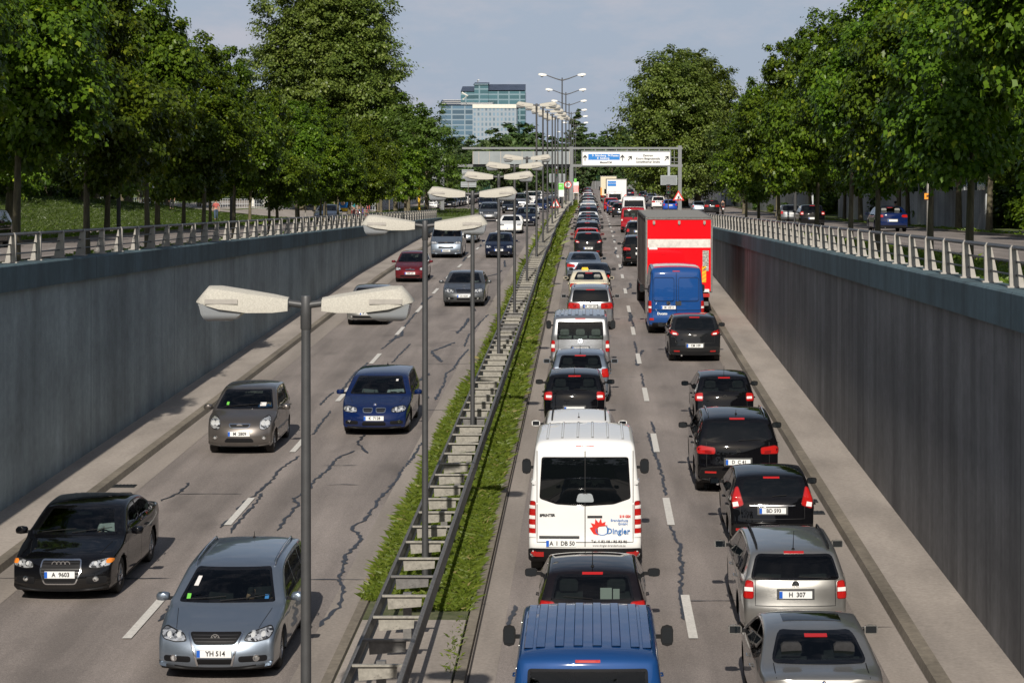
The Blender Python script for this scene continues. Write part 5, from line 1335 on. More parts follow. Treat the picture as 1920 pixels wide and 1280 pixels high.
def rear(c, tl, inner=None, plate=('', .80), badge=None, brake=None, refl=None, bump=True, plate_rec=True, red=None, px=0):
    sh = c.sh
    for o, sg in zip(both(c, 'taillight', 'rear', tl, [red or LRED, LREDD], .008, 1, .015), (1, -1)):
        if inner:
            for (poly, m) in inner: c.patch('lamp_segment', 'rear', poly if sg > 0 else mirror_poly(poly), m, .014, 0, parent=o, seg=.04)
    if plate_rec: c.patch('plate_recess', 'rear', [(p[0] + px, p[1]) for p in box2(-.30, .30, plate[1] - .08, plate[1] + .09)], MT['darkbox'], .003, 0, seg=.1)
    c.plate('rear', plate[1], plate[0], px)
    if badge: c.badge('rear', *badge)
    if brake: c.brakelight(brake)
    if refl: both(c, 'reflector', 'rear', refl, LRED, .008, 0)
    if bump:
        w = sh.W / 2 * .86; c.patch('bumper_trim', 'rear', box2(-w, w, .24, .36), PRIM, .006, 1, seg=.12)
        x = -.42; p = c.hit('rear', x, .26, 0); mb = MB(); mb.tube([(x, p.y - .03, .22), (x, p.y + .2, .22)], .028, 8); mb.build('exhaust', CHROME, c.root)
def roofribs(c, y0, y1, xs, w=.07):
    mb = MB()
    for x in xs:
        for sg in (-1, 1):
            rows = []
            for k in range(9):
                y = y0 + (y1 - y0) * k / 8; h = c.hit('top', sg * x, y, 0)
                rows.append([(sg * x - w / 2, y, h.z - .002), (sg * x - w / 2 + .012, y, h.z + .014), (sg * x + w / 2 - .012, y, h.z + .014), (sg * x + w / 2, y, h.z - .002)])
            mb.strip(rows)
    mb.build('roof_rib', c.paint, c.root, ang=20)
def mat4(o): return Matrix.LocRotScale(o.location, o.rotation_euler, o.scale)
CARS = []
def place(o, x, d, oncoming=False, L=4.5, sc=.93, z=None, yaw=0, sx=1):
    zfun = z or zf
    y = d + (L * sc if oncoming else 0); sl = math.atan((zfun(d + 3) - zfun(d)) / 3)
    o.location = (x, y, zfun(y if oncoming else d) + .004); o.scale = (sc * sx, sc, sc)
    o.rotation_euler = (-sl if oncoming else sl, 0, (math.pi if oncoming else 0) + yaw)
    if abs(yaw) > 0: pass
    CARS.append(o); return o
def pos(wpx, W, v, zr):
    c = 7.8 * wpx / (W * (v - 218) + wpx * zr); s = (v - 218) / (7.8 - c * zr); return c, FPX / s
def driver(c, o, shirt='white', mate=None, hat=None, label='driver behind the wheel'):
    M_ = mat4(o)
    for at, sh_, lb, ht in ((c.driver_at, shirt, label, hat), (c.mate_at, mate, label.replace('driver', 'passenger beside the driver'), None)):
        if sh_:
            p = M_ @ Vector(at); q = person('person', p, 0, 'sit', sh_, 'black', lb, scale=.93 * .93, hat=ht); q.rotation_euler = o.rotation_euler
GC = 'cars driving towards the camera'; GQ = 'cars queueing in the inner lane beside the median'; GO = 'cars queueing in the outer right lane'
# ---- oncoming
c = Car('sedan', 'saloon_car', P['black']); c.glazing()
front(c, [(.46, .60), (.50, .70), (.80, .745), (.85, .70), (.83, .62), (.62, .585)], [(-.34, .735), (.34, .735), (.36, .55), (.27, .33), (-.27, .33), (-.36, .55)], [box2(.44, .78, .34, .46), [(-b, a) for b, a in box2(.44, .78, .34, .46)]], (.60, .42, .05), ('A  9603', .50), ('rings', .665, .05), 7, True, amber=[(.74, .66), (.76, .725), (.86, .72), (.85, .66)])
rear(c, [(.56, .80), (.57, .94), (.82, .94), (.84, .78)]); c.wheels(); c.mirrors(PRIM if False else None); c.seams(); c.wiper('front', [(.05, 1.0), (-.35, 1.04), (-.62, 1.06)]); c.wiper('front', [(.6, 1.0), (.3, 1.03), (.0, 1.05)])
both(c, 'window_trim', 'side+', [], CHROME) if False else None
o = c.finish(); sc, d = pos(181, 1.66, 1060, .66); place(o, U(112, d), d, True, 4.55, sc); tag(o, 'black saloon with four chrome rings on its grille driving nearest the left kerb', 'car', GC)
driver(c, o, 'white', label='driver in a pale shirt inside the black saloon')
c = Car('wagon', 'estate_car', P['silverblue'], L=4.77, W=1.82); c.glazing()
front(c, [(.42, .63), (.48, .73), (.80, .80), (.86, .74), (.80, .645), (.60, .61)], [(-.40, .745), (.40, .745), (.30, .585), (-.30, .585)], [box2(-.28, .28, .30, .385), box2(.36, .78, .33, .42), [(-b, a) for b, a in box2(.36, .78, .33, .42)]], (.62, .385, .05), ('YH 514', .465), ('letters', .672, .068), 3)
both(c, 'chrome_strip', 'front', [(.24, .28), (.30, .50), (.40, .745), (.425, .745), (.33, .50), (.27, .28)], CHROME, .012, 0, seg=.1)
rear(c, [(.56, .78), (.58, .95), (.84, .97), (.86, .78)]); c.wheels(); c.mirrors(); c.seams(); c.roofrails(CHROME, .7, 2.7); c.antenna(.75, .1)
c.wiper('front', [(.1, 1.0), (-.35, 1.03), (-.64, 1.06)]); c.wiper('front', [(.64, 1.01), (.3, 1.03), (.02, 1.05)])
c.patch('windscreen_sticker', 'front', [(.58, 1.02), (.58, 1.08), (.64, 1.08), (.64, 1.02)], MT['green'], .008, 0)
c.patch('windscreen_sticker', 'front', [(.50, 1.17), (.47, 1.28), (.53, 1.28), (.57, 1.17)], LWHT, .008, 0)
c.patch('windscreen_sticker', 'front', [(-.64, 1.02), (-.64, 1.07), (-.58, 1.07), (-.58, 1.02)], P['skyblue'], .008, 0)
o = c.finish(); sc, d = pos(212, 1.70, 1198, .70); place(o, U(400, d), d, True, 4.77, sc); tag(o, 'silver blue estate car with roof rails coming under the nearest lamp', 'car', GC)
driver(c, o, 'black', hat='black', label='driver in a dark cap inside the silver blue estate')
c = Car('micro', 'hatchback', P['taupe']); c.glazing()
front(c, [(.47, .62), (.46, .76), (.54, .86), (.68, .90), (.74, .80), (.70, .66), (.58, .60)], [(-.27, .75), (.27, .75), (.22, .64), (-.22, .64)], [[(-.36, .32), (-.30, .42), (.30, .42), (.36, .32)]], (.58, .42, .05), ('M  2809', .52), ('oval', .705, .05), 2, True)
rear(c, [(.60, .85), (.58, 1.15), (.70, 1.15), (.74, .85)]); c.wheels(); c.mirrors(); c.seams(); c.wiper('front', [(.5, 1.04), (.1, 1.07), (-.4, 1.10)])
c.patch('windscreen_sticker', 'front', [(.40, 1.08), (.40, 1.14), (.46, 1.14), (.46, 1.08)], MT['green'], .008, 0)
c.patch('windscreen_card', 'front', [(-.50, 1.06), (-.50, 1.13), (-.36, 1.13), (-.36, 1.06)], LWHT, .008, 0)
o = c.finish(); sc, d = pos(115.5, 1.47, 794, .77); place(o, U(448, d), d, True, 3.54, sc); tag(o, 'small taupe grey hatchback with round headlamps driving near the left wall', 'car', GC)
driver(c, o, 'blue', label='driver in a blue shirt inside the small taupe hatchback')
c = Car('wagon', 'estate_car', P['blue'], L=4.53, W=1.80, H=1.44); c.glazing(seatm=INTER)
front(c, [(.44, .64), (.46, .74), (.76, .79), (.84, .74), (.80, .65), (.60, .62)], [[(.03, .745), (.31, .745), (.30, .65), (.26, .62), (.05, .62)], [(-.05, .62), (-.26, .62), (-.30, .65), (-.31, .745), (-.03, .745)]], [[(-.32, .30), (-.30, .40), (.30, .40), (.32, .30)], box2(.42, .76, .33, .42), [(-b, a) for b, a in box2(.42, .76, .33, .42)]], (.66, .40, .04), ('K  7128', .49), ('roundel', .80, .04), 1, True, CHROME)
rear(c, [(.50, .80), (.52, .92), (.82, .92), (.84, .78)]); c.wheels(); c.mirrors(); c.seams(); c.antenna(.7, .08)
c.patch('windscreen_sticker', 'front', [(-.50, 1.27), (-.50, 1.31), (-.44, 1.31), (-.44, 1.27)], LWHT, .008, 0)
o = c.finish(); sc, d = pos(118, 1.66, 767, .71); place(o, U(702, d), d, True, 4.53, sc); tag(o, 'dark blue estate car with twin kidney grille in the middle oncoming lane', 'car', GC)
driver(c, o, 'white', 'grey', label='driver in the dark blue estate')
c = Car('hatch', 'hatchback', P['greysilver']); c.glazing()
front(c, [(.50, .62), (.52, .74), (.72, .80), (.80, .72), (.76, .62)], [(-.26, .68), (.26, .68), (.24, .62), (-.24, .62)], [[(-.62, .31), (-.60, .40), (.60, .40), (.62, .31)]], (.60, .36, .045), ('M UV 26', .50), ('disc', .69, .04), 1)
rear(c, [(.62, .72), (.62, 1.02), (.74, 1.02), (.78, .72)]); c.wheels(); c.mirrors(PRIM); c.seams()
o = c.finish(); d = dfloor(611); place(o, U(687, d), d, True, 3.95, .93); tag(o, 'silver hatchback partly hidden behind the nearest lamp head', 'car', GC); HATCH_S = c
c = Car('sedan', 'saloon_car', P['grey'], L=4.82, W=1.82); c.glazing(seatm=INTERL)
front(c, [(.40, .62), (.44, .74), (.70, .80), (.84, .76), (.82, .65), (.60, .60)], [(-.36, .79), (.36, .79), (.31, .56), (-.31, .56)], [[(-.30, .31), (-.28, .40), (.28, .40), (.30, .31)], box2(.42, .74, .33, .42), [(-b, a) for b, a in box2(.42, .74, .33, .42)]], (.62, .385, .05), ('CA 0220', .48), None, 5, True, CHROME)
mb = MB(); p = c.hit('front', 0, .80, 0); mb.tube([(0, p.y - .06, p.z), (0, p.y - .06, p.z + .07)], .006, 5)
rg = [(0 + .04 * math.cos(a), p.y - .06, p.z + .11 + .04 * math.sin(a)) for a in [2 * math.pi * i / 14 for i in range(15)]]; mb.tube(rg, .005, 5)
for a in (90, 210, 330): mb.tube([(0, p.y - .06, p.z + .11), (.04 * math.cos(R(a)), p.y - .06, p.z + .11 + .04 * math.sin(R(a)))], .005, 5)
mb.build('hood_star', CHROME, c.root)
rear(c, [(.56, .80), (.57, .94), (.82, .94), (.84, .78)]); c.wheels(); c.mirrors(); c.seams()
o = c.finish(); d = dfloor(577); place(o, U(868, d), d, True, 4.82, .94); tag(o, 'grey saloon with upright chrome grille and hood star behind the third lamp pole', 'car', GC); SEDAN_G = c
driver(c, o, 'white', label='driver inside the grey saloon with the hood star')
c = Car('hatch', 'hatchback', P['darkred'], L=3.82, W=1.61, H=1.42); c.glazing()
front(c, [(.46, .62), (.48, .74), (.68, .78), (.76, .70), (.72, .61)], [(-.24, .68), (.24, .68), (.22, .62), (-.22, .62)], [[(-.5, .31), (-.48, .38), (.48, .38), (.5, .31)]], None, ('OM 533', .48), ('bolt', .70, .04), 2, True)
rear(c, [(.60, .72), (.60, .92), (.70, .94), (.76, .72)]); c.wheels(RIMD); c.mirrors(); c.seams(); DARKRED = c
o = c.finish(); d = dfloor(530); place(o, U(769, d), d, True, 3.82, .93); tag(o, 'small dark red hatchback driving near the left wall', 'car', GC)
c = Car('van', 'passenger_van', P['silverblue']); c.glazing()
front(c, [(.52, .86), (.54, .97), (.86, 1.02), (.90, .95), (.86, .86)], [(-.48, .97), (.48, .97), (.46, .86), (-.46, .86)], [[(-.46, .60), (-.44, .72), (.44, .72), (.46, .60)]], (.72, .46, .05), ('M 00421', .46), ('letters', .92, .08), 2, False, CHROME)
rear(c, [(.80, .86), (.80, 1.12), (.92, 1.14), (.94, .86)], plate=('', .92)); c.wheels(); c.mirrors(PRIM, True, 3.72, 1.32); c.seams(); VANB = c
o = c.finish(); d = 122; place(o, U(836, d), d, True, 4.85, .94); tag(o, 'silver blue passenger van driving behind the second lamp head', 'van', GC)
driver(c, o, 'red', 'red', label='driver in a red top inside the silver blue van')
c = Car('hatch', 'hatchback', P['navy'], L=4.1, W=1.71, H=1.42); c.glazing()
front(c, [(.44, .62), (.48, .73), (.74, .77), (.82, .70), (.78, .61)], [(-.30, .70), (.30, .70), (.26, .62), (-.26, .62)], [[(-.6, .30), (-.58, .40), (.58, .40), (.6, .30)]], (.60, .35, .045), ('MX 117', .50), ('bolt', .69, .04), 1, True)
rear(c, [(.60, .76), (.60, .95), (.74, .98), (.80, .76)]); c.wheels(); c.mirrors(); c.seams(); NAVY = c
o = c.finish(); d = 122; place(o, U(935, d), d, True, 4.1, .93); tag(o, 'dark navy hatchback in the middle lane behind the fourth lamp pole', 'car', GC)

# ---- outer right lane, seen from behind
def rbr(c, kind='hatch'): pass
c = Car('sedan', 'saloon_car', P['greysilver'], L=4.47, W=1.74); c.glazing()
rear(c, [(.48, .74), (.47, .88), (.80, .92), (.83, .76)], [([(.62, .84), (.62, .90), (.79, .905), (.80, .85)], LAMB)], ('M JL 28', .62), ('roundel', .945, .04), 1.33, None)
c.patch('sunroof', 'top', [(-.42, 1.75), (-.42, 2.2), (.42, 2.2), (.42, 1.75)], [FRIT], .004, 0)
front(c, [(.46, .62), (.5, .72), (.8, .74), (.8, .62)]); c.wheels(); c.mirrors(); c.seams()
o = c.finish(); sc, d = pos(214, 1.62, 1270, .85); sc = .90; d = 26.6; place(o, U(1546, d), d, False, 4.47, sc); tag(o, 'silver saloon with a roundel badge, nearest car in the outer right lane', 'car', GO)
c = Car('wagon', 'estate_car', P['greysilver'], L=4.40, W=1.73, H=1.49); c.glazing()
rear(c, [(.66, .72), (.66, 1.0), (.78, 1.02), (.83, .72)], [([(.67, .84), (.67, .90), (.80, .90), (.80, .84)], LWHT)], ('H  307', .80), ('letters', .955, .062), 1.40)
c.wiper('rear', [(.05, 1.06), (.35, 1.05), (.52, 1.04)]); front(c, [(.46, .62), (.5, .72), (.78, .74), (.78, .62)]); c.wheels(); c.mirrors(); c.seams(); c.roofrails(PRIM, .6, 2.5); c.antenna(.5, .32)
o = c.finish(); sc, d = pos(187, 1.62, 1110, .86); place(o, U(1492, d), d, False, 4.40, sc + .02); tag(o, 'silver estate car with black roof rails, second car in the outer right lane', 'car', GO)
c = Car('hatch', 'hatchback', P['black'], L=3.95, W=1.72, H=1.48); c.glazing(rear_tint=2)
rear(c, [(.56, .88), (.66, 1.22), (.72, 1.20), (.80, .98), (.78, .80)], [([(.66, .86), (.68, .94), (.78, .92), (.77, .84)], LWHT)], ('BD 593', .78), ('oval', .90, .045), 1.37, box2(.46, .72, .38, .43))
c.patch('chrome_bar', 'rear', box2(-.45, .45, .865, .885), CHROME, .010, 0); c.wiper('rear', [(.0, 1.04), (.28, 1.06)])
front(c, [(.46, .62), (.5, .72), (.76, .74), (.76, .62)]); c.wheels(); c.mirrors(); c.seams(); FIES = c
o = c.finish(); sc, d = pos(151, 1.62, 939, 1.0); place(o, U(1449, d), d, False, 3.95, sc + .02); tag(o, 'black hatchback with tall curved red tail lamps between the silver estate and the black off-roader', 'car', GO)
c = Car('suv', 'off_road_car', P['black']); c.glazing(rear_tint=2)
rear(c, [(.48, .88), (.48, 1.02), (.80, 1.06), (.88, 1.0), (.86, .88)], [([(.56, .90), (.56, .95), (.70, .96), (.70, .91)], LREDD)], ('D  C 41', .72), ('letters', .95, .055), 1.58, box2(.46, .70, .48, .52))
c.wiper('rear', [(.02, 1.16), (.35, 1.17), (.5, 1.165)]); front(c, [(.46, .82), (.5, .94), (.82, .96), (.8, .82)]); c.wheels(); c.mirrors(); c.seams(); c.roofrails(CHROME, .6, 2.5); c.antenna(.8, .1); SUV = c
o = c.finish(); sc, d = pos(152, 1.72, 845, .96); place(o, U(1384, d), d, False, 4.43, sc); tag(o, 'black off-roader with wide red tail lamps and roof rails', 'car', GO)
c = Car('hatch', 'hatchback', P['black'], L=3.92, W=1.65, H=1.47); c.glazing()
rear(c, [(.58, .78), (.58, 1.0), (.70, 1.0), (.80, .96), (.80, .78)], [([(.60, .84), (.60, .90), (.74, .90), (.74, .84)], LWHT)], ('', .56), ('letters', .90, .055), 1.37)
c.wiper('rear', [(0, 1.05), (.3, 1.04)]); front(c, [(.46, .62), (.5, .72), (.76, .74), (.76, .62)]); c.wheels(); c.mirrors(); c.seams(); c.antenna(.5, .3); POLO = c
o = c.finish(); sc, d = pos(111, 1.60, 745, .89); place(o, U(1359, d), d, False, 3.92, sc); tag(o, 'black hatchback with square red and white tail lamps ahead of the black off-roader', 'car', GO)
c = Car('hatch', 'hatchback', P['dgrey'], L=3.89, W=1.69, H=1.47, ce=.19); c.glazing(rear_tint=2)
rear(c, [(.50, .90), (.60, .98), (.80, 1.04), (.82, .96), (.70, .86), (.54, .84)], [([(.56, .88), (.58, .92), (.70, .93), (.69, .88)], LWHT)], ('CM 109', .54), ('oval', .86, .04), 1.39, box2(.48, .66, .34, .38))
c.wiper('rear', [(0, 1.03), (-.25, 1.06)]); front(c, [(.46, .62), (.5, .72), (.76, .74), (.76, .62)]); c.wheels(); c.mirrors(); c.seams(); MAZ = c
o = c.finish(); d = dfloor(680); place(o, U(1303, d), d, False, 3.89, 1.0); tag(o, 'dark grey rounded hatchback right behind the blue panel van', 'car', GO)
c = Car('bigvan', 'panel_van', P['ducblue'], L=5.0, W=2.02, H=2.42, rw=None, tum=.10); c.glazing(interior=False)
for sg in (1, -1): c.patch('door_panel', 'rear', [(p[0] * sg, p[1]) for p in box2(.10, .78, 1.22, 2.02)][::sg], c.paint, .012, 1, seg=.12, thick=.02)
rear(c, [(.88, .78), (.88, 1.22), (.985, 1.22), (.995, .78)], [([(.885, .95), (.885, 1.02), (.98, 1.02), (.98, .95)], LWHT)], ('M  UZ 3', .98), ('disc', 1.13, .075, -.28), None, box2(.80, .95, .52, .60), False, False, px=-.28)
c.patch('door_latch', 'rear', box2(-.03, .18, 1.05, 1.20), MT['darkbox'], .014, 0); c.patch('round_sticker', 'rear', [(.50 + a, .62 + b) for a, b in ring_pts(14, .08)], MT['signwhite'], .010, 0)
c.patch('rear_bumper', 'rear', box2(-.86, .86, .30, .44), PRIM, .02, 1, seg=.12); c.brakelight(2.26, .26)
p = c.hit('rear', -.5, .74, 0); writing('lettering', 'Ducato', .12, MT['signwhite'], c.root, (-.5, p.y - .012, .76), (R(90), 0, 0), bold=.004)
mb = MB(); c.line(mb, 'rear', [(0, 2.2), (0, .5)], .016, .014); c.line(mb, 'rear', [(-.95, .88), (.95, .88)], .016, .012)
for sg in (-1, 1):
    q_ = fillet([(sg * a_, b_) for a_, b_ in box2(.08, .80, 1.20, 2.04)], .09); c.line(mb, 'rear', q_ + [q_[0]], .012, .014)
    c.line(mb, 'rear', [(sg * .84, 2.2), (sg * .86, .6)], .012, .010); mb.build('door_gap', PRIM, c.root, smooth=False)
front(c, [(.56, .86), (.54, 1.0), (.86, 1.02), (.90, .95)]); c.wheels(RIMD); c.mirrors(PRIM, True, 4.1, 1.35)
o = c.finish(); d = dfloor(628) ; place(o, U(1268, d), d, False, 5.0, 1.0, yaw=0); tag(o, 'blue panel van with closed rear doors behind the red lorry', 'van', GO)

# ---- inner right lane
c = Car('van', 'passenger_van', P['vanblue']); c.glazing(rear_tint=False)
roofribs(c, .55, 3.0, (.115, .345, .575, .72), .12); rear(c, [(.82, .86), (.82, 1.12), (.92, 1.14), (.94, .86)], plate=('', .92)); c.brakelight(1.84, .30); c.wiper('rear', [(0, 1.2), (.4, 1.22)])
front(c, [(.52, .86), (.54, .97), (.86, 1.02), (.90, .95), (.86, .86)]); c.wheels(); c.mirrors(PRIM, True, 3.72, 1.32); c.seams()
o = c.finish(); place(o, U(1102, 24.2), 24.15, False, 4.85, .93); tag(o, 'blue passenger van with ribbed roof at the bottom edge of the picture', 'van', GQ)
c = Car('hatch', 'hatchback', P['brown'], L=4.03, W=1.72, H=1.47); c.glazing(seatm=INTER)
rear(c, [(.58, .86), (.58, 1.0), (.80, 1.02), (.82, .86)], plate=('', .70), brake=1.38); c.wiper('rear', [(.0, 1.04), (-.25, 1.06), (-.45, 1.07)])
front(c, [(.46, .62), (.5, .72), (.76, .74), (.76, .62)]); c.wheels(); c.mirrors(PRIM); c.seams(); c.antenna(.7, .3)
mb = MB(); mb.box(.12, .30, .42, .44, .98, 1.16); mb.box(.32, .42, .44, .46, .98, 1.14); mb.build('paper_bag', LWHT, c.root)
o = c.finish(); place(o, U(1111, 30.7), 30.7, False, 4.03, .92); tag(o, 'dark brown hatchback squeezed between the white van and the blue van', 'car', GQ)
c = Car('bigvan', 'delivery_van', P['white'], L=5.1); c.glazing(interior=False, rear_tint=2)
rear(c, [(.86, .74), (.86, 1.34), (.965, 1.34), (.985, .74)], [([(.87, 1.02), (.87, 1.08), (.965, 1.08), (.965, 1.02)], LWHT), ([(.87, .86), (.87, .92), (.965, .92), (.965, .86)], LWHT), ([(.87, 1.2), (.87, 1.26), (.965, 1.26), (.965, 1.2)], LWHT)], ('A  I  DB 50', .60), None, 2.27, box2(.72, .90, .38, .46), False, False, px=-.42)
c.patch('rear_bumper', 'rear', box2(-.97, .97, .28, .52), PRIM, .03, 1, seg=.12); both(c, 'reflector', 'rear', box2(.72, .92, .38, .46), LRED, .04, 0)
c.patch('plate_light_bar', 'rear', box2(-.80, -.10, .69, .73), MT['darkbox'], .03, 0); c.patch('door_handle', 'rear', box2(.04, .30, 1.05, 1.085), MT['darkbox'], .02, 0)
c.patch('badge_plinth', 'rear', [(-.16, 1.32), (-.12, 1.47), (.12, 1.47), (.16, 1.32)], MT['signgrey'], .012, 1); c.badge('rear', 'star', 1.40, .075)
for sg in (-1, 1):
    for z in (1.62, .70): c.patch('door_hinge', 'rear', [(sg * a, b) for a, b in box2(.86, .96, z, z + .07)], c.paint, .02, 0)
mb = MB(); c.line(mb, 'rear', [(0, 2.2), (0, .55)], .014, .012); c.line(mb, 'rear', [(-.84, 2.2), (-.84, .62), (.84, .62), (.84, 2.2)], .012); mb.build('door_gap', PRIM, c.root, smooth=False)
ry = c.hit('rear', .3, .9, 0).y - .010
def vt(t, x, z, sz, m, b=.003, sx=1.0, sh_=0): 
    yy = min(c.hit('rear', x + q, z + q2, 0).y for q in (-.25, 0, .25) for q2 in (-.05, .05)); o_ = writing('lettering', t, sz, m, c.root, (x, yy - .008, z), (R(90), 0, 0), bold=b, sx=sx); return o_
REDP = base('red_print', (.62, .03, .02), .4); BLUP = base('blue_print', (.04, .16, .42), .4)
vt('SPRINTER', -.66, 1.09, .062, MT['darkbox'], .003); vt('210 CDI', .70, 1.07, .055, REDP, .003); vt('Brandschutz', .60, 1.0, .062, BLUP, .001); vt('GmbH', .66, .94, .062, BLUP, .001); vt('Dingler', .58, .81, .145, BLUP, .003, .95)
vt('Tel. 0 82 08 / 95 93 90', .42, .635, .068, MT['darkbox'], .001); vt('www.dingler-brandschutz.de', .42, .565, .05, MT['darkbox'], .0)
mb = MB(); fl = [(.08 + (a - .16) * .9, b - .03) for a, b in [(.16, .90), (.22, .92), (.18, .99), (.26, .965), (.27, 1.06), (.335, .99), (.38, 1.07), (.40, .985), (.47, 1.01), (.455, .955), (.52, .94), (.42, .93), (.35, .93), (.30, .88), (.29, .83), (.33, .77), (.24, .79), (.20, .84)]]
cxf, czf = .22, .89
mb.add([(a, ry - .004, b) for a, b in fl] + [(cxf, ry - .004, czf)], [(i, (i + 1) % len(fl), len(fl)) for i in range(len(fl))]); mb.build('flame_logo', REDP, c.root, smooth=False)
mb = MB(); pts = [(.30 + .11 * math.cos(a), ry - .006, .83 + .085 * math.sin(a)) for a in [R(-200 + 12 * i) for i in range(22)]]; mb.tube(pts, .008, 5); mb.build('logo_stroke', BLUP, c.root)
roofribs(c, .5, 3.3, (.13, .40, .66), .05)
front(c, [(.56, .86), (.54, 1.0), (.86, 1.02), (.90, .95)]); c.wheels(); c.mirrors(PRIM, True, 4.05, 1.45)
o = c.finish(); sc, d = pos(209, 1.95, 971, 1.04); place(o, U(1097, d), d, False, 5.1, sc); o.scale.y *= .78; tag(o, 'white delivery van with flame logo and telephone number on its rear doors', 'van', GQ); BIGW = c
c = Car('wagon', 'estate_car', P['white'], L=4.4); c.glazing(); rear(c, [(.60, .74), (.60, .98), (.80, 1.0), (.82, .74)], brake=1.38); front(c, [(.46, .62), (.5, .72), (.76, .74), (.76, .62)]); c.wheels(); c.mirrors(); c.roofrails(PRIM, .6, 2.6); c.antenna(.8, .12)
o = c.finish(); place(o, U(1085, 46), 45.8, False, 4.4, .93); tag(o, 'white estate car with black roof rails mostly hidden by the white delivery van', 'car', GQ); WAGW = c
c = POLO
def twin(c, paint_, label, x, d, L, sc=.93, group=GQ, onc=False, z=None, cat='car', sx=1, small=False, yaw=0):
    o = copy_tree(c.root); repaint(o, c.paint, paint_)
    for ch in list(o.children):
        st_ = ch.name.split('.')[0]
        if st_ == 'roof_sign': remove_tree(ch); continue
        if small and st_ in ('lettering', 'wiper', 'panel_gap', 'door_handle', 'antenna', 'seat', 'inner_mirror', 'steering_wheel', 'badge', 'badge_field', 'badge_quarter', 'exhaust', 'paper_bag', 'door_hinge', 'flame_logo', 'logo_stroke', 'hood_star', 'windscreen_sticker', 'windscreen_card'): remove_tree(ch)
    place(o, x, d, onc, L, sc, z, sx=sx, yaw=yaw); tag(o, label, cat, group); return o
def repaint(o, old, new):
    if o.type == 'MESH' and old != new:
        for i, m in enumerate(o.data.materials):
            if m == old: o.material_slots[i].link = 'OBJECT'; o.material_slots[i].material = new
    for ch in o.children: repaint(ch, old, new)
twin(POLO, P['black'], 'black hatchback with red tail lamps ahead of the white estate roof', U(1077, 54), 54, 3.92, .95)
c = Car('hatch', 'hatchback', P['silverblue'], L=4.2, W=1.75, H=1.44); c.glazing()
rear(c, [(.62, .76), (.62, 1.0), (.80, 1.02), (.84, .76)], plate=('', .60), brake=1.36); front(c, [(.46, .62), (.5, .72), (.76, .74), (.76, .62)]); c.wheels(); c.mirrors(); c.seams(); c.antenna(.5, .25)
o = c.finish(); place(o, U(1088, 59.2), 59, False, 4.2, .93); tag(o, 'silver blue hatchback close behind the silver van', 'car', GQ)
c = Car('van', 'passenger_van', P['silver']); c.glazing(seatm=INTERL); roofribs(c, .55, 3.0, (.115, .345, .575, .72), .12)
rear(c, [(.80, .80), (.80, 1.16), (.91, 1.17), (.93, .80)], [([(.81, .93), (.81, 1.04), (.91, 1.04), (.92, .93)], LWHT)], ('M US 99 K', .90), ('letters', 1.15, .075), 1.84); c.wiper('rear', [(0, 1.22), (.4, 1.23)])
front(c, [(.52, .86), (.54, .97), (.86, 1.02), (.90, .95)]); c.wheels(); c.mirrors(PRIM, True, 3.72, 1.32); c.seams(); VANS = c
o = c.finish(); place(o, U(1088, 65), 65, False, 4.85, .94); tag(o, 'silver passenger van with large rear window in the inner lane', 'van', GQ)
c = Car('mpv', 'people_carrier', P['silver'], L=4.63); c.glazing(rear_tint=2)
rear(c, [(.40, .84), (.40, 1.06), (.82, 1.08), (.88, .84)], [([(.55, .90), (.55, 1.0), (.66, 1.0), (.66, .90)], LREDD)], ('M  OH 207', .94), ('disc', 1.10, .05), 1.55); c.wiper('rear', [(0, 1.16), (.4, 1.16)])
front(c, [(.46, .70), (.5, .82), (.8, .84), (.8, .70)]); c.wheels(); c.mirrors(); c.seams(); c.roofrails(CHROME, .6, 2.6); MPV = c
o = c.finish(); place(o, U(1107, 79), 79, False, 4.63, .95); tag(o, 'silver people carrier with broad red tail lamps behind the cream taxi', 'car', GQ)
c = Car('sedan', 'taxi', P['cream'], L=4.82, W=1.80); c.glazing(seatm=INTERL)
rear(c, [(.50, .80), (.52, .94), (.82, .96), (.84, .78)], plate=('', .62), brake=1.33); front(c, [(.40, .62), (.44, .74), (.76, .78), (.8, .65)]); c.wheels(); c.mirrors(); c.seams(); c.antenna(1.5, .25)
mb = MB(); mb.prism([(-.34, 1.43), (-.30, 1.53), (-.05, 1.53), (-.01, 1.43)], 2.1, 2.2); mb.build('roof_sign', MT['yellow'], c.root)
o = c.finish(); place(o, U(1104, 90), 89.8, False, 4.82, .93); tag(o, 'cream taxi with yellow roof sign', 'car', GQ); SEDAN = c
c = Car('coupe', 'coupe', P['black']); c.glazing(seatm=INTERL); rear(c, [(.42, .70), (.42, .84), (.80, .88), (.82, .72)], plate=('', .60)); front(c, [(.46, .62), (.5, .72), (.76, .74), (.76, .62)]); c.wheels(); c.mirrors(); COUPE = c
o = c.finish(); place(o, U(1111, 96), 95.6, False, 4.5, .93); tag(o, 'black coupe just ahead of the cream taxi', 'car', GQ)
twin(COUPE, P['silverblue'], 'silver blue coupe with wide red tail lamps', U(1094, 103), 102.5, 4.5, .96)
twin(MAZ, P['dgrey'], 'dark grey rounded hatchback just behind the red car in the inner lane', U(1103, 123), 123, 3.89, .96)
c = HATCH_S
twin(POLO, P['red'], 'bright red hatchback in the inner lane queue', U(1101, 130), 129.5, 3.92, .95)
twin(SUV, P['black'], 'black off-roader ahead of the bright red hatchback', U(1101, 137), 136.5, 4.43, .90)
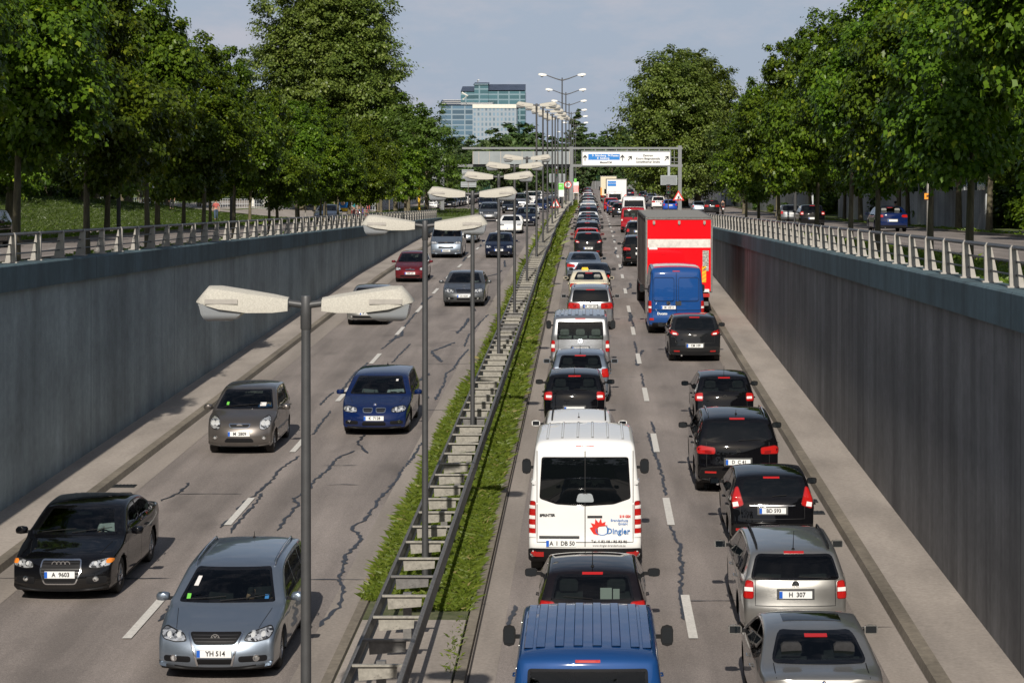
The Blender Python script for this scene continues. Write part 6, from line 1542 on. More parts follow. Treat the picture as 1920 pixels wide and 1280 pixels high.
# far part of the inner queue
random.seed(21)
cols = ['dgrey', 'navy', 'dgrey', 'white', 'navy', 'black', 'darkred', 'white', 'black', 'red', 'navy', 'silver', 'dgrey', 'white', 'black', 'navy', 'grey', 'darkred', 'black', 'white', 'dgrey', 'navy', 'silver', 'black']
CN = {'dgrey': 'dark grey', 'navy': 'navy blue', 'white': 'white', 'black': 'black', 'darkred': 'dark red', 'red': 'red', 'silver': 'silver', 'grey': 'grey', 'silverblue': 'silver blue', 'blue': 'deep blue', 'taupe': 'taupe', 'green': 'dark green', 'skyblue': 'sky blue'}
kindsA = [(POLO, 3.92, 'hatchback'), (MAZ, 3.89, 'rounded hatchback'), (WAGW, 4.4, 'estate car'), (SEDAN, 4.82, 'saloon'), (MPV, 4.63, 'people carrier'), (DARKRED, 3.82, 'small hatchback')]
def nm(o, n): o.name = n
NAMES = {'hatchback': 'hatchback', 'rounded hatchback': 'hatchback', 'estate car': 'estate_car', 'saloon': 'saloon_car', 'people carrier': 'people_carrier', 'small hatchback': 'hatchback', 'van': 'passenger_van', 'off-roader': 'off_road_car'}
def far_queue(n0, d0, gap, cols, xfun, where, group, onc=False, z=None, kinds=None, sc=.93, dmax=620):
    d = d0; cnt = {}
    for i, cn in enumerate(cols):
        kk, L_, kn = random.choice(kinds or kindsA)
        key = (cn, kn); cnt[key] = cnt.get(key, 0) + 1
        ordw = ords[cnt[key] - 1] + ' ' if cnt[key] > 1 else ('first ' if sum(1 for c_ in cols if c_ == cn) > 1 else '')
        o = twin(kk, P[cn], '%s%s %s %s' % (ordw, CN[cn], kn, where), xfun(d), d, L_, sc, group, onc, z, small=d > 150)
        nm(o, NAMES[kn])
        for ch in list(o.children):
            if ch.name.startswith('roof_sign'): remove_tree(ch)
        d += L_ * sc + gap * random.uniform(.7, 1.4)
        if d > dmax: break
far_queue(0, 142.5, 2.6, cols + cols, lambda d: U(1103, d) if d < 200 else -.2 + (d - 200) * -.002, 'in the far part of the inner queue', GQ)

# ---- red lorry and the outer lane beyond it
def lorry(name, label, x, d, box, cabpaint, bodym, yaw=0, sc=1.0, roofm=None, deco=None, L=7.2):
    """box = (width, z0, z1)"""
    g = empty(name, (x, d, zf(d))); g.rotation_euler = (math.atan((zf(d + 3) - zf(d)) / 3), 0, yaw); tag(g, label, 'lorry', GO); g.scale = (sc,) * 3
    w, z0, z1 = box; w /= 2
    mb = MB(); mb.box(-w, w, .0, L - .0, z0, z1); bm_ = mb.build('cargo_box', bodym, g, smooth=False)
    mb = MB(); mb.box(-w - .02, w + .02, -.03, L + .02, z1, z1 + .04); mb.build('box_roof', roofm or MT['galv'], g)
    mb = MB()
    for sx_ in (-1, 1):
        mb.box(sx_ * w - .035, sx_ * w + .035, -.03, .04, z0, z1); mb.box(sx_ * w - .03, sx_ * w + .03, L - .04, L + .03, z0, z1)
        mb.box(sx_ * w - .03, sx_ * w + .03, 0, L, z0 - .06, z0 + .02); mb.box(sx_ * w - .03, sx_ * w + .03, 0, L, z1 - .05, z1 + .05)
    mb.box(-w, w, -.03, .03, z1 - .05, z1 + .045); mb.build('corner_profile', MT['galvdark'], g)
    mb = MB(); mb.box(-.4, -.28, .1, L + 1, z0 - .3, z0 - .06); mb.box(.28, .4, .1, L + 1, z0 - .3, z0 - .06); mb.build('chassis', MT['darkbox'], g)
    mb = MB(); mb.box(-w + .1, w - .1, .25, .35, .42, .58); mb.build('underrun_bar', MT['galvdark'], g)
    cz = min(z1 - .5, 2.9)
    mb = MB(); mb.loft([[(-w + .06, y, .5), (w - .06, y, .5), (w - .06, y, zt), (w - .2, y, zt + .1), (-w + .2, y, zt + .1), (-w + .06, y, zt)] for y, zt in ((L + .15, cz), (L + 1.5, cz - .02), (L + 1.9, cz - .6), (L + 2.05, 1.3))]); cb = mb.build('cab', cabpaint, g, ang=30)
    mb = MB(); mb.prism([(L + 1.56, cz - .1), (L + 2.03, 1.55), (L + 2.08, 1.55), (L + 1.62, cz - .1)], -w + .25, w - .25, 'x'); mb.build('windshield', GTINT, cb)
    for sg in (-1, 1):
        mb = MB(); mb.box(*sorted((sg * (w + .02), sg * (w + .22))), L + 1.6, L + 1.75, 1.75, 2.35); mb.build('side_mirror', PRIM, g)
        for y in (1.5, L + 1.0):
            r = .46; wg = empty('wheel', (sg * (w - .18), y, r), 0, g)
            key = ('truckwheel',)
            if key not in WH:
                a = MB(); a.lathe([(r * .5, -.16), (r * .92, -.16), (r, -.12), (r, .12), (r * .92, .16), (r * .5, .16)], 24, 'x'); b = MB(); b.lathe([(0, .06), (.1, .1), (.14, .02), (r * .46, .0), (r * .54, .15)], 20, 'x'); WH[key] = (a.mesh('tyre', TYRE), b.mesh('rim', MT['galv']))
            put('tyre', WH[key][0], wg); put('rim', WH[key][1], wg)
        mb = MB(); mb.box(*sorted((sg * (w - .5), sg * (w - .08))), -.05, .03, z0 - .22, z0 - .08); mb.build('taillight', LRED, g)
    if deco: deco(g, w, z0, z1, L)
    return g
def deco_red(g, w, z0, z1, L_):
    h = z1 - z0
    mb = MB(); mb.box(-w + .05, w - .05, -.05, -.0, z0 + h * .60, z0 + h * .715); mb.build('white_band', noisy('scuffed_white', (.62, .60, .56), .6, .2, 6), g)
    mb = MB(); mb.box(-w + .05, w - .05, -.045, -.0, z0 + .02, z0 + h * .60); tl = mb.build('tail_lift', P['truckred'], g, ang=30)
    for x in (-.62, .62):
        q = MB(); q.box(x - .13, x + .13, -.065, -.045, z0 + h * .26, z0 + h * .54); q.box(x - .10, x + .10, -.075, -.065, z0 + h * .5, z0 + h * .53); q.build('hinge_plate', P['truckred'], tl)
    for x in (-.98, -.0, .98):
        q = MB(); q.box(x - .045, x + .045, -.07, 0, z1 - .22, z1 - .10); q.box(x - .015, x + .015, -.09, -.07, z1 - .25, z1 - .12); q.build('door_catch', MT['galv'], g)
    q = MB(); q.box(w - .36, w - .12, -.06, -.045, z0 + h * .28, z0 + h * .56); q.build('foil_panel', noisy('crinkled_foil', (.55, .55, .50), .25, .5, 14, .6, bump=.8), tl)
    for sg in (-1, 1):
        q = MB(); q.box(*sorted((sg * (w - .22), sg * (w - .38))), -.06, -.045, z0 + .35, z0 + .98); b = q.build('hazard_panel', MT['orange'], tl)
        q = MB()
        for k in range(4): 
            zz = z0 + .36 + k * .16; a, e = sorted((sg * (w - .22), sg * (w - .38))); q.add([(a, -.063, zz), (e, -.063, zz + .10), (e, -.063, zz + .155), (a, -.063, zz + .055)], [(0, 1, 2, 3)])
        q.build('hazard_stripe', MT['yellow'], b, smooth=False)
    q = MB(); q.box(-w + .1, -w + .42, -.06, -.045, z0 + h * .575, z0 + h * .60); q.build('maker_plate', MT['signwhite'], tl)
    q = MB(); q.box(w - .42, w - .10, -.06, -.04, z0 - .02, z0 + .09); p_ = q.build('licence_plate', PLATE, g)
    # reflections-free framed side panels
    q = MB()
    for k in range(1, 6): q.box(-w - .02, -w, L_ * k / 6 - .02, L_ * k / 6 + .02, z0, z1)
    q.build('side_batten', MT['galvdark'], g)
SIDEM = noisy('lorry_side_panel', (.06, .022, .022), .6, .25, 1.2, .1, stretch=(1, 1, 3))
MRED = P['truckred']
g = lorry('box_lorry', 'big red box lorry with a white band across its back in the outer lane', U(1273, 84.5), 84.5, (2.54, 1.0, 3.84), P['red'], MRED, R(1.6), 1.0, deco=deco_red, L=6.6)
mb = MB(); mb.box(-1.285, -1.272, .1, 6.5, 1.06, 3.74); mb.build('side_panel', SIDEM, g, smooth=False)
def deco_white(g, w, z0, z1, L_):
    q = MB(); q.box(-w + .15, -.05, -.03, 0, z1 - .85, z1 - .25); b = q.build('blue_label', MT['signblue'], g)
    writing('lettering', 'Autoverleih', .22, MT['signwhite'], b, (-w / 2 + .05, -.04, z1 - .5), (R(90), 0, 0)); writing('lettering', 'SIXTI', .2, MT['signgrey'], g, (w * .55, -.03, z1 - .5), (R(90), 0, 0)) if False else None
    for sg in (-1, 1):
        q = MB()
        for k in range(3): q.add([(sg * (w - .3), -.03, z0 + .1 + k * .25), (sg * (w - .02), -.03, z0 + .25 + k * .25), (sg * (w - .02), -.03, z0 + .37 + k * .25), (sg * (w - .3), -.03, z0 + .22 + k * .25)], [(0, 1, 2, 3)])
        q.build('warning_stripe', MT['signred'], g, smooth=False)
lorry('box_lorry', 'white box lorry with a blue label on its upper rear corner', U(1156, 265), 265, (2.45, .9, 3.6), P['white'], P['white'], 0, 1, P['white'], deco_white)
def deco_far(g, w, z0, z1, L_):
    q = MB(); q.box(-w - .02, -w + .2, -.03, 0, z0, z0 + 1.2); q.build('orange_edge', MT['orange'], g)
lorry('box_lorry', 'tall pale lorry with an orange lower edge, farthest in the outer lane', U(1141, 340), 340, (2.5, 1.0, 4.0), P['cream'], P['cream'], 0, 1, P['white'], deco_far)
twin(SUV, P['black'], 'black off-roader half hidden left of the red lorry', U(1199, 114), 114, 4.43, .98, GO)
twin(NAVY, P['dgrey'], 'dark grey hatchback between the red lorry and the red van', U(1196, 141), 140, 4.1, .95, GO)
twin(VANS, P['vanred'], 'red passenger van with the sun glinting in its rear window', U(1187.5, 157), 157, 4.85, .95, GO, cat='van')
o = twin(BIGW, P['white'], 'high white van just ahead of the red van', U(1188.6, 172), 172, 5.1, .98, GO, cat='van')
for ch in list(o.children):
    if ch.name.split('.')[0] in ('lettering', 'flame_logo', 'logo_stroke'): remove_tree(ch)
twin(POLO, P['dgrey'], 'dark hatchback left of the high white van', U(1163, 203), 203, 3.92, .93, GO, small=True)
twin(MAZ, P['grey'], 'grey hatchback second ahead of the high white van', U(1156, 215), 215, 3.89, .95, GO, small=True)
twin(POLO, P['royal'], 'bright blue hatchback third ahead of the high white van', U(1151, 227), 227, 3.92, .93, GO, small=True)
twin(MPV, P['red'], 'bright red people carrier behind the white box lorry', U(1146, 239), 239, 4.63, .93, GO, small=True)
o = twin(BIGW, P['white'], 'white van directly behind the white box lorry', U(1153, 251), 251, 5.1, .90, GO, small=True, cat='van')
far_queue(0, 285, 5, ['navy', 'white', 'red', 'silver'], lambda d: 2.9, 'between the two far lorries', GO, dmax=332)
far_queue(0, 356, 6, ['dgrey', 'white', 'black', 'navy', 'silver', 'darkred', 'black', 'white', 'navy', 'dgrey'], lambda d: 2.9, 'in the outer lane beyond the farthest lorry', GO)
GM = 'cars on the merging road to the right'
twin(MPV, P['navy'], 'dark blue people carrier right of the far lorries', 7.0, 395, 4.63, .95, GM, small=True)
twin(SEDAN, P['white'], 'white saloon on the merging road to the right', U(1222, 330), 330, 4.82, .95, GM, small=True)
twin(MPV, P['white'], 'white people carrier with tall red tail lamps above the red lorry', U(1234, 262), 261, 4.63, .93, GM, small=True)
twin(NAVY, P['royal'], 'deep blue hatchback just above the red lorry', U(1256, 236), 235, 4.1, .95, GM, small=True)
twin(SEDAN, P['dgrey'], 'dark grey saloon on the merging road, nearer of two', 9.4, 352, 4.82, .93, GM, small=True)
twin(NAVY, P['navy'], 'dark hatchback on the merging road, farther of two', 9.0, 372, 4.1, .93, GM, small=True)
GS = 'cars on the right service road'
zr = lambda d: zs(d) - .01
twin(SEDAN, P['blue'], 'deep blue saloon on the right service road behind the railing', U(1674, 118), 118, 4.82, .98, GS, z=zr)
twin(POLO, P['black'], 'black hatchback on the right service road behind the railing', U(1524, 140), 140, 3.92, 1.0, GS, z=zr)
twin(NAVY, P['grey'], 'grey hatchback ahead of the black one on the right service road', U(1484, 158), 158, 4.1, .98, GS, z=zr)
twin(MPV, P['dgrey'], 'dark grey people carrier beside the motorcyclist on the right', U(1335, 232), 232, 4.63, .93, GS, z=zr, small=True)
twin(NAVY, P['silverblue'], 'silver blue hatchback left of the dark people carrier on the right service road', U(1311, 240), 240, 4.1, .93, GS, z=zr, small=True)
# ---- oncoming, farther
twin(WAGW, P['silverblue'], 'silver blue estate right behind the oncoming passenger van', U(871, 140), 140, 4.4, .93, GC, True)
twin(COUPE, P['white'], 'white coupe in the middle oncoming lane', U(957, 155), 155, 4.5, .96, GC, True)
c = Car('mpv', 'people_carrier', P['grey']); c.glazing(); front(c, [(.42, .66), (.48, .80), (.78, .90), (.85, .80), (.80, .68)], [(-.38, .74), (.38, .74), (.34, .64), (-.34, .64)], [[(-.5, .32), (-.48, .42), (.48, .42), (.5, .32)]], (.64, .37, .05), ('', .50), ('disc', .76, .05), 2, True)
rear(c, [(.70, .84), (.70, 1.3), (.82, 1.3), (.86, .84)]); c.wheels(); c.mirrors(); MPVG = c
o = c.finish(); place(o, U(916, 186), 186, True, 4.45, .98); tag(o, 'grey people carrier on the left side of the oncoming road', 'car', GC)
twin(NAVY, P['navy'], 'navy hatchback ahead of the white one in the middle oncoming lane', U(986, 172), 172, 4.1, 1.0, GC, True)
twin(HATCH_S, P['white'], 'white hatchback close behind the navy one in the middle oncoming lane', U(994, 196), 195, 3.95, .95, GC, True)
twin(NAVY, P['black'], 'black hatchback with bright headlamps behind the grey people carrier', U(956, 226), 226, 4.1, 1.0, GC, True)
twin(NAVY, P['blue'], 'deep blue hatchback in the far middle oncoming lane', U(1014, 236), 236, 4.1, .98, GC, True)
twin(VANB, P['silver'], 'silver van in the far oncoming lanes', U(977, 264), 264, 4.85, .98, GC, True, cat='van', small=True)
twin(VANB, P['white'], 'white van behind the silver van in the far oncoming lanes', U(994, 300), 300, 4.85, .98, GC, True, cat='van', small=True)
kindsF = [(NAVY, 4.1, 'hatchback'), (SEDAN_G, 4.82, 'saloon'), (HATCH_S, 3.95, 'small hatchback'), (MPVG, 4.45, 'people carrier'), (DARKRED, 3.82, 'rounded hatchback')]
far_queue(0, 262, 7, ['navy', 'darkred', 'dgrey', 'black', 'white', 'navy', 'silver', 'black'], lambda d: -5.2, 'in the far inner oncoming lane', GC, True, None, kindsF)
far_queue(0, 285, 9, ['black', 'navy', 'dgrey', 'grey', 'black', 'white'], lambda d: -8.8, 'in the far outer oncoming lane', GC, True, None, kindsF)
far_queue(0, 255, 9, ['navy', 'dgrey', 'black', 'silver', 'navy', 'darkred'], lambda d: -12.4, 'where the left service road merges', GC, True, None, kindsF)
GL = 'cars standing on the left service road'
zl = lambda d: zs(d) - .01
twin(SUV if False else MPVG, P['white'], 'white off-roader at the head of the queue on the left service road', U(807, 283), 283, 4.45, 1.02, GL, True, zl)
far_queue(0, 296, 1.8, ['dgrey', 'silverblue', 'navy', 'black', 'dgrey', 'white', 'navy', 'black', 'grey', 'darkred', 'black', 'navy', 'silver', 'dgrey', 'black', 'navy', 'silver', 'dgrey'], lambda d: -19.3 + (d - 296) * .004, 'queueing on the left service road', GL, True, zl, kindsF)
twin(HATCH_S, P['silver'], 'silver car on the left service road seen through the railing', U(609, 156), 156, 3.95, 1.0, GL, True, zl)
twin(NAVY, P['black'], 'black car cut off by the left edge of the picture', U(-72, 75), 75, 4.1, .95, GL, True, zl)

# ---- motorcycles, bicycles, pedestrians
def motorbike(x, d, zfun, label, plabel):
    g = empty('motorcycle', (x, d, zfun(d))); tag(g, label, 'motorcycle', 'motorcycles on the right service road')
    for y in (.3, 1.7):
        w_ = empty('wheel', (0, y, .3), 0, g); mb = MB(); mb.lathe([(.20, -.055), (.28, -.055), (.30, 0), (.28, .055), (.20, .055)], 20, 'x'); mb.build('tyre', TYRE, w_)
        mb = MB(); mb.lathe([(0, -.02), (.21, -.03)], 14, 'x'); mb.build('rim', RIMD, w_)
    mb = MB(); mb.loft([[(-.12 * k, y, z0), (.12 * k, y, z0), (.16 * k, y, (z0 + z1) / 2), (.10 * k, y, z1), (-.10 * k, y, z1), (-.16 * k, y, (z0 + z1) / 2)] for y, z0, z1, k in ((.0, .74, .84, .7), (.3, .66, .86, 1), (.8, .45, .82, 1.1), (1.1, .42, 1.0, 1.3), (1.4, .5, 1.02, 1.3), (1.62, .6, .98, .9))]); mb.build('fairing', P['dgrey'], g)
    mb = MB(); mb.box(-.10, .10, -.04, .02, .74, .80); mb.build('taillight', LRED, g); mb = MB(); mb.box(-.1, .1, -.02, .0, .54, .68); mb.build('licence_plate', PLATE, g)
    mb = MB(); mb.tube([(-.34, 1.3, 1.05), (0, 1.42, 1.08), (.34, 1.3, 1.05)], .018, 6); mb.build('handlebar', PRIM, g)
    mb = MB(); mb.tube([(0, 1.45, .95), (0, 1.7, .3)], .035, 6); mb.build('fork', MT['galv'], g); mb = MB(); mb.tube([(.14, .0, .36), (.14, .7, .30)], .045, 8); mb.build('exhaust', CHROME, g)
    p = person('person', (x, d + .62, zfun(d) + .84), 0, 'ride', 'black', 'black', plabel, hat='black')
motorbike(U(1682, 140), 140, zr, 'dark motorcycle in front of the noise barrier on the right street', 'motorcyclist in black leather in front of the right noise barrier')
motorbike(U(1354, 232), 230, zr, 'motorcycle at the near end of the far noise barrier', 'motorcyclist in dark gear beyond the red lorry')
def ped(u, v, s_px, rz, pose, shirt, tr, label, hat=None, h=1.75):
    d = FPX / (s_px / h); x = U(u, d); return person('person', (x, d, gz(x, d) + .03), rz, pose, shirt, tr, label, scale=h / 1.80, hat=hat)
ped(405, 415, 41, math.pi + .3, 'walk', 'red', 'denim', 'walker in a red checked shirt and jeans on the left path')
ped(322, 420, 38, .2, 'walk', 'black', 'black', 'walker in dark clothes in the shade on the left')
d0 = 198
def bicycle(x, d, rz, label):
    g = empty('bicycle', (x, d, gz(x, d) + .03), rz); tag(g, label, 'bicycle', 'bicycles of the group on the left path')
    for y in (-.52, .52):
        w_ = empty('wheel', (0, y, .34), 0, g); mb = MB(); mb.tube([(0, .33 * math.cos(a), .33 * math.sin(a)) for a in [2 * math.pi * i / 22 for i in range(23)]], .018, 5); mb.build('tyre', TYRE, w_)
        mb = MB()
        for k in range(8): a = math.pi * k / 8; mb.tube([(0, -.32 * math.cos(a), -.32 * math.sin(a)), (0, .32 * math.cos(a), .32 * math.sin(a))], .004, 4)
        mb.build('spoke', CHROME, w_)
    mb = MB()
    for a, b in (((0, -.52, .34), (0, -.08, .30)), ((0, -.08, .30), (0, -.2, .82)), ((0, -.52, .34), (0, -.17, .75)), ((0, -.17, .75), (0, .36, .80)), ((0, -.08, .30), (0, .38, .72)), ((0, .52, .34), (0, .34, .98))): mb.tube([a, b], .018, 6)
    mb.build('frame', P['red'], g); mb = MB(); mb.box(-.07, .07, -.34, -.08, .86, .92); mb.build('saddle', PRIM, g); mb = MB(); mb.tube([(-.28, .26, 1.0), (0, .34, 1.0), (.28, .26, 1.0)], .014, 6); mb.build('handlebar', CHROME, g)
for i, (u, rz, hh, shirt, tr, hat, lb) in enumerate(((664, 1.2, 34, 'teal', 'black', None, 'person in a teal top beside the bicycles on the left path'), (676, 2.8, 36, 'pink', 'denim', None, 'taller person in a pink top standing among the bicycles'), (679, 1.0, 33, 'blue', 'blue', None, 'person in blue with a bicycle on the left path'))):
    d = 198 + i * 3; x = U(u, d); person('person', (x, d, gz(x, d) + .03), rz, 'stand', shirt, tr, lb, hat=hat, scale=.97)
for u, d, rz, lb in ((668, 196, .9, 'bicycle held by the person in teal'), (684, 200, 1.3, 'bicycle right of the group on the left path'), (658, 203, .5, 'bicycle at the left of the group')): bicycle(U(u, d), d, rz, lb)
d = 262; x = U(691, d); person('person', (x, d, gz(x, d) + .03), math.pi, 'walk', 'white', 'red', 'person in white with red shorts walking farther up the left path', hat='white', scale=.95)
# ------------------------------------------------------------------ trees
def leafmat(name, cols, trans=.25):
    m = bpy.data.materials.new(name); m.use_nodes = True; nt_ = m.node_tree; b = nt_.nodes['Principled BSDF']; b.inputs['Roughness'].default_value = .42; b.inputs['Specular IOR Level'].default_value = .35
    at = N(m, 'ShaderNodeAttribute', attribute_name='tint'); r = N(m, 'ShaderNodeValToRGB'); e = r.color_ramp.elements
    e[0].position = 0; e[0].color = (*cols[0], 1); e[1].position = 1; e[1].color = (*cols[-1], 1)
    for i, c_ in enumerate(cols[1:-1]): q = e.new((i + 1) / (len(cols) - 1) if len(cols) > 2 else .5); q.color = (*c_, 1)
    if len(cols) == 4: e[2].position = .93
    L(m, at.outputs['Fac'], r.inputs[0]); oi = N(m, 'ShaderNodeObjectInfo'); hs = N(m, 'ShaderNodeHueSaturation')
    mr = N(m, 'ShaderNodeMapRange'); mr.inputs['To Min'].default_value = .78; mr.inputs['To Max'].default_value = 1.2; L(m, oi.outputs['Random'], mr.inputs[0]); L(m, mr.outputs[0], hs.inputs['Value'])
    mh = N(m, 'ShaderNodeMapRange'); mh.inputs['To Min'].default_value = .485; mh.inputs['To Max'].default_value = .512; L(m, oi.outputs['Random'], mh.inputs[0]); L(m, mh.outputs[0], hs.inputs['Hue'])
    L(m, r.outputs[0], hs.inputs['Color']); L(m, hs.outputs[0], b.inputs['Base Color'])
    t = N(m, 'ShaderNodeBsdfTranslucent'); mix = N(m, 'ShaderNodeMixShader'); mix.inputs[0].default_value = trans
    s2 = N(m, 'ShaderNodeMixRGB', blend_type='MULTIPLY'); s2.inputs[0].default_value = 1; s2.inputs[2].default_value = (1.5, 1.5, .55, 1); L(m, hs.outputs[0], s2.inputs[1]); L(m, s2.outputs[0], t.inputs[0])
    out = [n for n in nt_.nodes if n.type == 'OUTPUT_MATERIAL'][0]; L(m, b.outputs[0], mix.inputs[1]); L(m, t.outputs[0], mix.inputs[2]); L(m, mix.outputs[0], out.inputs[0]); return m
LM = {'maple': leafmat('maple_leaves', [(0.0367, 0.0732, 0.006), (0.081, 0.1403, 0.01), (0.135, 0.2074, 0.014), (0.2592, 0.305, 0.025)], .33), 'poplar': leafmat('poplar_leaves', [(0.0459, 0.0732, 0.012), (0.0945, 0.1318, 0.022), (0.1485, 0.1891, 0.036), (0.216, 0.244, 0.07)], .25),
      'locust': leafmat('locust_leaves', [(0.0405, 0.0732, 0.012), (0.081, 0.1342, 0.02), (0.1215, 0.183, 0.03)], .3), 'wood': leafmat('wood_leaves', [(0.0229, 0.0488, 0.006), (0.0482, 0.0915, 0.01), (0.0803, 0.1403, 0.016)], .28),
      'far': leafmat('far_leaves', [(0.0338, 0.061, 0.018), (0.0607, 0.0976, 0.03), (0.0945, 0.1342, 0.04)], .2)}
def crown_mesh(name, seed, blobs, nleaf, size, mat, flat=.55, droop=.35, maple=False):
    """leaf-sized faces gathered in clumps; blobs = list of (cx,cy,cz,rx,ry,rz,weight); leaves sit mostly near the surface"""
    rg = np.random.default_rng(seed); V = []; T = []
    wts = np.array([b[6] for b in blobs]); wts = wts / wts.sum()
    allc = []; allo = []
    for b, w in zip(blobs, wts):
        n = int(nleaf * w); nc = max(6, n // 90)
        u = rg.normal(size=(nc, 3)); u /= np.linalg.norm(u, axis=1)[:, None]
        rad = rg.uniform(.55, 1.06, nc) ** .6
        cc = u * rad[:, None] * np.array(b[3:6]) + np.array(b[:3])
        cr_ = rg.uniform(.16, .34, nc) * min(b[3:6]) + .12
        k = rg.integers(0, nc, n)
        off = rg.normal(size=(n, 3)) * .55; off[:, 2] *= flat
        p = cc[k] + off * cr_[k][:, None]
        out = p - np.array(b[:3]); out /= (np.linalg.norm(out, axis=1)[:, None] + 1e-6)
        allc.append(p); allo.append(out + off * .5)
        T.append(np.clip(rg.normal(.45, .22, n) + (rg.uniform(0, 1, nc)[k] - .5) * .5, 0, 1))
    p = np.concatenate(allc); out = np.concatenate(allo); T = np.concatenate(T); n = len(p)
    nrm = out * .7 + np.array([0, 0, 1.0]) + rg.normal(size=(n, 3)) * .55; nrm /= np.linalg.norm(nrm, axis=1)[:, None]
    d = out + np.array([0, 0, -droop]) + rg.normal(size=(n, 3)) * .5; d -= (d * nrm).sum(1)[:, None] * nrm; d /= (np.linalg.norm(d, axis=1)[:, None] + 1e-6)
    s = np.cross(nrm, d); sz = size * rg.uniform(.6, 1.25, n)[:, None]
    if maple:   # five-pointed outline as two folded quads plus tip
        q = [p - d * sz * .45, p - d * sz * .1 + s * sz * .55 - nrm * sz * .12, p + d * sz * .22 + s * sz * .28, p + d * sz * .6 - nrm * sz * .1, p + d * sz * .22 - s * sz * .28, p - d * sz * .1 - s * sz * .55 - nrm * sz * .12]
        m_ = 6; F = np.arange(n)[:, None] * 6 + np.array([0, 1, 2, 3, 4, 5])
    else:
        q = [p - d * sz * .5, p + s * sz * .34, p + d * sz * .5 - nrm * sz * .1, p - s * sz * .34]; m_ = 4; F = np.arange(n)[:, None] * 4 + np.array([0, 1, 2, 3])
    V = np.stack(q, 1).reshape(-1, 3).astype(np.float32)
    me = bpy.data.meshes.new(name); me.vertices.add(len(V)); me.vertices.foreach_set('co', V.ravel())
    me.loops.add(n * m_); me.loops.foreach_set('vertex_index', F.ravel().astype(np.int32)); me.polygons.add(n)
    me.polygons.foreach_set('loop_start', (np.arange(n) * m_).astype(np.int32)); me.update(calc_edges=True)
    a = me.attributes.new('tint', 'FLOAT', 'POINT'); a.data.foreach_set('value', np.repeat(T, m_).astype(np.float32))
    me.materials.append(mat); me.validate(); return me
def trunk_mesh(seed, h, r, forks, crown_r, top, lean=0):
    rr = random.Random(seed); mb = MB()
    bx, by = rr.uniform(-.1, .1) + lean, rr.uniform(-.1, .1)
    pts = [(0, 0, -.1), (bx * .15, by * .2, .4), (bx * .4, by * .5, h * .5), (bx, by, h)]; mb.tube(pts, [r * 1.35, r * 1.05, r * .9, r * .72], 10)
    tp = [(bx, by, h), (bx * 1.3, by, h + (top - h) * .4), (bx * 1.2 + .1, by, h + (top - h) * .8)]; mb.tube(tp, [r * .72, r * .42, r * .12], 8)
    for k in range(forks):
        a = 2 * math.pi * k / forks + rr.uniform(-.4, .4); z = h * .9 + (top - h) * rr.uniform(0, .5); l = crown_r * rr.uniform(.6, .9); up = rr.uniform(.4, .9)
        q = [(bx * (.9 + .1), by, z), (bx + math.cos(a) * l * .4, by + math.sin(a) * l * .4, z + l * up * .5), (bx + math.cos(a) * l, by + math.sin(a) * l, z + l * up)]
        mb.tube(q, [r * .42, r * .25, r * .07], 6)
        for j in range(2):
            b = a + rr.uniform(-.8, .8); s_ = q[1]; mb.tube([s_, (s_[0] + math.cos(b) * l * .5, s_[1] + math.sin(b) * l * .5, s_[2] + l * .5)], [r * .16, r * .04], 5)
    return mb.mesh('trunk', MT['bark'], ang=60)
def tree_proto(name, seed, trunk, blobs, nleaf, size, mat, **k):
    g = empty(name); put('trunk', trunk_mesh(seed, *trunk), g); put('crown', crown_mesh('crown', seed, blobs, nleaf, size, mat, **k), g); return g
def maple(seed, n=42000):
    rr = random.Random(seed); bl = []
    for i in range(14):
        a = i * 2.4 + rr.uniform(-.5, .5); t = rr.uniform(0, 1); z = 2.6 + 5.4 * t; rad = (2.3 * (1 - (abs(t - .35) / .75) ** 2)) * rr.uniform(.5, .95)
        s_ = rr.uniform(1.0, 1.5) * (1.1 - .45 * t); bl.append((math.cos(a) * rad, math.sin(a) * rad, z, s_ * 1.15, s_ * 1.15, s_ * .8, s_ ** 2))
    bl.append((0, 0, 5.2, 1.7, 1.7, 2.0, 3.0)); bl.append((0, 0, 7.9, .9, .9, 1.2, 1.2))
    return tree_proto('maple_tree', seed, (2.5, .13, 7, 2.2, 8.0), bl, n, .145, LM['maple'], maple=True)
def bigtree(name, seed, h, r, base_z, n, size, mat, nb=16, narrow=1.0, tr=.4):
    rr = random.Random(seed); bl = []; e_ = .6
    for i in range(nb):
        t = (i + rr.random()) / nb; a = i * 2.399 + rr.uniform(-.3, .3); env = (max(0, 1 - abs(2 * t - .92) ** 3.0) ** .5 if name == 'poplar_tree' else math.sin(math.pi * min(1, (.12 + .86 * t))) ** .6)
        rad = r * env * rr.uniform(.35, .8) * narrow; s_ = r * rr.uniform(.30, .48) * (.7 + .5 * env); bl.append((math.cos(a) * rad, math.sin(a) * rad, base_z + (h - base_z) * t * .93, s_, s_, s_ * 1.15, s_ ** 2))
    bl.append((0, 0, base_z + (h - base_z) * .5, r * .6 * narrow, r * .6 * narrow, (h - base_z) * .40, r * r * .5))
    return tree_proto(name, seed, (base_z * 1.05 + .6, tr, 8, r * .8, h * .9), bl, n, size, mat)
random.seed(77)
def spot(o, x, d, s=1.0, sz=1.0, rz=None, label=None, cat='tree', group=None, dz=0):
    nar = (abs(x + 14) < .5 or abs(x - 8.7) < .5) and s < 1.2; o.location = (x, d, gz(x, d) - .05 + dz); o.scale = (s * (.72 if nar else 1), s, s * sz); o.rotation_euler.z = (random.uniform(-.25, .25) + random.choice((0, math.pi)) if nar else random.uniform(0, 6.28)) if rz is None else rz
    tag(o, label, cat, group); return o
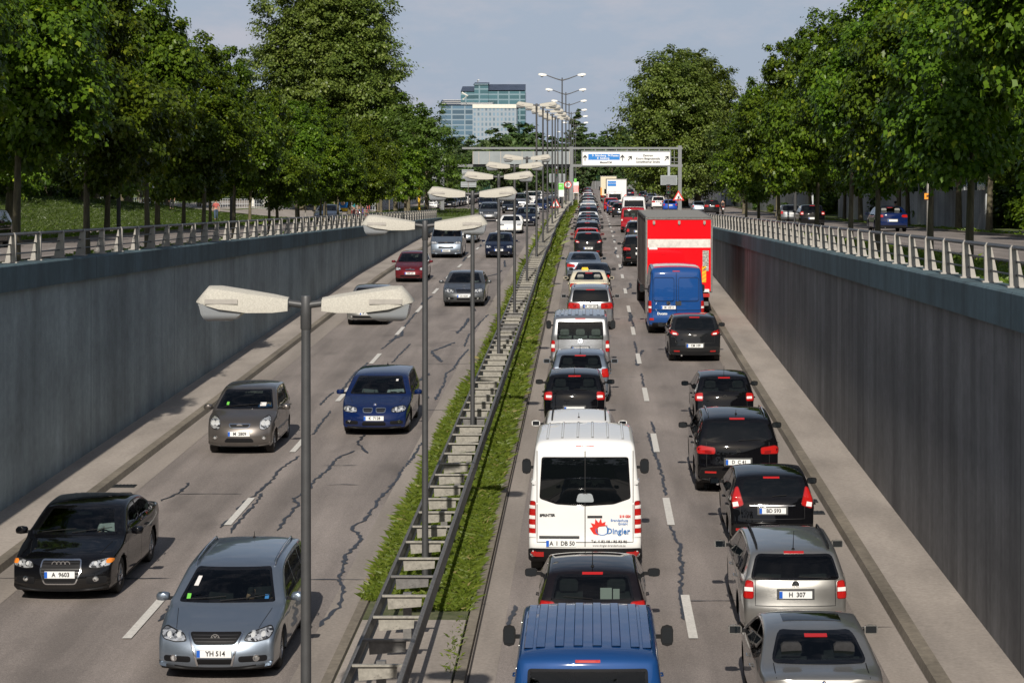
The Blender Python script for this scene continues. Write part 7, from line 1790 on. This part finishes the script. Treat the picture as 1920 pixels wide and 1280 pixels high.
def grove(protos, spots):
    used = set()
    for i, sp in enumerate(spots):
        k = sp.pop('k'); o = protos[k] if k not in used else copy_tree(protos[k]); used.add(k); spot(o, **sp)
M_ = [maple(100 + i) for i in range(4)]
gl, gr_ = 'young maples in the row behind the left railing', 'young maples in the row behind the right railing'
S = []
LT = [(50.6, 1.04), (58.5, 1.0), (66.7, .94), (75, .82), (83, .84), (91.3, .72), (99.6, .72), (108, .74), (117, .74), (127, .74), (137, .74)]
for i, (d, s) in enumerate(LT): S.append(dict(k=i % 4, x=-14.0 + random.uniform(-.2, .2), d=d * 1.037, s=s * 1.04, label='young maple behind the left railing, %s from the camera' % ords[i], group=gl))
S.append(dict(k=3, x=-13.6, d=42.5, s=1.05, label='young maple at the upper left corner, its trunk outside the picture', group=gl))
RT = [(41.5, 1.02), (49, 1.02), (57, 1.0), (65, 1.0), (74, .98), (84, 1.0), (102, 1.02), (111, .9), (121, .85)]
for i, (d, s) in enumerate(RT): S.append(dict(k=(i + 2) % 4, x=8.7 + random.uniform(-.2, .2), d=d, s=s, label='young maple behind the right railing, %s from the camera' % ords[i], group=gr_))
gl2, gr2 = 'trees in the second row across the left street', 'trees in the second row across the right street'
for i, (u, d) in enumerate(((-60, 84), (45, 92), (86, 97), (200, 108), (295, 120), (344, 129), (394, 139), (468, 153), (520, 166), (560, 178), (590, 190))):
    x = U(u, d) if i not in (1, 2) else -24.5 - (i - 1) * 1.5
    S.append(dict(k=i % 4, x=x, d=d, s=(1.15 if i < 5 else .86) + .06 * (i % 3), label='maple across the left street before the dark wood, %s from the left' % ords[i], group=gl2))
for i, (x, d) in enumerate(((21.5, 98), (20.5, 112), (21.3, 126), (20.4, 140), (21.5, 152), (20.6, 166), (21.2, 182), (20, 198), (18.5, 216), (20.5, 70), (21.5, 84))):
    S.append(dict(k=(i + 1) % 4, x=x, d=d, s=1.25 + .12 * (i % 3), label='taller maple across the right street, %s along the second row' % ords[i], group=gr2))
grove(M_, S)
# dark wood behind both streets: big crowns
W_ = [bigtree('broadleaf_tree', 300 + i, 13.5 + i, 4.2, 2.2 + .6 * i, 15000, .42, LM['wood'], tr=.28) for i in range(3)]
S = []
gw = 'big trees of the dark wood'
WL = []
for i in range(22):
    d = 82 + i * 9.5; WL.append((-43 - 5 * (i % 2) - max(0, (d - 190)) * .05 - 2 * math.sin(i * 2.3), d, 1.0 + .15 * (i % 3)))
for i in range(9): WL.append((-58 - 3 * (i % 2), 105 + i * 22, 1.35))
for i in range(20):
    d = 70 + i * 10; WL.append((28 + 5 * (i % 2) + 2 * math.sin(i * 1.7) + (0 if d > 118 else 3), d, 1.0 + .17 * (i % 3)))
for i in range(9): WL.append((42 + 4 * (i % 2), 95 + i * 24, 1.4))
for i in range(12): WL.append((-30 - i * 4.5, 352 + 9 * (i % 3), 1.15))
for i in range(6): WL.append((-64 - i * 6, 300 + 9 * (i % 3), 1.3))
sc_far = [(t, d, s) for t, d, s in WL]
for i, (x, d, s) in enumerate(sc_far):
    side = 'left' if x < 0 else 'right'
    if x < 0 and 215 < d < 300 and x > -50: continue
    S.append(dict(k=i % 3, x=x, d=d, s=s, label='big dark tree of the dense wood on the %s side' % side, group=gw + ' on the ' + side))
grove(W_, S)
# shrubs closing the view below the crowns
def shrub(seed, r, h, n, size, mat): 
    rr = random.Random(seed); bl = [(rr.uniform(-r, r) * .7, rr.uniform(-.5, .5), h * rr.uniform(.3, .6), r * .45, r * .4, h * .45, 1) for _ in range(6)]
    g = empty('shrub'); mb = MB()
    for k in range(5): a = k * 1.3; mb.tube([(0, 0, -.1), (math.cos(a) * .3 * r, math.sin(a) * .3, h * .5)], [.04, .015], 5)
    mb.build('stem', MT['bark'], g); put('foliage', crown_mesh('foliage', seed, bl, n, size, mat), g); return g
SH = [shrub(500 + i, 2.6, 2.6 + .5 * i, 3800, .26, LM['wood' if i else 'maple']) for i in range(2)]
S = []
for i in range(24):
    d = 80 + i * 6.5; S.append(dict(k=i % 2, x=-42 - 4 * (i % 3) - 8 * smooth(150, 230, d), d=d, s=1.0 + .3 * (i % 3), label='dense shrub at the foot of the dark wood on the left bank', cat='shrub', group='shrubs on the left bank'))
for i in range(7): S.append(dict(k=i % 2, x=26.3 + 1.5 * (i % 3), d=102 + i * 4.5, s=.9 + .2 * (i % 2), label='bright green shrub beside the near end of the right noise barrier', cat='shrub', group='shrubs at the right edge'))
for i in range(16): S.append(dict(k=i % 2, x=26 + 2 * (i % 3), d=135 + i * 8, s=1.25, label='shrub behind the right noise barrier', cat='shrub', group='shrubs behind the right barrier'))
for i in range(12): S.append(dict(k=i % 2, x=21.3 - .9 * smooth(216, 420, 216 + i * 18), d=218 + i * 18, s=.45, label='low shrub along the foot of the far right barrier', cat='shrub', group='low shrubs along the far barrier'))
for i in range(16): S.append(dict(k=i % 2, x=-26 + i * 5.2, d=728 + 6 * (i % 3), s=1.9, sz=1.2, label='bush of the pale green hedge above the distant mesh fence', cat='shrub', group='bushes of the distant hedge'))
grove(SH, S)
# big poplars and the round crown on the right
PP = [bigtree('poplar_tree', 900, 29.5, 6.6, 3.0, 85000, .36, LM['poplar'], 46, .95, .6), bigtree('poplar_tree', 905, 20.5, 6.4, 3.6, 70000, .34, LM['poplar'], 44, .95, .5)]
S = [dict(k=0, x=U(565, 262), d=262, s=1.0, rz=.3, label='huge poplar with its left edge against the sky', group='huge poplars on the left'), dict(k=0, x=U(668, 266), d=266, s=1.03, rz=2.2, label='huge poplar whose right edge stands against the sky', group='huge poplars on the left'),
     dict(k=0, x=U(620, 290), d=290, s=1.05, rz=4.0, label='huge poplar behind the other two on the left', group='huge poplars on the left'),
     dict(k=1, x=U(1258, 292), d=292, s=1.03, rz=.5, label='round crowned poplar with lumpy outline right of the gantry', group='round crowned poplars on the right'), dict(k=1, x=U(1308, 300), d=300, s=1.03, rz=1.9, label='round crowned poplar behind the maples right of the gantry', group='round crowned poplars on the right'),
     dict(k=1, x=U(1284, 310), d=310, s=1.06, rz=3.3, label='lower crowned poplar between the two right of the gantry', group='round crowned poplars on the right')]
grove(PP, S)
PC = [bigtree('locust_tree', 950, 12.5, 4.0, 2.5, 15000, .30, LM['locust'], 18, 1.0, .22), bigtree('lime_tree', 955, 8.0, 2.9, 2.0, 11000, .28, LM['maple'], 12, 1.0, .16), bigtree('slender_poplar', 960, 17.5, 2.1, 1.0, 9000, .45, LM['far'], 16, .5, .25), bigtree('distant_tree', 965, 12, 4.6, 1.6, 7000, .75, LM['far'], 14, 1.0, .3)]
S = [dict(k=0, x=U(800, 236), d=236, s=.98, rz=.4, label='light green locust tree leaning over the left road'), dict(k=0, x=U(766, 246), d=246, s=1.05, rz=2.0, label='locust tree between the poplars and the gantry'), dict(k=0, x=U(838, 300), d=300, s=.72, rz=3.0, label='low locust tree left of the gantry board'),
     dict(k=1, x=U(714, 208), d=208, s=1.0, label='small lime tree with dark crown above the group of cyclists'), dict(k=1, x=U(760, 226), d=226, s=.95, label='small lime tree right of the one above the cyclists'), dict(k=1, x=U(655, 176), d=176, s=.98, label='small lime tree in front of the pale office block'), dict(k=1, x=U(610, 150), d=150, s=.95, label='small lime tree above the big grey sign back'),
     dict(k=0, x=U(742, 262), d=262, s=1.2, rz=1.2, label='dark locust tree behind the lime trees'), dict(k=0, x=U(1395, 236), d=236, s=.95, label='locust tree with light crown right of the round poplar'),
     dict(k=2, x=U(1080, 420), d=420, s=1.02, label='slender poplar behind the tall lamps', group='slender far poplars'), dict(k=2, x=U(1092, 430), d=430, s=.86, label='lower slender poplar right of the tall lamps', group='slender far poplars'), dict(k=2, x=U(1066, 440), d=440, s=.80, label='slender poplar left of the tall lamps', group='slender far poplars')]
gf = 'trees on the far horizon'
far = [(880, 420, .95), (905, 520, .9), (935, 400, 1.02), (962, 430, 1.15), (990, 410, 1.1), (1015, 470, 1.0), (1040, 450, .95), (855, 360, .85), (870, 340, .72)]
for i, (u, d, s) in enumerate(far): S.append(dict(k=3, x=U(u, d), d=d, s=s, label='round dark tree on the horizon between the glass tower and the lamps' if u > 900 else 'tree on the horizon left of the gantry board', group=gf + (' left' if u <= 900 else ' centre')))
for i in range(15): S.append(dict(k=3, x=U(1096 + i * 8.5, 700), d=700 + 15 * (i % 3), s=1.15 + .3 * math.sin(i * 2.1) ** 2 + .03 * i, label='tree of the distant wood line behind the gantry', group=gf + ' right'))
for i in range(16): S.append(dict(k=3, x=U(700 + i * 24, 600), d=600 + 12 * (i % 3), s=1.0 + .2 * math.sin(i * 1.7) ** 2, label='tree of the distant wood line behind the left gantry half', group=gf + ' behind'))
for i, (u, d) in enumerate(((1215, 430), (1180, 470), (1200, 520), (1235, 425), (1150, 560), (1256, 415))): S.append(dict(k=3, x=U(u, d) + 3, d=d, s=.80 + .05 * (i % 3), label='dark tree at the right end of the distant wood line', group=gf + ' right end'))
grove(PC, S)

# ------------------------------------------------------------------ grass: blades on the median and tufts on the verges
def blades(name, regions, hgt, wid, mat, zfun, seed=1, lift=.12):
    rg = np.random.default_rng(seed); P_ = []; Hh = []; Ww = []
    for (x0, x1, d0, d1, n, k) in regions:
        x = rg.uniform(x0, x1, n); d = rg.uniform(d0, d1, n)
        z = np.array([zfun(a, b) for a, b in zip(x, d)]) + lift
        # uneven edge and patchy height
        f = .85 + .2 * np.sin(d * .9 + x * 5) * np.sin(d * .31 + 1) + rg.normal(0, .22, n)
        P_.append(np.stack([x + rg.normal(0, .03, n), d, z], 1)); Hh.append(hgt * k * np.clip(f, .35, 1.5) * rg.uniform(.6, 1.2, n)); Ww.append(np.full(n, wid * k))
    p = np.concatenate(P_); h = np.concatenate(Hh)[:, None]; w = np.concatenate(Ww)[:, None]; n = len(p)
    a = rg.uniform(0, 6.28, n); s = np.stack([np.cos(a), np.sin(a), 0 * a], 1); t = rg.normal(0, .45, (n, 3)); t[:, 2] = 1; t[:, 1] += .1
    V = np.stack([p - s * w, p + s * w, p + t * h * .6 + s * w * .6, p + t * h + np.stack([t[:, 0] * .5, t[:, 1] * .5, -.25 + 0 * a], 1) * h], 1).reshape(-1, 3).astype(np.float32)
    me = bpy.data.meshes.new(name); me.vertices.add(n * 4); me.vertices.foreach_set('co', V.ravel()); me.loops.add(n * 4); me.loops.foreach_set('vertex_index', np.arange(n * 4, dtype=np.int32)); me.polygons.add(n)
    me.polygons.foreach_set('loop_start', (np.arange(n) * 4).astype(np.int32)); me.update(calc_edges=True)
    at = me.attributes.new('tint', 'FLOAT', 'POINT'); at.data.foreach_set('value', np.repeat(np.clip(rg.normal(.45, .25, n), 0, 1), 4).astype(np.float32))
    me.materials.append(mat); me.validate(); o = put(name, me); o['kind'] = 'stuff'; return o
GR = leafmat('grass_blades', [(.07, .115, .015), (.12, .19, .022), (.20, .26, .04), (.34, .30, .12)], .35)
blades('median_grass', [(-2.34, -1.93, 33.8, 48, 26000, 1), (-2.34, -1.93, 48, 62, 16000, 1.25), (-3.62, -3.06, 34.5, 62, 42000, 1.1), (-3.06, -2.34, 33.8, 62, 26000, .8), (-3.45, -1.93, 62, 110, 40000, 1.5), (-3.45, -1.93, 110, 330, 22000, 2.6), (-2.05, -1.86, 30, 33.5, 160, .6), (-3.66, -3.4, 35, 60, 3000, .7)], .13, .0055, GR, lambda x, d: zf(d), 3, .10)
blades('verge_grass', [(-15, -12.2, 38, 60, 9000, 1), (-15, -12.2, 60, 165, 12000, 1.8), (6.6, 10.8, 28, 60, 9000, 1), (6.6, 10.8, 60, 120, 9000, 1.6), (-25.1, -22.8, 70, 200, 9000, 2), (19.8, 20.9, 70, 200, 4000, 2)], .13, .010, GR, gz, 5, 0)
GB = leafmat('bank_grass_blades', [(.028, .048, .007), (.05, .08, .010), (.09, .125, .018)], .3)
blades('bank_grass', [(-44, -27.8, 88, 205, 60000, 1.5), (-25, -13, 215, 285, 12000, 1.8)], .11, .010, GB, gz, 6, 0)

# the wood and embankment behind the viewpoint (added unseen, darkens paint and glass reflections)
rr = random.Random(5); bl = [(-110 + i * 7.3, -78 + rr.uniform(-5, 5), 5.5 + rr.uniform(-2, 3), 6, 4.5, 8 + rr.uniform(-1.5, 2), 1) for i in range(31)]
o = put('reflection_wood', crown_mesh('reflection_wood', 9, bl, 42000, 1.1, LM['wood'])); o['kind'] = 'stuff'
mb = MB(); mb.prism([(-130, -8.5), (-130, 1.0), (-60, 2.4), (60, 2.4), (130, 1.0), (130, -8.5)], -86, -82); o = mb.build('reflection_bank', MT['grassground'], None, smooth=False); o['kind'] = 'structure'
